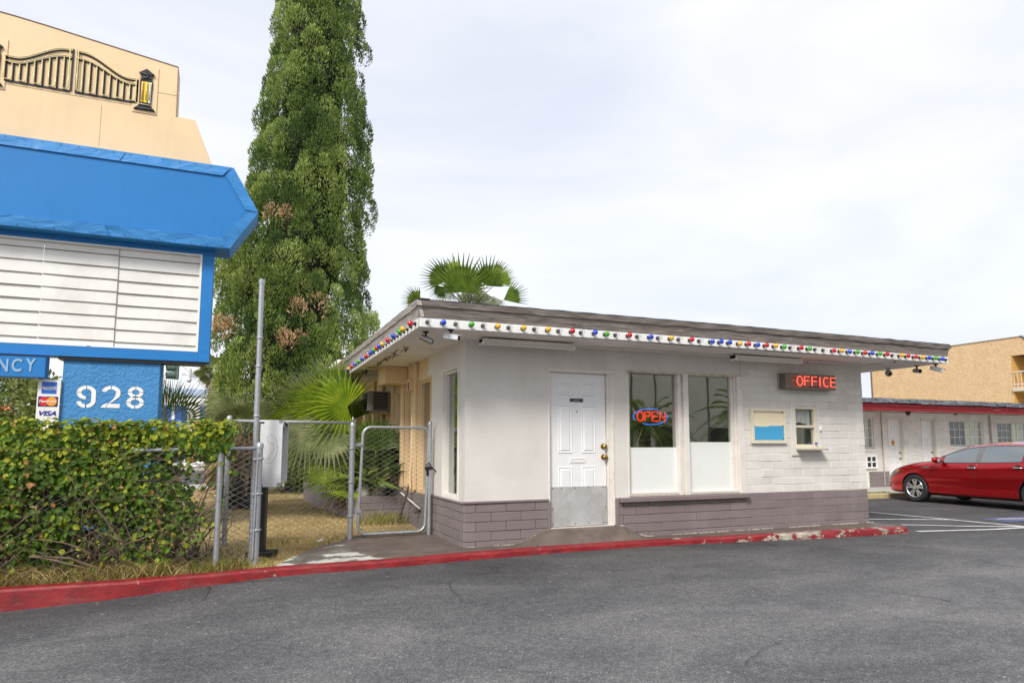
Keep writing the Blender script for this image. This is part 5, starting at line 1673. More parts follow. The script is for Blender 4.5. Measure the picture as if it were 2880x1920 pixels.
# low dwarf palms in the planter
dw = thing('dwarf_palm', 'dark dwarf fan palm clump behind the walk gate', 'palm', (2.25, 11.6, .55))
crown(dw, v3(2.25, 11.62, .75), .50, .38, 24, pr, MPD, lo=-5, hi=85, nseg=26, spread=190, droop=.1)
for i in range(6):
    a = R(60*i); frond(dw, (2.25, 11.6, .7), v3(2.25+.12*math.cos(a), 11.5+.1*math.sin(a), 1.35+.05*i % .2), v3(math.cos(a)*.35, math.sin(a)*.3-.1, 1), -_fh, .52, 26, 170, MPD, pr, .05)
dw2 = thing('dwarf_palm', 'yellow green low fan palm at the planter corner beside the fence post', 'palm', (1.85, 12.0, .55))
crown(dw2, v3(1.82, 11.75, .68), .42, .26, 14, pr, MP, lo=-20, hi=60, nseg=26, spread=200, droop=.1)
dw3 = thing('dwarf_palm', 'small yellow green palm further back in the planter', 'palm', (1.85, 13.6, .55))
crown(dw3, v3(1.85, 13.6, .72), .5, .35, 14, pr, MP, lo=-10, hi=70, nseg=26, spread=200, droop=.15)
# palm behind the office roof
rz = lambda x, y: (1100+x/5.345, 680+y/5.345)
rc = PY_(*rz(1180, 1060), 20.5)
rp_ = thing('fan_palm', 'fan palm whose dark crown shows above the office roof', 'palm', (rc.x, 20.5, .1))
trunk(rp_, rc.x, 20.5, .0, rc.z, .24, .20)
for i_, (hx, hy, Y, an, Rr, sp, aw) in enumerate([(1065, 760, 19.8, 88, 1.38, 190, -.1), (1445, 665, 19.6, 72, 1.05, 150, -.15), (845, 585, 20.0, 148, .98, 120, -.1), (1600, 610, 20.2, 36, .72, 110, .1),
    (1690, 875, 19.5, 27, .88, 85, -.1), (440, 905, 19.7, 146, .66, 110, -.1), (800, 700, 20.3, 215, .55, 130, 0), (960, 480, 20.8, 112, .70, 90, .2), (1540, 480, 20.9, 55, .62, 70, .2)]):
    img_frond(rp_, rz(hx, hy), Y, rc, an, Rr, sp, MP if i_ in (3, 7) else MPD, nseg=max(10, int(sp/7.5)), away=aw, droop=.05, fall=.55)
for (hx, hy, an, Rr) in [(1230, 680, 265, .95), (1330, 700, 275, .9), (1150, 720, 258, .8), (1420, 760, 280, .8), (900, 690, 250, .7), (1540, 820, 285, .7)]:
    img_frond(rp_, rz(hx, hy), 20.3, rc, an, Rr*.85, 95, MPG, nseg=18, droop=.3, wid=.75)
skirt(rp_, v3(rc.x, 20.5, rc.z), 1.4, .7, 120, pr)
# palms between the sign and the cypress
zz2 = lambda x, y: (x/2.614, 640+y/2.614)
b1 = PY_(*zz2(1215, 1440), 13.2)
pa = thing('fan_palm', 'spiky green fan palm right behind the blue sign base', 'palm', (b1.x, 13.2, .15))
trunk(pa, b1.x, 13.2, .1, b1.z, .16, .15)
for (hx, hy, an, Rr, sp, aw) in [(1225, 1370, 95, .80, 120, 0), (1290, 1370, 55, .85, 120, .1), (1250, 1330, 75, .85, 70, -.2), (1210, 1380, 120, .8, 90, .2), (1330, 1400, 25, .75, 150, 0), (1160, 1350, 150, .9, 130, .2), (1260, 1420, 275, .6, 150, -.2), (1200, 1240, 130, .75, 60, .4)]:
    img_frond(pa, zz2(hx, hy+40), 13.2, b1, an, Rr*.92, sp, MPD, nseg=15, away=aw, droop=.05, wid=.55)
b2 = PY_(*zz2(1690, 1480), 21.0)
pb = thing('fan_palm', 'pale grey green fan palm between the blue sign and the cypress', 'palm', (b2.x, 21, .1))
trunk(pb, b2.x, 21.0, .0, b2.z, .22, .2)
for (hx, hy, an, Rr, sp, aw) in [(1745, 1245, 118, 1.05, 150, -.1), (1745, 1250, 250, .55, 130, -.1), (1660, 1300, 160, .95, 100, .1), (1800, 1400, 70, .6, 120, 0), (1620, 1420, 190, .8, 120, 0), (1790, 1450, 110, .6, 120, 0)]:
    img_frond(pb, zz2(hx, hy), 21.0, b2, an, Rr, sp, MPG, nseg=24, away=aw)
skirt(pb, v3(b2.x, 21, b2.z+.2), 1.6, .6, 160, pr)
b3 = PY_(*zz2(1600, 1080), 27.0)
pc_ = thing('fan_palm', 'shaggy far palm with a brown skirt just right of the sign board', 'palm', (b3.x, 27, 0))
trunk(pc_, b3.x, 27.0, .0, b3.z, .28, .25)
crown(pc_, b3, .60, .42, 14, pr, MPG, lo=-30, hi=70, nseg=16, droop=.35)
skirt(pc_, v3(b3.x, 27, b3.z), 2.2, .42, 200, pr)
# stub of an old palm with clipped leaf bases on the lawn
sb = PY_(*z4(300, 1000), 14.5)
stp = thing('palm_stump', 'dark shaggy palm stump with clipped leaf bases on the yard', 'palm stump', (sb.x, 14.5, .18))
q = MB()
for k in range(11):
    for j in range(16):
        a = 2*math.pi*(j + .5*(k % 2))/16
        rr_ = .34*math.sin(math.pi*(.25+.62*k/11))
        p = v3(sb.x + rr_*math.cos(a), 14.5 + rr_*math.sin(a), .22 + .055*k)
        o = v3(math.cos(a), math.sin(a), 0); s_ = v3(-o.y, o.x, 0)
        q.add([p - s_*.05, p + s_*.05, p + o*.13 + s_*.025 + v3(0, 0, .03), p + o*.13 - s_*.025 + v3(0, 0, .03), p + v3(0, 0, .06)], [(0,1,2,3), (0,3,4), (1,4,2), (3,2,4)])
q.build('leaf_bases', mat('charred_leaf_base', (.075, .055, .045), .85, .5, 14, .3, 40), stp)
q = MB(); q.tube([(sb.x, 14.5, .1), (sb.x, 14.5, .9)], [.26, .22], 10); q.build('trunk', M_BARK, stp)
skirt(stp, v3(sb.x, 14.5, 1.75), .75, .38, 170, pr)
for i in range(7):
    a = R(50*i + 20)
    frond(stp, (sb.x, 14.5, 1.6), v3(sb.x+.3*math.cos(a), 14.5+.25*math.sin(a), 1.85+.08*i % .3), v3(math.cos(a)*.8, math.sin(a)*.5, .5), -_fh, .55, 22, 150, MPG, pr, .15)
# far left palm and trees behind the vacancy box
b4 = PY_(37, 1082, 30.0)
pd = thing('fan_palm', 'far slim palm at the left edge under the vacancy box', 'palm', (b4.x, 30, 0))
trunk(pd, b4.x+.05, 30.0, .0, b4.z, .20, .17)
crown(pd, b4, .75, .5, 16, pr, MPD, lo=-45, hi=70, nseg=22, droop=.4)
def broad_tree(name, label, x, y, h, rad, n, m_, seed, group=None, tr=.16):
    t = thing(name, label, 'tree', (x, y, 0), group)
    rr = random.Random(seed)
    q = MB(); q.tube([(x, y, 0), (x+.1, y, h*.45), (x-.05, y, h*.75)], [tr, tr*.7, tr*.3], 8)
    for i in range(7):
        a = 6.283*i/7; q.tube([(x+.05, y, h*(.38+.04*i)), (x+rad*.6*math.cos(a), y+rad*.6*math.sin(a), h*(.62+.04*i))], [tr*.4, tr*.1], 5)
    q.build('trunk', M_BARK, t)
    vs, fs = [], []
    cl = []
    for i in range(26):
        a = rr.random()*6.283; el = rr.uniform(-.5, 1.2); k = rr.uniform(.45, 1)
        cl.append((v3(x + rad*k*math.cos(a)*math.cos(el), y + rad*k*math.sin(a)*math.cos(el), h*.66 + h*.34*k*math.sin(el)), rad*rr.uniform(.22, .42)))
    for i in range(n):
        c, r_ = cl[rr.randrange(len(cl))]
        d = v3(rr.gauss(0, 1), rr.gauss(0, 1), rr.gauss(0, 1)).normalized()
        p = c + d*r_*(.55+.5*rr.random())
        a_ = (d + v3(rr.uniform(-.8, .8), rr.uniform(-.8, .8), rr.uniform(-.3, .8))).normalized(); s_ = a_.orthogonal().normalized()
        l = .10+.10*rr.random(); b0 = len(vs)
        vs.extend([p - s_*l*.3, p + a_*l*.5, p + s_*l*.3, p - a_*l*.6]); fs.append((b0, b0+1, b0+2, b0+3))
    me = bpy.data.meshes.new('crown'); me.from_pydata(vs, [], fs); me.materials.append(m_); link(me, 'crown', t)
    return t
M_TREE = leafmat('broadleaf_green', [(.03, .06, .012), (.08, .13, .03), (.17, .22, .07)], .8, .25, .5, .3, 6)
M_TREE2 = leafmat('olive_broadleaf', [(.09, .12, .03), (.18, .21, .06), (.30, .32, .12)], .8, .25, .5, .3, 6)
e1 = PY_(15, 1130, 36.0)
broad_tree('broadleaf_tree', 'dark bushy tree at the left edge behind the slim palm', e1.x-.6, 36, 5.6, 2.3, 5000, M_TREE, 3)
e2 = PY_(95, 1160, 26.0)
broad_tree('broadleaf_tree', 'olive green shrub like tree between the slim palm and the card panel', e2.x, 26, 3.6, 1.3, 4000, M_TREE2, 4)

# ---- hedge
hedge = thing('hedge', 'overgrown leafy hedge with bare lower twigs spilling through the low fence', 'hedge', (-1.6, 8.0, .2))
M_HL = leafmat('hedge_leaf', [(.035, .08, .012), (.085, .165, .018), (.19, .28, .03)], 3.0, .32, .55, .25, 24)
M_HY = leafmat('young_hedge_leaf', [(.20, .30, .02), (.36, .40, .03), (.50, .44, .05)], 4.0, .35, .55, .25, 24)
M_HR = leafmat('reddish_hedge_leaf', [(.30, .10, .03), (.45, .20, .06), (.50, .34, .10)], 4.0, .25, .45, .4, 24)
HM = [M_HL, M_HY, M_HR]
hr = random.Random(21)
LEAF = [(0, 0, 0), (-.30, .22, .06), (-.40, .45, .09), (-.25, .75, .04), (0, 1.0, -.06), (.25, .75, .04), (.40, .45, .09), (.30, .22, .06), (0, .5, -.02)]
LEAFF = [(0, 8, 2, 1), (8, 4, 3, 2), (0, 7, 6, 8), (8, 6, 5, 4)]
leafmesh = []
for m_ in HM:
    me = bpy.data.meshes.new('leaf'); me.from_pydata(LEAF, [], LEAFF); me.materials.append(m_); leafmesh.append(me)
def hedge_top(x): return 1.70 + .05*noise.noise(v3(x*2.2, 0, 3)) + .03*noise.noise(v3(x*7, 0, 8))
hv, hf, hm = [], [], []
singles = []
N = 0
while N < 15500:
    x = hr.uniform(-4.0, .02)
    zt = hedge_top(x)
    z = .24 + (zt-.24)*hr.random()**.80
    f = (z-.3)/(zt-.3)
    right = ss(-1.35, -.05, x)
    den = .48 + .52*ss(.15, .65, f)
    if f < .78: den *= 1 - .92*right
    den *= .22 + 1.15*ss(-.15, .35, noise.noise(v3(x*2.6, z*2.6, 1.5)) + (.45 if f > .78 else 0))
    if hr.random() > den: continue
    surf = hr.random()
    depth = (.0 + .12*hr.random()) if surf < .62 else hr.uniform(.1, .9)
    yf = 7.54 + .10*noise.noise(v3(x*1.7, z*1.7, 9)) + .10*(1-f)*0
    y = yf + depth
    if f > .93 and surf > .62: pass
    xr = -.02 - .12*abs(noise.noise(v3(z*3, 4, 0)))
    if x > xr: continue
    if f > .96: nrm = v3(hr.uniform(-.6, .6), hr.uniform(-.9, .3), 1)
    else: nrm = v3(hr.uniform(-.8, .8), -1, hr.uniform(-.2, 1.0))
    nrm.normalize()
    tip = v3(hr.uniform(-1, 1), hr.uniform(-.4, .2), hr.uniform(-1, .5))
    tip = (tip - nrm*tip.dot(nrm)).normalized()
    sd = tip.cross(nrm)
    s_ = (.026 + .046*hr.random()**1.3)*(1.0 if surf < .62 else 1.1)
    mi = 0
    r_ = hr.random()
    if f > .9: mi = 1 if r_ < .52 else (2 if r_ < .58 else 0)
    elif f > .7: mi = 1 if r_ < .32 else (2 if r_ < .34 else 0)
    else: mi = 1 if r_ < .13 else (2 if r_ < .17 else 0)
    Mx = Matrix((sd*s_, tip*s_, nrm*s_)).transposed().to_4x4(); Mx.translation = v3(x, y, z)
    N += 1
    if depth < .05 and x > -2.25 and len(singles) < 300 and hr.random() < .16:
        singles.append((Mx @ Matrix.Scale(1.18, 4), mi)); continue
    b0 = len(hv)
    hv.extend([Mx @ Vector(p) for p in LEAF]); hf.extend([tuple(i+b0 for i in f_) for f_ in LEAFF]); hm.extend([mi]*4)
for i in range(7000):                              # crowded inner leaves that close the hedge
    x = hr.uniform(-4.0, -.15); zt = hedge_top(x)
    z = .34 + (zt-.42)*hr.random()
    f = (z-.3)/(zt-.3)
    if hr.random() < ss(-1.25, -.35, x)*(1 if f < .72 else .1): continue
    if f < .25 and hr.random() < .5: continue
    y = hr.uniform(7.9, 8.75)
    nrm = v3(hr.uniform(-1, 1), -1, hr.uniform(-.6, 1)).normalized(); tip = nrm.orthogonal().normalized(); sd = tip.cross(nrm); s_ = .075+.03*hr.random()
    Mx = Matrix((sd*s_, tip*s_, nrm*s_)).transposed().to_4x4(); Mx.translation = v3(x, y, z)
    b0 = len(hv); hv.extend([Mx @ Vector(p) for p in LEAF]); hf.extend([tuple(i_+b0 for i_ in f_) for f_ in LEAFF]); hm.extend([0]*4)
me = bpy.data.meshes.new('foliage'); me.from_pydata(hv, [], hf)
for m_ in HM: me.materials.append(m_)
me.polygons.foreach_set('material_index', hm)
fol = link(me, 'foliage', hedge); tag(fol, kind='stuff')
for Mx, mi in singles:
    o = link(leafmesh[mi], 'leaf', hedge)
    o.matrix_basis = Mx
q = MB()
for i in range(330):
    x = hr.uniform(-3.9, -.25); y = hr.uniform(7.6, 8.3)
    p = v3(x, y, .18); d = v3(hr.uniform(-.6, .8), hr.uniform(-.5, .2), 1).normalized()
    r0 = hr.choice([.004, .005, .006, .008, .013]); pts = [p]; rs = [r0]
    L = hr.uniform(.6, 1.5)
    for k in range(6):
        d = (d + v3(hr.uniform(-.55, .55), hr.uniform(-.35, .3), hr.uniform(-.3, .25))).normalized()
        p = p + d*L/6
        if p.z > 1.62: break
        if p.y < 7.48: p.y = 7.48
        if p.x > .0: break
        pts.append(p); rs.append(r0*(1-.13*(k+1)))
    if len(pts) > 2: q.tube(pts, rs, 5)
for i in range(420):
    p = v3(hr.uniform(-3.9, -.15), hr.uniform(7.5, 8.2), hr.uniform(.35, 1.45))
    d = v3(hr.uniform(-1, 1), hr.uniform(-.6, .3), hr.uniform(-.5, .7)).normalized()
    L = hr.uniform(.12, .45)
    q.tube([p, p + d*L*.5 + v3(0, 0, hr.uniform(-.04, .05)), p + d*L + v3(hr.uniform(-.05, .05), 0, hr.uniform(-.06, .06))], [.0035, .003, .0015], 4)
for (a, c, e) in (((-.55, 7.75, .2), (-.35, 7.72, .75), (-.12, 7.7, 1.25)), ((-.62, 7.8, .2), (-.75, 7.7, .8), (-.4, 7.7, 1.35)), ((-1.2, 7.6, .25), (-1.75, 7.5, .42), (-1.3, 7.42, .30)), ((-.75, 7.8, .2), (-.5, 7.72, .5), (-.05, 7.7, .95))):
    q.tube([a, tuple((Vector(a)+Vector(c))/2 + v3(.03, 0, .04)), c, tuple((Vector(c)+Vector(e))/2 + v3(-.03, 0, .02)), e], [.016, .014, .012, .009, .005], 6)
tag(q.build('branches', M_TWIG, hedge, fix=False), kind='stuff')

# ---- grass
gv, gf, gm_ = [], [], []
gr_ = random.Random(31)
def blade(p, l, wd, lean, mi):
    a = gr_.random()*6.283
    s_ = v3(math.cos(a), math.sin(a), 0)*wd
    b0 = len(gv)
    t1 = p + lean*.45*l + v3(0, 0, l*.6); t2 = p + lean*l + v3(0, 0, l*.85)
    gv.extend([p - s_, p + s_, t1 + s_*.6, t1 - s_*.6, t2]); gf.extend([(b0, b0+1, b0+2, b0+3), (b0+3, b0+2, b0+4)]); gm_.extend([mi, mi])
def on_walk(x, y):
    if x < .42 or y < 7.2: return False
    if x < 1.36: return y < lerp_list([(.42, 7.48), (.62, 7.95), (.87, 8.45), (1.1, 8.8), (1.36, 9.02)], x) + .02
    return y < 9.47
for i in range(42000):
    x = gr_.uniform(-3.2, 2.55); y = 7.35 + 12*gr_.random()**1.6
    if on_walk(x, y) or (x > 1.9 and y > 11.0) or (x > 1.42+.46*(15.9-y)/4.8 and y > 11.0): continue
    if y < kerb_y(x)+.15: continue
    tall = (y < 8.5 and x < .1)
    g = noise.noise(v3(x*1.1, y*1.1, 6))
    edge = ss(.55, .0, abs(y - (7.6 if x < .4 else 9.25))) if x > -.4 else 0
    mi = 1 if gr_.random() < .12 + .30*max(0, g) + .45*edge else (2 if tall and gr_.random() < .55 else 0)
    l = (.03+.13*gr_.random()**2) if tall else .018+.030*gr_.random() + .05*edge*gr_.random()
    lean = v3(gr_.uniform(-.8, .8), gr_.uniform(-.8, .5), 0)
    blade(v3(x, y, .185 + .02*noise.noise(v3(x*.8, y*.8, 4))), l, .003+.002*gr_.random(), lean, mi)
for i in range(4200):
    x = gr_.uniform(-3.4, .12); y = 7.24 + .5*gr_.random()
    if y < kerb_y(x)+.10: continue
    cl = noise.noise(v3(x*3.1, y*2, 2))
    if cl < -.25: continue
    l = (.05+.20*gr_.random()**1.6)*(.6+.6*max(0, cl+.3))*(1.0 if x < -.5 else .6)
    lean = v3(gr_.uniform(-1.8, 1.8), gr_.uniform(-1.3, .6), 0)
    blade(v3(x, y, .19), l, .003+.002*gr_.random(), lean, gr_.choice([0, 1, 2, 2]) if x < -.6 else gr_.choice([0, 1, 1, 2]))
for i in range(900):                             # green tuft inside the gate
    x = gr_.gauss(2.25, .22); y = gr_.gauss(10.75, .16)
    if x > 2.56 or y > 11.05: continue
    blade(v3(x, y, .2), .08+.16*gr_.random(), .004, v3(gr_.uniform(-.6, .6), gr_.uniform(-.6, .6), 0), 1 if gr_.random() < .75 else 0)
me = bpy.data.meshes.new('grass'); me.from_pydata(gv, [], gf)
me.materials.append(leafmat('dry_grass', [(.34, .24, .09), (.56, .42, .18), (.74, .60, .32)], 3, .2, .7, .2, 20)); me.materials.append(leafmat('green_grass', [(.10, .13, .02), (.20, .22, .03), (.34, .32, .06)], 3, .25, .6, .3, 20)); me.materials.append(leafmat('brown_dead_grass', [(.10, .065, .028), (.20, .14, .065), (.33, .25, .13)], 4, .15, .8, .1, 20))
me.polygons.foreach_set('material_index', gm_)
tag(link(me, 'grass'), 'dry straw and green grass growing over the yard and under the hedge', 'grass', kind='stuff')
# ------------------------------------------------------------------ motel room wing
wing = thing('motel_wing', 'single storey motel room wing with red fascia behind the red car', 'building', (21, 16, .1))
WG = 14.5
wh = [(16.2, 18.0, 1.33, 2.29), (18.60, 19.30, .16, 2.245), (20.11, 20.78, .16, 2.235), (21.44, 23.15, 1.40, 2.245), (23.87, 25.6, 1.40, 2.215)]
b = MB(); holed(b, 'y', WG+.008, WG+.18, 12.5, 30, .0, 2.52, wh)
wwall = b.build('facade_wall', M_WHITE, wing)
rw = [(.16+.119*i, .16+.119*(i+1)) for i in range(20)]
grey = [r_ for r_ in rw if r_[1] < .70]; pale = [r_ for r_ in rw if r_[1] >= .70]
nbw = bricks(wwall, 'y', WG, 17.7, 24.6, grey, M_MAUVE, [(h[0]-.02, h[1]+.02, h[2], h[3]) for h in wh] + [(20.8, 30, 0, .7)])
nbw += bricks(wwall, 'y', WG, 17.7, 24.6, pale, M_WHITE, [(h[0]-.02, h[1]+.02, h[2]-.05, h[3]+.05) for h in wh] + [(21.3, 30, .6, 1.15)])
for (x0, x1, z0, z1, sgn, lb) in ((18.62, 19.27, .17, 2.236, True, 'white six panel room door with a yellow notice'), (20.13, 20.75, .17, 2.226, False, 'white six panel room door with brass locks')):
    y = WG + .11
    d = box('room_door', (x0, y, z0, x1, y+.04, z1), M_DOOR, wing, .003); tag(d, lb)
    wd = x1-x0
    for (u0, u1, v0, v1) in ((.14, .42, .80, .90), (.58, .86, .80, .90), (.14, .42, .42, .74), (.58, .86, .42, .74), (.14, .42, .10, .36), (.58, .86, .10, .36)):
        q = MB(); a0, a1, c0_, c1 = x0+wd*u0, x0+wd*u1, z0+(z1-z0)*v0, z0+(z1-z0)*v1
        q.tube([(a0, y-.004, c0_), (a1, y-.004, c0_), (a1, y-.004, c1), (a0, y-.004, c1)], .009, 5, closed=True); q.box(a0+.03, y-.008, c0_+.03, a1-.03, y-.001, c1-.03)
        q.build('panel', M_DOOR, d)
    q = MB(); q.box(x0-.03, WG-.008, z0, x0-.003, WG+.12, z1+.03); q.box(x1+.003, WG-.008, z0, x1+.03, WG+.12, z1+.03); q.box(x0-.03, WG-.008, z1+.003, x1+.03, WG+.12, z1+.03)
    q.build('frame', M_WHITE, d)
    for z in (1.02, 1.20):
        q = MB(); q.lathe([(.03, 0), (.03, -.01), (.015, -.015), (.028, -.05), (.02, -.065), (0, -.066)], (x1-.07, y, z), 'y', 12); q.build('knob', M_BRASS, d, smooth=True)
    if sgn:
        n_ = box('notice', (x0+.24, y-.012, 1.42, x0+.36, y-.009, 1.60), mat('yellow_notice', (.75, .45, .05), .5, .05, 9, 0), d, .001)
        q = MB(); q.tube([(x0+.30+.040*math.cos(R(a)), y-.014, 1.515+.040*math.sin(R(a))) for a in range(0, 360, 24)], .009, 5, closed=True); q.tube([(x0+.272, y-.014, 1.543), (x0+.328, y-.014, 1.487)], .006, 5); q.build('notice_ring', mat('notice_red', (.5, .06, .02), .5, .1, 9, 0), n_)
        q = MB(); q.box(x0+.275, y-.0135, 1.508, x0+.315, y-.012, 1.522); q.build('notice_mark', M_BLACK, n_)
M_NET = mat('pale_net_curtain', (.82, .78, .62), .8, .25, 4, 0)
def wing_window(x0, x1, z0, z1, lb, cur):
    y = WG + .06
    q = MB(); t = .035
    q.box(x0-.05, WG-.015, z0-.09, x1+.05, WG+.10, z0-.01)
    q.box(x0-.01, y-.03, z0, x0+t, y+.03, z1); q.box(x1-t, y-.03, z0, x1+.01, y+.03, z1); q.box(x0+t, y-.03, z0, x1-t, y+.03, z0+t); q.box(x0+t, y-.03, z1-t, x1-t, y+.03, z1)
    xm = (x0+x1)/2
    q.box(xm-.03, y-.035, z0+t, xm+.03, y+.03, z1-t)
    f = q.build('room_window', M_TRIM, wing, bevel=.003); tag(f, lb)
    for k, (a, c) in enumerate(((x0+t, xm-.03), (xm+.03, x1-t))):
        MB().box(a, y, z0+t, c, y+.006, z1-t).build('pane', M_CLEARG, f)
        q = MB()
        for i in (1, 2): q.box(a+(c-a)*i/3-.007, y-.012, z0+t, a+(c-a)*i/3+.007, y-.001, z1-t); q.box(a, y-.011, z0+t+(z1-z0-2*t)*i/3-.007, c, y-.0015, z0+t+(z1-z0-2*t)*i/3+.007)
        q.build('glazing_bar', M_STRIP, f)
    q = MB(); a, c = xm+.03, x1-t
    q.grid(lambda u, v: (a+(c-a)*u, y+.07+.02*math.sin(u*40)+.008*math.sin(u*97), z0+(z1-z0)*v), 80, 2)
    q.build('curtain', M_NET, f, smooth=True, fix=False)
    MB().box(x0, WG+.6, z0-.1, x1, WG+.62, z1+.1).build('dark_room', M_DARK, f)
wing_window(21.46, 23.13, 1.41, 2.24, 'sliding room window with a pale curtain on its right half', 1)
wing_window(23.89, 25.56, 1.41, 2.21, 'sliding room window at the right edge of the photo', 1)
wing_window(16.3, 17.98, 1.34, 2.28, 'room window partly hidden by the office corner', 1)
wa = thing('wall_air_vent', 'white four pane air conditioner grille in the wing wall by the office corner', 'air conditioner', (17.8, WG, .8))
q = MB(); holed(q, 'y', WG-.05, WG-.002, 17.55, 18.02, .73, 1.13, [(17.60, 17.77, .78, .91), (17.80, 17.97, .78, .91), (17.60, 17.77, .95, 1.08), (17.80, 17.97, .95, 1.08)])
q.build('frame', M_STRIP, wa, bevel=.003); MB().box(17.58, WG-.02, .76, 17.99, WG-.0025, 1.10).build('grille', M_BLACK, wa)
wa2 = thing('wall_air_vent', 'beige air conditioner cover under the curtained window above the car hood', 'air conditioner', (21.7, WG, .9))
box('cover', (21.5, WG-.06, .98, 22.1, WG-.001, 1.27), M_TRIM, wa2, .006)
q = MB()
for i in range(5): q.box(21.54, WG-.066, 1.02+.045*i, 22.06, WG-.061, 1.04+.045*i)
q.build('louvres', M_BRONZE, wa2)
q = MB(); q.tube([(18.32, WG-.02, .2), (18.32, WG-.02, 2.45)], .018, 8); q.build('downpipe', M_FASCIA2, wing)
q = MB(); q.tube([(23.45, WG-.02, 1.0), (23.45, WG-.02, 2.45)], .016, 8); q.tube([(23.52, WG-.02, 1.0), (23.52, WG-.02, 2.45)], .012, 8); q.build('downpipe', M_FASCIA2, wing)
# eave, red fascia, shingle courses
M_REDF = fascia_mat('red_fascia_paint', (.22, .006, .010), (.30, .014, .018))
q = MB(); q.box(12.5, 13.52, 2.44, 30, 14.6, 2.47); wr_ = q.build('roof', M_SOFFIT, wing)
plank('fascia_board', (12.5, 13.5), (30, 13.5), 2.425, 2.545, .0, .0, .04, NF, M_REDF, wr_, n=120, wob=.010, seed=21)
plank('fascia_board', (12.5, 13.5), (30, 13.5), 2.548, 2.640, .02, .03, .05, NF, M_REDF, wr_, n=120, wob=.012, seed=22)
q = MB(); q.tube([(12.5, 13.9, 2.425), (30, 13.9, 2.425)], .015, 6); q.box(20.9, 13.88, 2.38, 20.96, 13.95, 2.435); q.build('eave_conduit', M_BLACK, wr_)
m_, nt_ = newmat('slate_grey_shingle')
p_ = pos(nt_)
br = nd(nt_, 'ShaderNodeTexNoise', {'Vector': pos(nt_, (3, .6, .6)), 'Scale': 3.0, 'Detail': 5.0}).outputs['Fac']
finish(nt_, bsdf(nt_, ramp(nt_, br, [(.3, (.055, .065, .085, 1)), (.5, (.16, .18, .21, 1)), (.7, (.36, .38, .40, 1))]), .65, 0, bump(nt_, noi(nt_, p_, 60, 4), .4, .01)))
sr = random.Random(3)
for k in range(9):
    y0 = 13.45 + .40*k; z0 = 2.655 + (3.12-2.655)*k/8.8
    q = MB(); x = 12.5
    while x < 30:
        l = sr.uniform(.25, .42); dz = sr.uniform(0, .022)
        q.add([(x, y0-.03, z0+.012+dz), (x+l-.01, y0-.03, z0+.012+dz*.6), (x+l-.01, y0+.44, z0+.065), (x, y0+.44, z0+.065), (x, y0-.03, z0-.012+dz), (x+l-.01, y0-.03, z0-.012+dz)], [(0,1,2,3), (4,5,1,0)])
        x += l
    tag(q.build('shingle_course', m_, wr_, fix=False), kind='stuff')
MB().add([(12.5, 13.5, 2.60), (30, 13.5, 2.60), (30, 17.1, 3.10), (12.5, 17.1, 3.10), (12.5, 20.6, 2.6), (30, 20.6, 2.6)], [(0,1,2,3), (3,2,5,4)]).build('roof_deck', M_BLACK, wr_, fix=False)
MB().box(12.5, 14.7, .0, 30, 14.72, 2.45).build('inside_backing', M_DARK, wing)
sec = thing('dome_camera', 'small black dome camera under the red fascia', 'security camera', (18.55, 13.9, 2.43))
MB().lathe([(.06, 0), (.07, -.03), (.06, -.08), (.035, -.11), (0, -.12)], (18.55, 13.75, 2.435), 'z', 14).build('dome', M_BLACK, sec, smooth=True)
MB().lathe([(.075, .0), (.075, .012)], (18.55, 13.75, 2.436), 'z', 14).build('base_ring', M_BLACK, sec)
# walkway of the wing with its worn yellow kerb
tag(box('wing_walkway', (12.5, 12.62, -.05, 30, WG+.02, .172), M_CONC, None, .01), 'concrete walkway under the wing eave', 'walkway', kind='structure')
M_YK = mat('worn_yellow_kerb', (.46, .38, .20), .7, .2, 5, .5, 40, dirt=(.18, .15, .10), dirtamt=.8, dscale=4)
kerb_run('kerb', lambda x: 12.45 + .02*math.sin(x), 12.5, 30, 120, .176, M_YK, 'worn yellow kerb in front of the motel wing')
q = MB()
wr2 = random.Random(8)
for i in range(500):
    x = wr2.uniform(14.5, 16.2); y = 12.66 + .12*wr2.random(); a = wr2.random()*6.28
    q.add([(x, y, .17), (x+.01, y, .17), (x+.03*math.cos(a), y+.03*math.sin(a), .20+.03*wr2.random())], [(0,1,2)])
tag(q.build('moss', leafmat('moss_green', [(.12, .16, .02), (.22, .26, .04), (.3, .3, .08)], 4, .2, .8, .1), fix=False), 'thin green weeds along the yellow kerb', 'weeds', kind='stuff')

# ------------------------------------------------------------------ tan hotel behind the wing
HX = 36.0
hotel = thing('tan_hotel', 'two storey tan stucco hotel block with balconies behind the wing', 'building', (HX, 25, 0))
m_, nt_ = newmat('tan_stucco')
p_ = pos(nt_)
sa = ramp(nt_, noi(nt_, p_, 2.5, 7, .65), [(.3, (.60, .40, .20, 1)), (.7, (.78, .56, .32, 1))])
sa = mixc(nt_, .4, sa, ramp(nt_, noi(nt_, p_, 9, 4, .7), [(.35, (.55, .35, .16, 1)), (.65, (.84, .62, .38, 1))]))
finish(nt_, bsdf(nt_, sa, .85, 0, bump(nt_, noi(nt_, p_, 8, 6, .7), .8, .05)))
M_STUC = m_
M_OCH = mat('ochre_recess', (.62, .36, .10), .8, .1, 3, .2, 30)
q = MB(); q.box(HX, 20.95, 0, HX+.25, 28.92, 6.82); q.box(HX, 16.5, 5.92, HX+.25, 20.95, 6.0)
q.add([(HX, 20.95, 6.0), (HX, 20.95, 6.82), (HX, 20.42, 6.82), (HX, 19.6, 6.0), (HX+.25, 20.95, 6.0), (HX+.25, 20.95, 6.82), (HX+.25, 20.42, 6.82), (HX+.25, 19.6, 6.0)], [(0,1,2,3), (4,7,6,5), (1,5,6,2), (2,6,7,3), (0,3,7,4)])
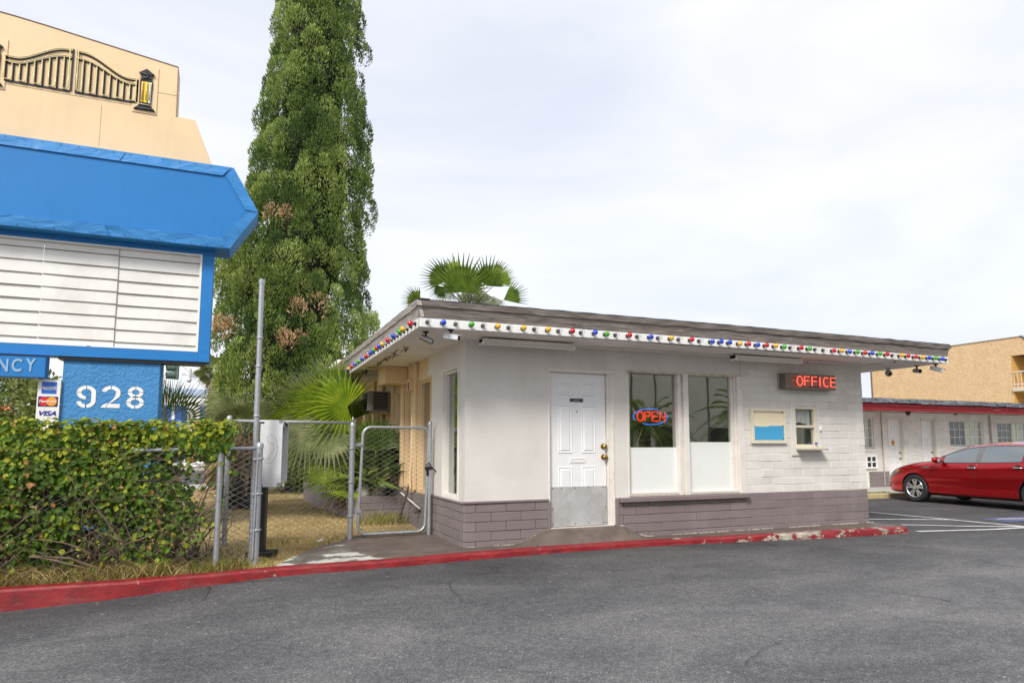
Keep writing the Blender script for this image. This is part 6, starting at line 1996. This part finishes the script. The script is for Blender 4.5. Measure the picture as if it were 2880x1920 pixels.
q.box(HX+.26, 28.7, 0, HX+9, 28.9, 6.8); q.box(HX+9, 16.5, 0, HX+9.2, 28.9, 6.8)
hw = q.build('wall', M_STUC, hotel)
box('coping', (HX-.04, 20.42, 6.825, HX+.3, 28.95, 6.88), mat('coping_grey', (.45, .42, .36), .6, .1, 5, 0), hotel, .01)
MB().add([(HX-.06, 20.44, 6.90), (HX+9, 20.44, 6.90), (HX+9, 19.3, 5.85), (HX-.06, 19.3, 5.85)], [(0,1,2,3)]).build('mansard_roof', bpy.data.materials['slate_grey_shingle'], hotel, fix=False)
MB().box(HX+.3, 16.5, 6.5, HX+9, 28.8, 6.6).build('flat_roof', M_ROOFTOP, hotel)
MB().box(HX+1.4, 16.5, 0, HX+1.5, 20.95, 5.9).build('recess_wall', M_OCH, hotel)
MB().box(HX, 20.9, 0, HX+1.4, 20.945, 5.9).build('recess_side', M_OCH, hotel)
for (z0, z1, lb) in ((4.10, 4.30, 'balcony slab with pale railing'), (1.25, 1.45, 'lower balcony slab')):
    s_ = box('balcony', (HX-.1, 16.5, z0, HX+1.4, 20.93, z1), mat('balcony_cream', (.66, .56, .42), .6, .08, 5, 0) if z0 > 4 else M_TRIM, hotel, .01)
    q = MB(); q.tube([(HX-.02, 16.5, z1+.78), (HX-.02, 20.9, z1+.78)], .03, 6); q.tube([(HX-.02, 16.5, z1+.15), (HX-.02, 20.9, z1+.15)], .025, 6)
    q.build('handrail', M_TRIM, s_)
    for i in range(26):
        MB().box(HX-.03, 20.85-.17*i, z1, HX-.01, 20.87-.17*i, z1+.77).build('baluster', M_TRIM, s_)
for (y0, y1, z0, z1) in ((19.3, 20.5, 4.32, 5.72), (19.3, 20.5, 1.5, 3.80)):
    f = box('window', (HX+1.34, y0, z0, HX+1.395, y1, z1), M_OCH, hotel, .01)
    MB().box(HX+1.325, y0+.08, z0+.08, HX+1.335, y1-.08, z1-.08).build('pane', mat('hotel_pane', (.06, .055, .05), .12, .1, 5, 0), f)
    MB().box(HX+1.31, y0+.12, z0+.05, HX+1.324, y0+.2, z1-.05).build('white_mullion', M_STRIP, f)
q = MB(); q.tube([(HX-.02, 28.95, 0), (HX-.02, 28.95, 6.8)], .05, 8); q.build('downpipe', M_BRONZE, hotel)

# ------------------------------------------------------------------ parked cars
def crv(pts, x):
    """monotone-ish cubic through (x, value), x descending list"""
    n = len(pts)
    if x >= pts[0][0]: return pts[0][1]
    if x <= pts[-1][0]: return pts[-1][1]
    for i in range(n-1):
        if pts[i][0] >= x >= pts[i+1][0]:
            x0, y0 = pts[i]; x1, y1 = pts[i+1]
            m0 = (y1-pts[i-1][1])/(x1-pts[i-1][0]) if i > 0 else (y1-y0)/(x1-x0)
            m1 = (pts[i+2][1]-y0)/(pts[i+2][0]-x0) if i < n-2 else (y1-y0)/(x1-x0)
            h = x1-x0; t = (x-x0)/h
            return (2*t**3-3*t**2+1)*y0 + (t**3-2*t**2+t)*h*m0 + (-2*t**3+3*t**2)*y1 + (t**3-t**2)*h*m1
ZB = [(.95, .30), (.85, .22), (.6, .19), (0, .20), (-1, .19), (-2.4, .20), (-3.2, .24), (-3.75, .30), (-3.92, .38)]
ZS = [(.95, .50), (.88, .61), (.70, .72), (.40, .83), (0, .90), (-.45, .945), (-1.0, .965), (-1.8, .985), (-2.6, 1.02), (-3.2, 1.05), (-3.7, 1.03), (-3.92, .90)]
ZT = [(.95, .52), (.88, .66), (.70, .775), (.40, .88), (0, .965), (-.36, 1.02), (-.62, 1.135), (-.95, 1.285), (-1.30, 1.395), (-1.70, 1.445), (-2.1, 1.455), (-2.55, 1.425), (-2.95, 1.335), (-3.35, 1.18), (-3.55, 1.115), (-3.8, 1.08), (-3.92, .95)]
WH = [(.95, .50), (.90, .66), (.80, .76), (.55, .855), (.1, .90), (-.8, .912), (-2.2, .915), (-3.0, .905), (-3.5, .87), (-3.8, .79), (-3.92, .66)]
WR = [(.95, .40), (.80, .60), (.4, .68), (-.1, .70), (-.5, .695), (-.9, .655), (-1.4, .60), (-2.0, .585), (-2.6, .575), (-3.0, .58), (-3.4, .62), (-3.8, .60), (-3.92, .45)]
def csec(x):
    zb, zs, zt, w_, r_ = crv(ZB, x), crv(ZS, x), crv(ZT, x), crv(WH, x), crv(WR, x)
    ze = zs + (zt-zs)*.86
    H = zs-zb
    return [(0, zb), (w_*.62, zb), (w_*.90, zb+.015), (w_*.972, zb+.06), (w_*.978, zb+.13), (w_*.962, zb+.19), (w_*.985, zb+H*.40), (w_*1.0, zb+H*.58), (w_*.992, zb+H*.74), (w_*.972, zb+H*.86), (w_*.955, zb+H*.93), (w_*.915, zs), (w_*.915*.5+r_*.5+.012, zs+(ze-zs)*.52), (r_+.012, ze-.02*(zt-zs)), (r_*.93, ze+.05*(zt-zs)), (r_*.62, zt-.10*(zt-zs)-.006), (r_*.3, zt-.002), (0, zt)]
def yat(x, z):
    c = csec(x)[2:15]
    for (ya, za), (yb, zb) in zip(c, c[1:]):
        if za <= z <= zb and zb > za: return ya + (yb-ya)*(z-za)/(zb-za)
    return c[-1][0]
def side_patch(q, sgn, xs_, zlo, zhi, nv, off, m=0):
    rows = []
    for x in xs_:
        a, c = zlo(x), zhi(x)
        rows.append([(x, sgn*(yat(x, a+(c-a)*j/nv)+off), a+(c-a)*j/nv) for j in range(nv+1)])
    for r0, r1 in zip(rows, rows[1:]):
        for j in range(nv): q.quad(r0[j], r1[j], r1[j+1], r0[j+1], m)
def lin(a, c, n): return [a+(c-a)*i/n for i in range(n+1)]
M_TYRE = mat('tyre_rubber', (.022, .022, .023), .8, .15, 14, .3, 90)
M_ALLOY = mat('alloy_wheel', (.62, .63, .65), .28, .05, 8, 0, metal=.9)
M_PILLAR = mat('pillar_grey', (.16, .15, .155), .3, .05, 8, 0)
M_CHROME = mat('chrome', (.75, .76, .78), .08, .03, 8, 0, metal=1.0)
m_, nt_ = newmat('car_window')
gl_ = nd(nt_, 'ShaderNodeBsdfGlossy', {'Color': (.92, .96, .96, 1), 'Roughness': .02}).outputs[0]
df_ = bsdf(nt_, (.05, .07, .07, 1), .1)
lw_ = nd(nt_, 'ShaderNodeLayerWeight', {'Blend': .42}).outputs['Facing']
finish(nt_, nd(nt_, 'ShaderNodeMixShader', {0: nd(nt_, 'ShaderNodeMapRange', {'Value': lw_, 'To Min': .12, 'To Max': .62}).outputs[0], 1: df_, 2: gl_}).outputs[0])
M_CWIN = m_
def car_paint(name, col):
    m, nt = newmat(name)
    fl = noi(nt, pos(nt), 900, 2)
    finish(nt, bsdf(nt, mixc(nt, .15, c4(col), ramp(nt, fl, [(.3, c4(col, .6)), (.7, c4(col, 1.6))])), .22, .72, None, **{'Coat Weight': .8, 'Coat Roughness': .02, 'Specular IOR Level': .5}))
    return m
M_CRED = car_paint('candy_red_paint', (.44, .002, .007))
def make_car(label, paint):
    car = thing('parked_car', label, 'car')
    q = MB(); xs_ = lin(.95, -3.92, 110); rows = []
    for x in xs_:
        h = csec(x)
        rows.append([(x, y, z) for y, z in h] + [(x, -y, z) for y, z in h[-2:0:-1]])
    n = len(rows[0])
    q.v = [p for r_ in rows for p in r_]
    q.f = [(i*n+j, i*n+(j+1) % n, (i+1)*n+(j+1) % n, (i+1)*n+j) for i in range(len(rows)-1) for j in range(n)]
    q.f += [tuple(range(n)), tuple((len(rows)-1)*n+j for j in range(n-1, -1, -1))]
    q.mi = [0]*len(q.f)
    body = q.build('body', paint, car, smooth=True)
    ct = MB()
    for wx in (0, -2.8):
        for s_ in (1, -1):
            ct.cyl((wx, s_*.60, .335), (wx, s_*1.3, .335), .372, n=40)
    co_ = ct.build('cutter', M_BLACK)
    md = body.modifiers.new('arches', 'BOOLEAN'); md.object = co_; md.operation = 'DIFFERENCE'; md.solver = 'EXACT'
    try: md.material_mode = 'TRANSFER'
    except Exception: pass
    dg = bpy.context.evaluated_depsgraph_get()
    me = bpy.data.meshes.new_from_object(body.evaluated_get(dg))
    body.modifiers.clear(); body.data = me
    me.polygons.foreach_set('use_smooth', [True]*len(me.polygons))
    try: me.set_sharp_from_angle(angle=R(38))
    except Exception: pass
    bpy.data.objects.remove(co_)
    belt = lambda x: crv(ZS, x)+.012
    def roofe(x):
        zs, zt = crv(ZS, x), crv(ZT, x)
        return zs + (zt-zs)*.80
    for s_ in (1, -1):
        for (a, c, nm) in ((-.74, -1.50, 'front_door_window'), (-1.64, -2.50, 'rear_door_window'), (-2.56, -3.02, 'quarter_window')):
            q = MB(); side_patch(q, s_, lin(a, c, 22), belt, lambda x: max(roofe(x), belt(x)+.004), 5, .005); q.build(nm, M_CWIN, car, smooth=True, fix=False)
        q = MB(); side_patch(q, s_, lin(-1.50, -1.64, 3), belt, roofe, 5, .005); q.build('door_pillar', M_PILLAR, car, fix=False)
        q = MB(); pts = [(x, s_*(yat(x, roofe(x))+.008), roofe(x)+.008) for x in lin(-.60, -3.06, 40)]; q.tube(pts, .009, 5)
        q.build('window_trim', M_CHROME, car, smooth=True)
        q = MB(); q.tube([(x, s_*(yat(x, belt(x))+.003), belt(x)-.010) for x in lin(-.60, -3.1, 30)], .008, 5); q.build('belt_seal', M_BLACK, car)
        # shut lines
        q = MB()
        for pts in ([(x, z) for x, z in zip(lin(-.50, -.62, 8)+lin(-.60, -.52, 4), lin(.93, .48, 8)+lin(.42, .28, 4))], [(-1.565+.03*math.sin(z*3), z) for z in lin(.97, .30, 14)], [(-2.58-.10*(1-abs(z-.75)/.5), z) for z in lin(1.0, .72, 6)] + [(x, z) for x, z in zip(lin(-2.60, -2.36, 8), lin(.70, .32, 8))]):
            q.tube([(x, s_*(yat(x, z)+.0005), z) for x, z in pts], .004, 4)
        q.build('shut_line', M_BLACK, car)
        q = MB(); side_patch(q, s_, lin(-.46, -2.36, 30), lambda x: .335-.0*x, lambda x: .375+.012*math.sin((x+.46)/1.9*3.14), 2, .010); q.build('sill_crease', paint, car, smooth=True, fix=False)
        for hx, hz in ((-1.46, .865), (-2.46, .895)):
            y = s_*(yat(hx, hz))
            q = MB(); q.lathe([(.075, 0), (.06, s_*.004), (0, s_*.0045)], (hx, y, hz-.004), 'y', 16); q.build('handle_cup', M_BLACK, car, smooth=True)
            q = MB(); q.tube([(hx+.11, y+s_*.006, hz), (hx+.06, y+s_*.035, hz+.004), (hx-.06, y+s_*.035, hz+.006), (hx-.11, y+s_*.008, hz+.004)], [.012, .014, .014, .012], 8); q.build('door_handle', M_CHROME, car, smooth=True)
        q = MB(); q.tube([(-.78, s_*.86, .985), (-.74, s_*.95, 1.01)], .02, 6)
        mr = q.build('mirror_arm', M_BLACK, car)
        bm = bmesh.new(); bmesh.ops.create_icosphere(bm, subdivisions=3, radius=1)
        for v in bm.verts: v.co = Vector((v.co.x*(.095 if v.co.x > 0 else .055) - .70, v.co.y*.125 + s_*.985, v.co.z*.078 + 1.035))
        me2 = bpy.data.meshes.new('mirror_shell'); bm.to_mesh(me2); bm.free(); me2.materials.append(paint); me2.polygons.foreach_set('use_smooth', [True]*len(me2.polygons)); link(me2, 'mirror_shell', mr)
        q = MB(); q.lathe([(.001, -.002), (.06, -.002), (.06, .0)], (-.752, s_*.985, 1.035), 'x', 18); q.build('mirror_glass', M_BLACK, mr)
        q = MB(); side_patch(q, s_, lin(-.20, -.42, 6), lambda x: .825-.02*(x+.2), lambda x: .865-.02*(x+.2), 1, .006); q.build('fender_vent', M_CHROME, car, fix=False)
        q = MB(); side_patch(q, s_, lin(.42, .86, 14), lambda x: crv(ZS, x)-.125-.10*max(0, (x-.5)), lambda x: crv(ZS, x)-.02, 4, .006)
        hl = q.build('headlight', mat('headlamp_glass', (.10, .10, .11), .08, .3, 30, 0, **{'Coat Weight': 1.0}), car, smooth=True, fix=False)
        q = MB(); side_patch(q, s_, lin(.44, .58, 5), lambda x: crv(ZS, x)-.075, lambda x: crv(ZS, x)-.045, 1, .009); q.build('amber_marker', mat('amber_lens', (.75, .30, .03), .2, .1, 9, 0), hl, fix=False)
        q = MB(); side_patch(q, s_, lin(.78, .89, 5), lambda x: .32, lambda x: .44, 2, .006); q.build('fog_lamp_recess', M_BLACK, car, fix=False)
        q = MB(); side_patch(q, s_, lin(-3.45, -3.86, 8), lambda x: .80, lambda x: crv(ZS, x)-.03, 3, .006); q.build('tail_light', mat('tail_lens', (.35, .01, .01), .12, .1, 9, 0, **{'Coat Weight': 1.0}), car, fix=False)
        for wx in (0, -2.8):
            c = Vector((wx, s_*.80, .335))
            q = MB(); q.lathe([(.225, -.10), (.300, -.108), (.327, -.085), (.334, -.05), (.334, .05), (.327, .085), (.300, .108), (.225, .10)], c, 'y', 44, caps=False)
            whl = q.build('wheel', M_TYRE, car, smooth=True, angle=40)
            q = MB(); o = s_*.085
            q.lathe([(.228, o-s_*.16), (.228, o+s_*.012), (.222, o+s_*.018), (.208, o+s_*.006), (.206, o-s_*.16)], c, 'y', 44, caps=False)
            q.lathe([(.055, o-s_*.04), (.055, o-s_*.004), (.04, o+s_*.004), (0, o+s_*.005)], c, 'y', 20)
            for k in range(5):
                for da in (-.16, .16):
                    a0 = 2*math.pi*k/5 + .3
                    p0 = c + Vector((math.cos(a0+da*.6)*.045, o-s_*.012, math.sin(a0+da*.6)*.045)); p1 = c + Vector((math.cos(a0+da*1.35)*.212, o+s_*.0, math.sin(a0+da*1.35)*.212))
                    t = Vector((-math.sin(a0), 0, math.cos(a0)))
                    dpt = Vector((0, s_*.03, 0))
                    q.add([p0-t*.020, p0+t*.020, p1+t*.026, p1-t*.026, p0-t*.020-dpt, p0+t*.020-dpt, p1+t*.026-dpt, p1-t*.026-dpt], [(0,1,2,3), (4,7,6,5), (0,4,5,1), (1,5,6,2), (2,6,7,3), (3,7,4,0)])
            q.build('rim', M_ALLOY, whl, smooth=True, angle=30)
            q = MB(); q.lathe([(.0, o-s_*.075), (.205, o-s_*.075), (.205, o-s_*.08)], c, 'y', 30); q.build('brake_disc', M_RUBBER, whl)
            q = MB()
            for k in range(5):
                a0 = 2*math.pi*k/5 + .93
                q.lathe([(.009, o-s_*.01), (.009, o+s_*.002), (0, o+s_*.003)], c + Vector((math.cos(a0)*.038, 0, math.sin(a0)*.038)), 'y', 8)
            q.build('lug_nuts', M_BLACK, whl)
    def top_patch(nm, x0, x1, yf, m_, off=.006):
        q = MB(); n_ = 16; rows = []
        for x in lin(x0, x1, n_):
            w_ = yf(x); r_ = []
            cs = csec(x)[::-1]
            for j in range(-8, 9):
                y = w_*j/8
                for (ya, za), (yb, zb) in zip(cs, cs[1:]):
                    if ya <= abs(y) <= yb and yb > ya: z = za + (zb-za)*(abs(y)-ya)/(yb-ya); break
                r_.append((x, y, z+off))
            rows.append(r_)
        for a, c in zip(rows, rows[1:]):
            for j in range(16): q.quad(a[j], a[j+1], c[j+1], c[j])
        q.build(nm, m_, car, smooth=True, fix=False)
    top_patch('windshield', -.46, -1.22, lambda x: crv(WR, x)*.93, M_CWIN)
    top_patch('rear_window', -2.75, -3.42, lambda x: crv(WR, x)*.9, M_CWIN)
    q = MB(); q.box(.93, -.36, .50, .965, .36, .58); q.box(.90, -.48, .30, .955, .48, .42); q.build('grille', M_BLACK, car, bevel=.01)
    box('number_plate', (-3.95, -.26, .72, -3.915, .26, .84), M_TRIM, car, .004)
    q = MB(); q.box(-3.2, -.6, .17, .5, .6, .23); q.build('underbody', M_BLACK, car)
    return car
car = make_car('glossy red sedan parked nose in at the motel wing', M_CRED)
wp = PD_(2480+575/5.88, 1200+1235/5.88, 16.2)
hd = R(87)
car.rotation_euler = (0, 0, hd)
car.location = (wp.x - (-math.sin(hd))*.86, wp.y - math.cos(hd)*.86, .058)
white = copy_tree(car)
tag(white, 'white car barely showing behind the red sedan roof at the right edge', 'car')
white.location = (car.location.x + 3.3, car.location.y + .1, .05)
white.scale = (1, 1, 1.09)
M_CWHITE = car_paint('white_car_paint', (.75, .75, .75))
wd = {}
for ch in white.children:
    for c2 in [ch] + list(ch.children):
        if any(m == M_CRED for m in c2.data.materials):
            if c2.data.name not in wd:
                d2 = c2.data.copy()
                for i, m in enumerate(d2.materials):
                    if m == M_CRED: d2.materials[i] = M_CWHITE
                wd[c2.data.name] = d2
            c2.data = wd[c2.data.name]

# ------------------------------------------------------------------ street things left of the sign
M_SIG = mat('signal_green', (.10, .16, .13), .45, .1, 8, 0)
M_POLEW = mat('pale_street_pole', (.62, .62, .60), .5, .08, 4, 0)
tsg = thing('signal_mast', 'pale traffic signal mast arm crossing behind the sign', 'signal mast', (1.6, 30.3, 0))
q = MB(); q.tube([(-7, 30.3, 4.98), (-2, 30.3, 4.95), (1.6, 30.3, 4.92)], [.07, .09, .13], 10); q.build('mast_arm', M_POLEW, tsg, smooth=True)
q = MB(); q.cyl((1.6, 30.3, 0), (1.6, 30.3, 6.5), .17, .12, 12); q.build('mast_pole', M_POLEW, tsg, smooth=True)
q = MB()
for x, s_ in ((-.95, -1), (-.75, 1)): q.tube([(x, 30.3, 5.05), (x+s_*.06, 30.3, 5.22)], .02, 5)
q.build('bird_spikes', M_BLACK, tsg)
def signal(x, zt, lab, n=3):
    t = thing('traffic_signal', lab, 'traffic signal', (x, 30, zt-1.1), 'traffic signals on the mast arm')
    bx = box('housing', (x+.02, 29.93, zt-.95, x+.22, 30.12, zt+.02), M_SIG, t, .02)
    for i in range(n):
        z = zt - .17 - .31*i
        q = MB()
        A = Vector((-.95, -.3, -.05)).normalized()
        c = Vector((x+.05, 30.02, z))
        q.tube([c, c + A*.30], [.15, .14], 16, caps=False); q.tube([c + A*.30, c], [.135, .14], 16, caps=False)
        q.build('visor', M_SIG, bx, smooth=True, fix=False)
        q = MB(); q.tube([c + A*.02, c + A*.025], [.14, .13], 16); q.build('lens', M_BLACK, bx)
signal(-2.58, 5.05, 'green hooded traffic signal nearest the sign base')
signal(-1.32, 5.00, 'green hooded traffic signal at the lower right corner of the sign board')
cmp_ = thing('street_camera', 'white street camera hanging between the two traffic signals', 'camera', (-1.95, 30, 4.0))
q = MB(); q.tube([(-2.5, 30.2, 4.93), (-1.98, 30, 4.42)], .03, 6); q.tube([(-1.95, 30, 4.55), (-1.95, 30, 4.12)], .06, 10); q.build('arm', M_POLEW, cmp_)
q = MB(); q.lathe([(.09, 4.16), (.10, 4.08), (.07, 4.01), (0, 3.98)], (-1.98, 30, 0), 'z', 14); q.build('dome', M_CAMW, cmp_, smooth=True)
box('side_box', (-1.90, 29.95, 4.22, -1.80, 30.05, 4.36), M_CAMW, cmp_, .01)
q = MB(); q.tube([(-2.0, 30, 4.28), (-2.2, 30, 4.32)], .02, 6); q.box(-2.26, 29.95, 4.28, -2.14, 30.05, 4.36); q.build('small_camera', M_CAMW, cmp_)
lampo = thing('street_lamp', 'grey cobra head street lamp peeking out right of the blue arrow', 'street lamp', (2.2, 31, 0))
l0, l1 = PY_(604, 767, 31), PY_(646, 750, 31)
q = MB(); q.tube([(l0.x-.05, 31, l0.z), (l0.x+.3, 31, l0.z+.06), (l1.x-.05, 31, l1.z-.03)], [.05, .13, .06], 10); q.build('lamp_head', mat('lamp_grey', (.34, .32, .30), .5, .1, 8, 0), lampo, smooth=True)
q = MB(); q.tube([(l1.x-.1, 31, l1.z-.03), (1.2, 31, l1.z+.25), (2.2, 31, l1.z-.2), (2.2, 31, 0)], [.035, .045, .07, .12], 8); q.build('pole', M_POLEW, lampo, smooth=True)
q = MB(); c = PY_(635, 733, 31); q.tube([(c.x, 31, l1.z-.02), (c.x, 31, c.z)], .03, 6); q.box(c.x-.22, 30.95, c.z, c.x+.16, 31.05, c.z+.05); q.build('lamp_camera', M_SIG, lampo)
cbl = MB(); cbl.tube([(-40, 33, 9.6), (-1.3, 33, 9.12), (.5, 33, 9.08), (2.2, 33, 9.1)], .018, 5)
tag(cbl.build('overhead_cable', M_BLACK), 'thin dark cable stretched behind the sign and the cypress', 'cable')
# white and blue building across the street
bl = thing('white_shop', 'white building with blue panels across the street left of the cypress', 'building', (-2, 48, 0))
box('wall', (-7.5, 48, 0, 2.5, 54, 5.0), M_STRIP, bl, .02)
M_SHB = mat('shop_blue', (.06, .16, .55), .5, .08, 4, 0)
for i, (a, c) in enumerate(((-6.6, -5.6), (-4.9, -4.1), (-3.9, -3.2), (-2.42, -1.90), (-1.0, -.2))):
    box('blue_panel', (a, 47.95, .6, c, 47.995, 4.0), M_SHB, bl, .005)
box('roof_band', (-7.6, 47.9, 4.6, 2.6, 54, 5.1), mat('pale_blue_band', (.45, .55, .75), .5, .05, 4, 0), bl, .01)
q = MB()
for i in range(4): q.box(-6.5+2.4*i, 47.93, .3, -5.7+2.4*i, 47.98, 2.4)
q.build('shop_door', M_CWIN, bl)
rs = thing('roadside_sign', 'small red and orange roadside sign at the far left edge above the hedge', 'sign', (-7.7, 28, 0))
r1 = PY_(14, 1157, 28)
box('board', (r1.x-.32, 28, r1.z-.28, r1.x+.16, 28.06, r1.z+.26), mat('road_sign_red', (.55, .03, .03), .5, .1, 3, 0), rs, .01)
box('orange_strip', (r1.x+.0, 27.985, r1.z+.02, r1.x+.14, 27.998, r1.z+.2), mat('road_sign_orange', (.8, .30, .08), .5, .1, 3, 0), rs, .004)
MB().cyl((r1.x-.08, 28.09, 0), (r1.x-.08, 28.09, r1.z+.2), .04, n=8).build('post', M_GALV, rs)

# ------------------------------------------------------------------ across the lot behind the camera (seen mirrored in the office windows)
opp = thing('opposite_building', 'beige building with arched panels across the lot, mirrored in the office windows', 'building', (18, -20, 0))
M_BEI = mat('beige_render', (.66, .62, .50), .8, .08, 1.2, .2, 20)
box('wall', (2, -22, 0, 45, -20, 11), M_BEI, opp, .02)
for i in range(9):
    x = 5 + 4.2*i
    q = MB(); pts = [(x-1.2, -19.97, .2)] + [(x+1.2*math.cos(R(180-a)), -19.97, 6.8+1.2*math.sin(R(180-a))) for a in range(0, 181, 15)] + [(x+1.2, -19.97, .2)]
    q.tube(pts, .06, 6); q.build('arch_moulding', M_BRONZE, opp)
    box('lower_panel', (x-1.1, -19.98, .2, x+1.1, -19.95, 2.6), M_DARK, opp, .01)
def date_palm(x, y, h, label, seed, n=26, L=2.4, lowd=-.5):
    t = thing('date_palm', label, 'palm', (x, y, 0), 'date palms across the lot')
    rr = random.Random(seed)
    trunk(t, x, y, 0, h, .26, .24)
    for i in range(n):
        az = i*2.39996; el = lowd + 1.7*(i+.5)/n
        d = v3(math.cos(az)*math.cos(el), math.sin(az)*math.cos(el), math.sin(el)); o = v3(math.cos(az), math.sin(az), 0); s_ = v3(-o.y, o.x, 0)
        pts = [v3(x, y, h) + d*L*k/10 - v3(0, 0, 1)*.9*(k/10)**2*L*.5 for k in range(11)]
        q = MB(); q.tube(pts, [.03-.0025*k for k in range(11)], 5, m=1)
        for k in range(2, 30):
            tt = k/30*10; a_ = int(tt); p = pts[a_].lerp(pts[min(a_+1, 10)], tt-a_); l = .42*math.sin(math.pi*min(.95, .12+.9*k/30))+.08
            for sg in (-1, 1):
                dd = (s_*sg*.8 + (pts[min(a_+1, 10)]-pts[a_]).normalized()*.6 + v3(0, 0, .25)).normalized()
                q.add([p, p + dd*l*.5 + v3(0, 0, .016), p + dd*l, p + dd*l*.5 - v3(0, 0, .016)], [(0,1,2,3)])
        q.build('frond', MPD, t, fix=False)
date_palm(15.6, -7.5, 2.3, 'date palm across the lot mirrored in the left window', 1)
date_palm(21.8, -8.5, 2.9, 'date palm across the lot mirrored in the right window', 2, n=22, L=2.6)
tpm = thing('tall_palm', 'tall palm trunk across the lot mirrored at the right window edge', 'palm', (20.6, -7.2, 0))
trunk(tpm, 20.6, -7.2, 0, 9, .3, .2)
crown(tpm, v3(20.6, -7.2, 9), 1.2, .9, 14, pr, MPD, nseg=20)
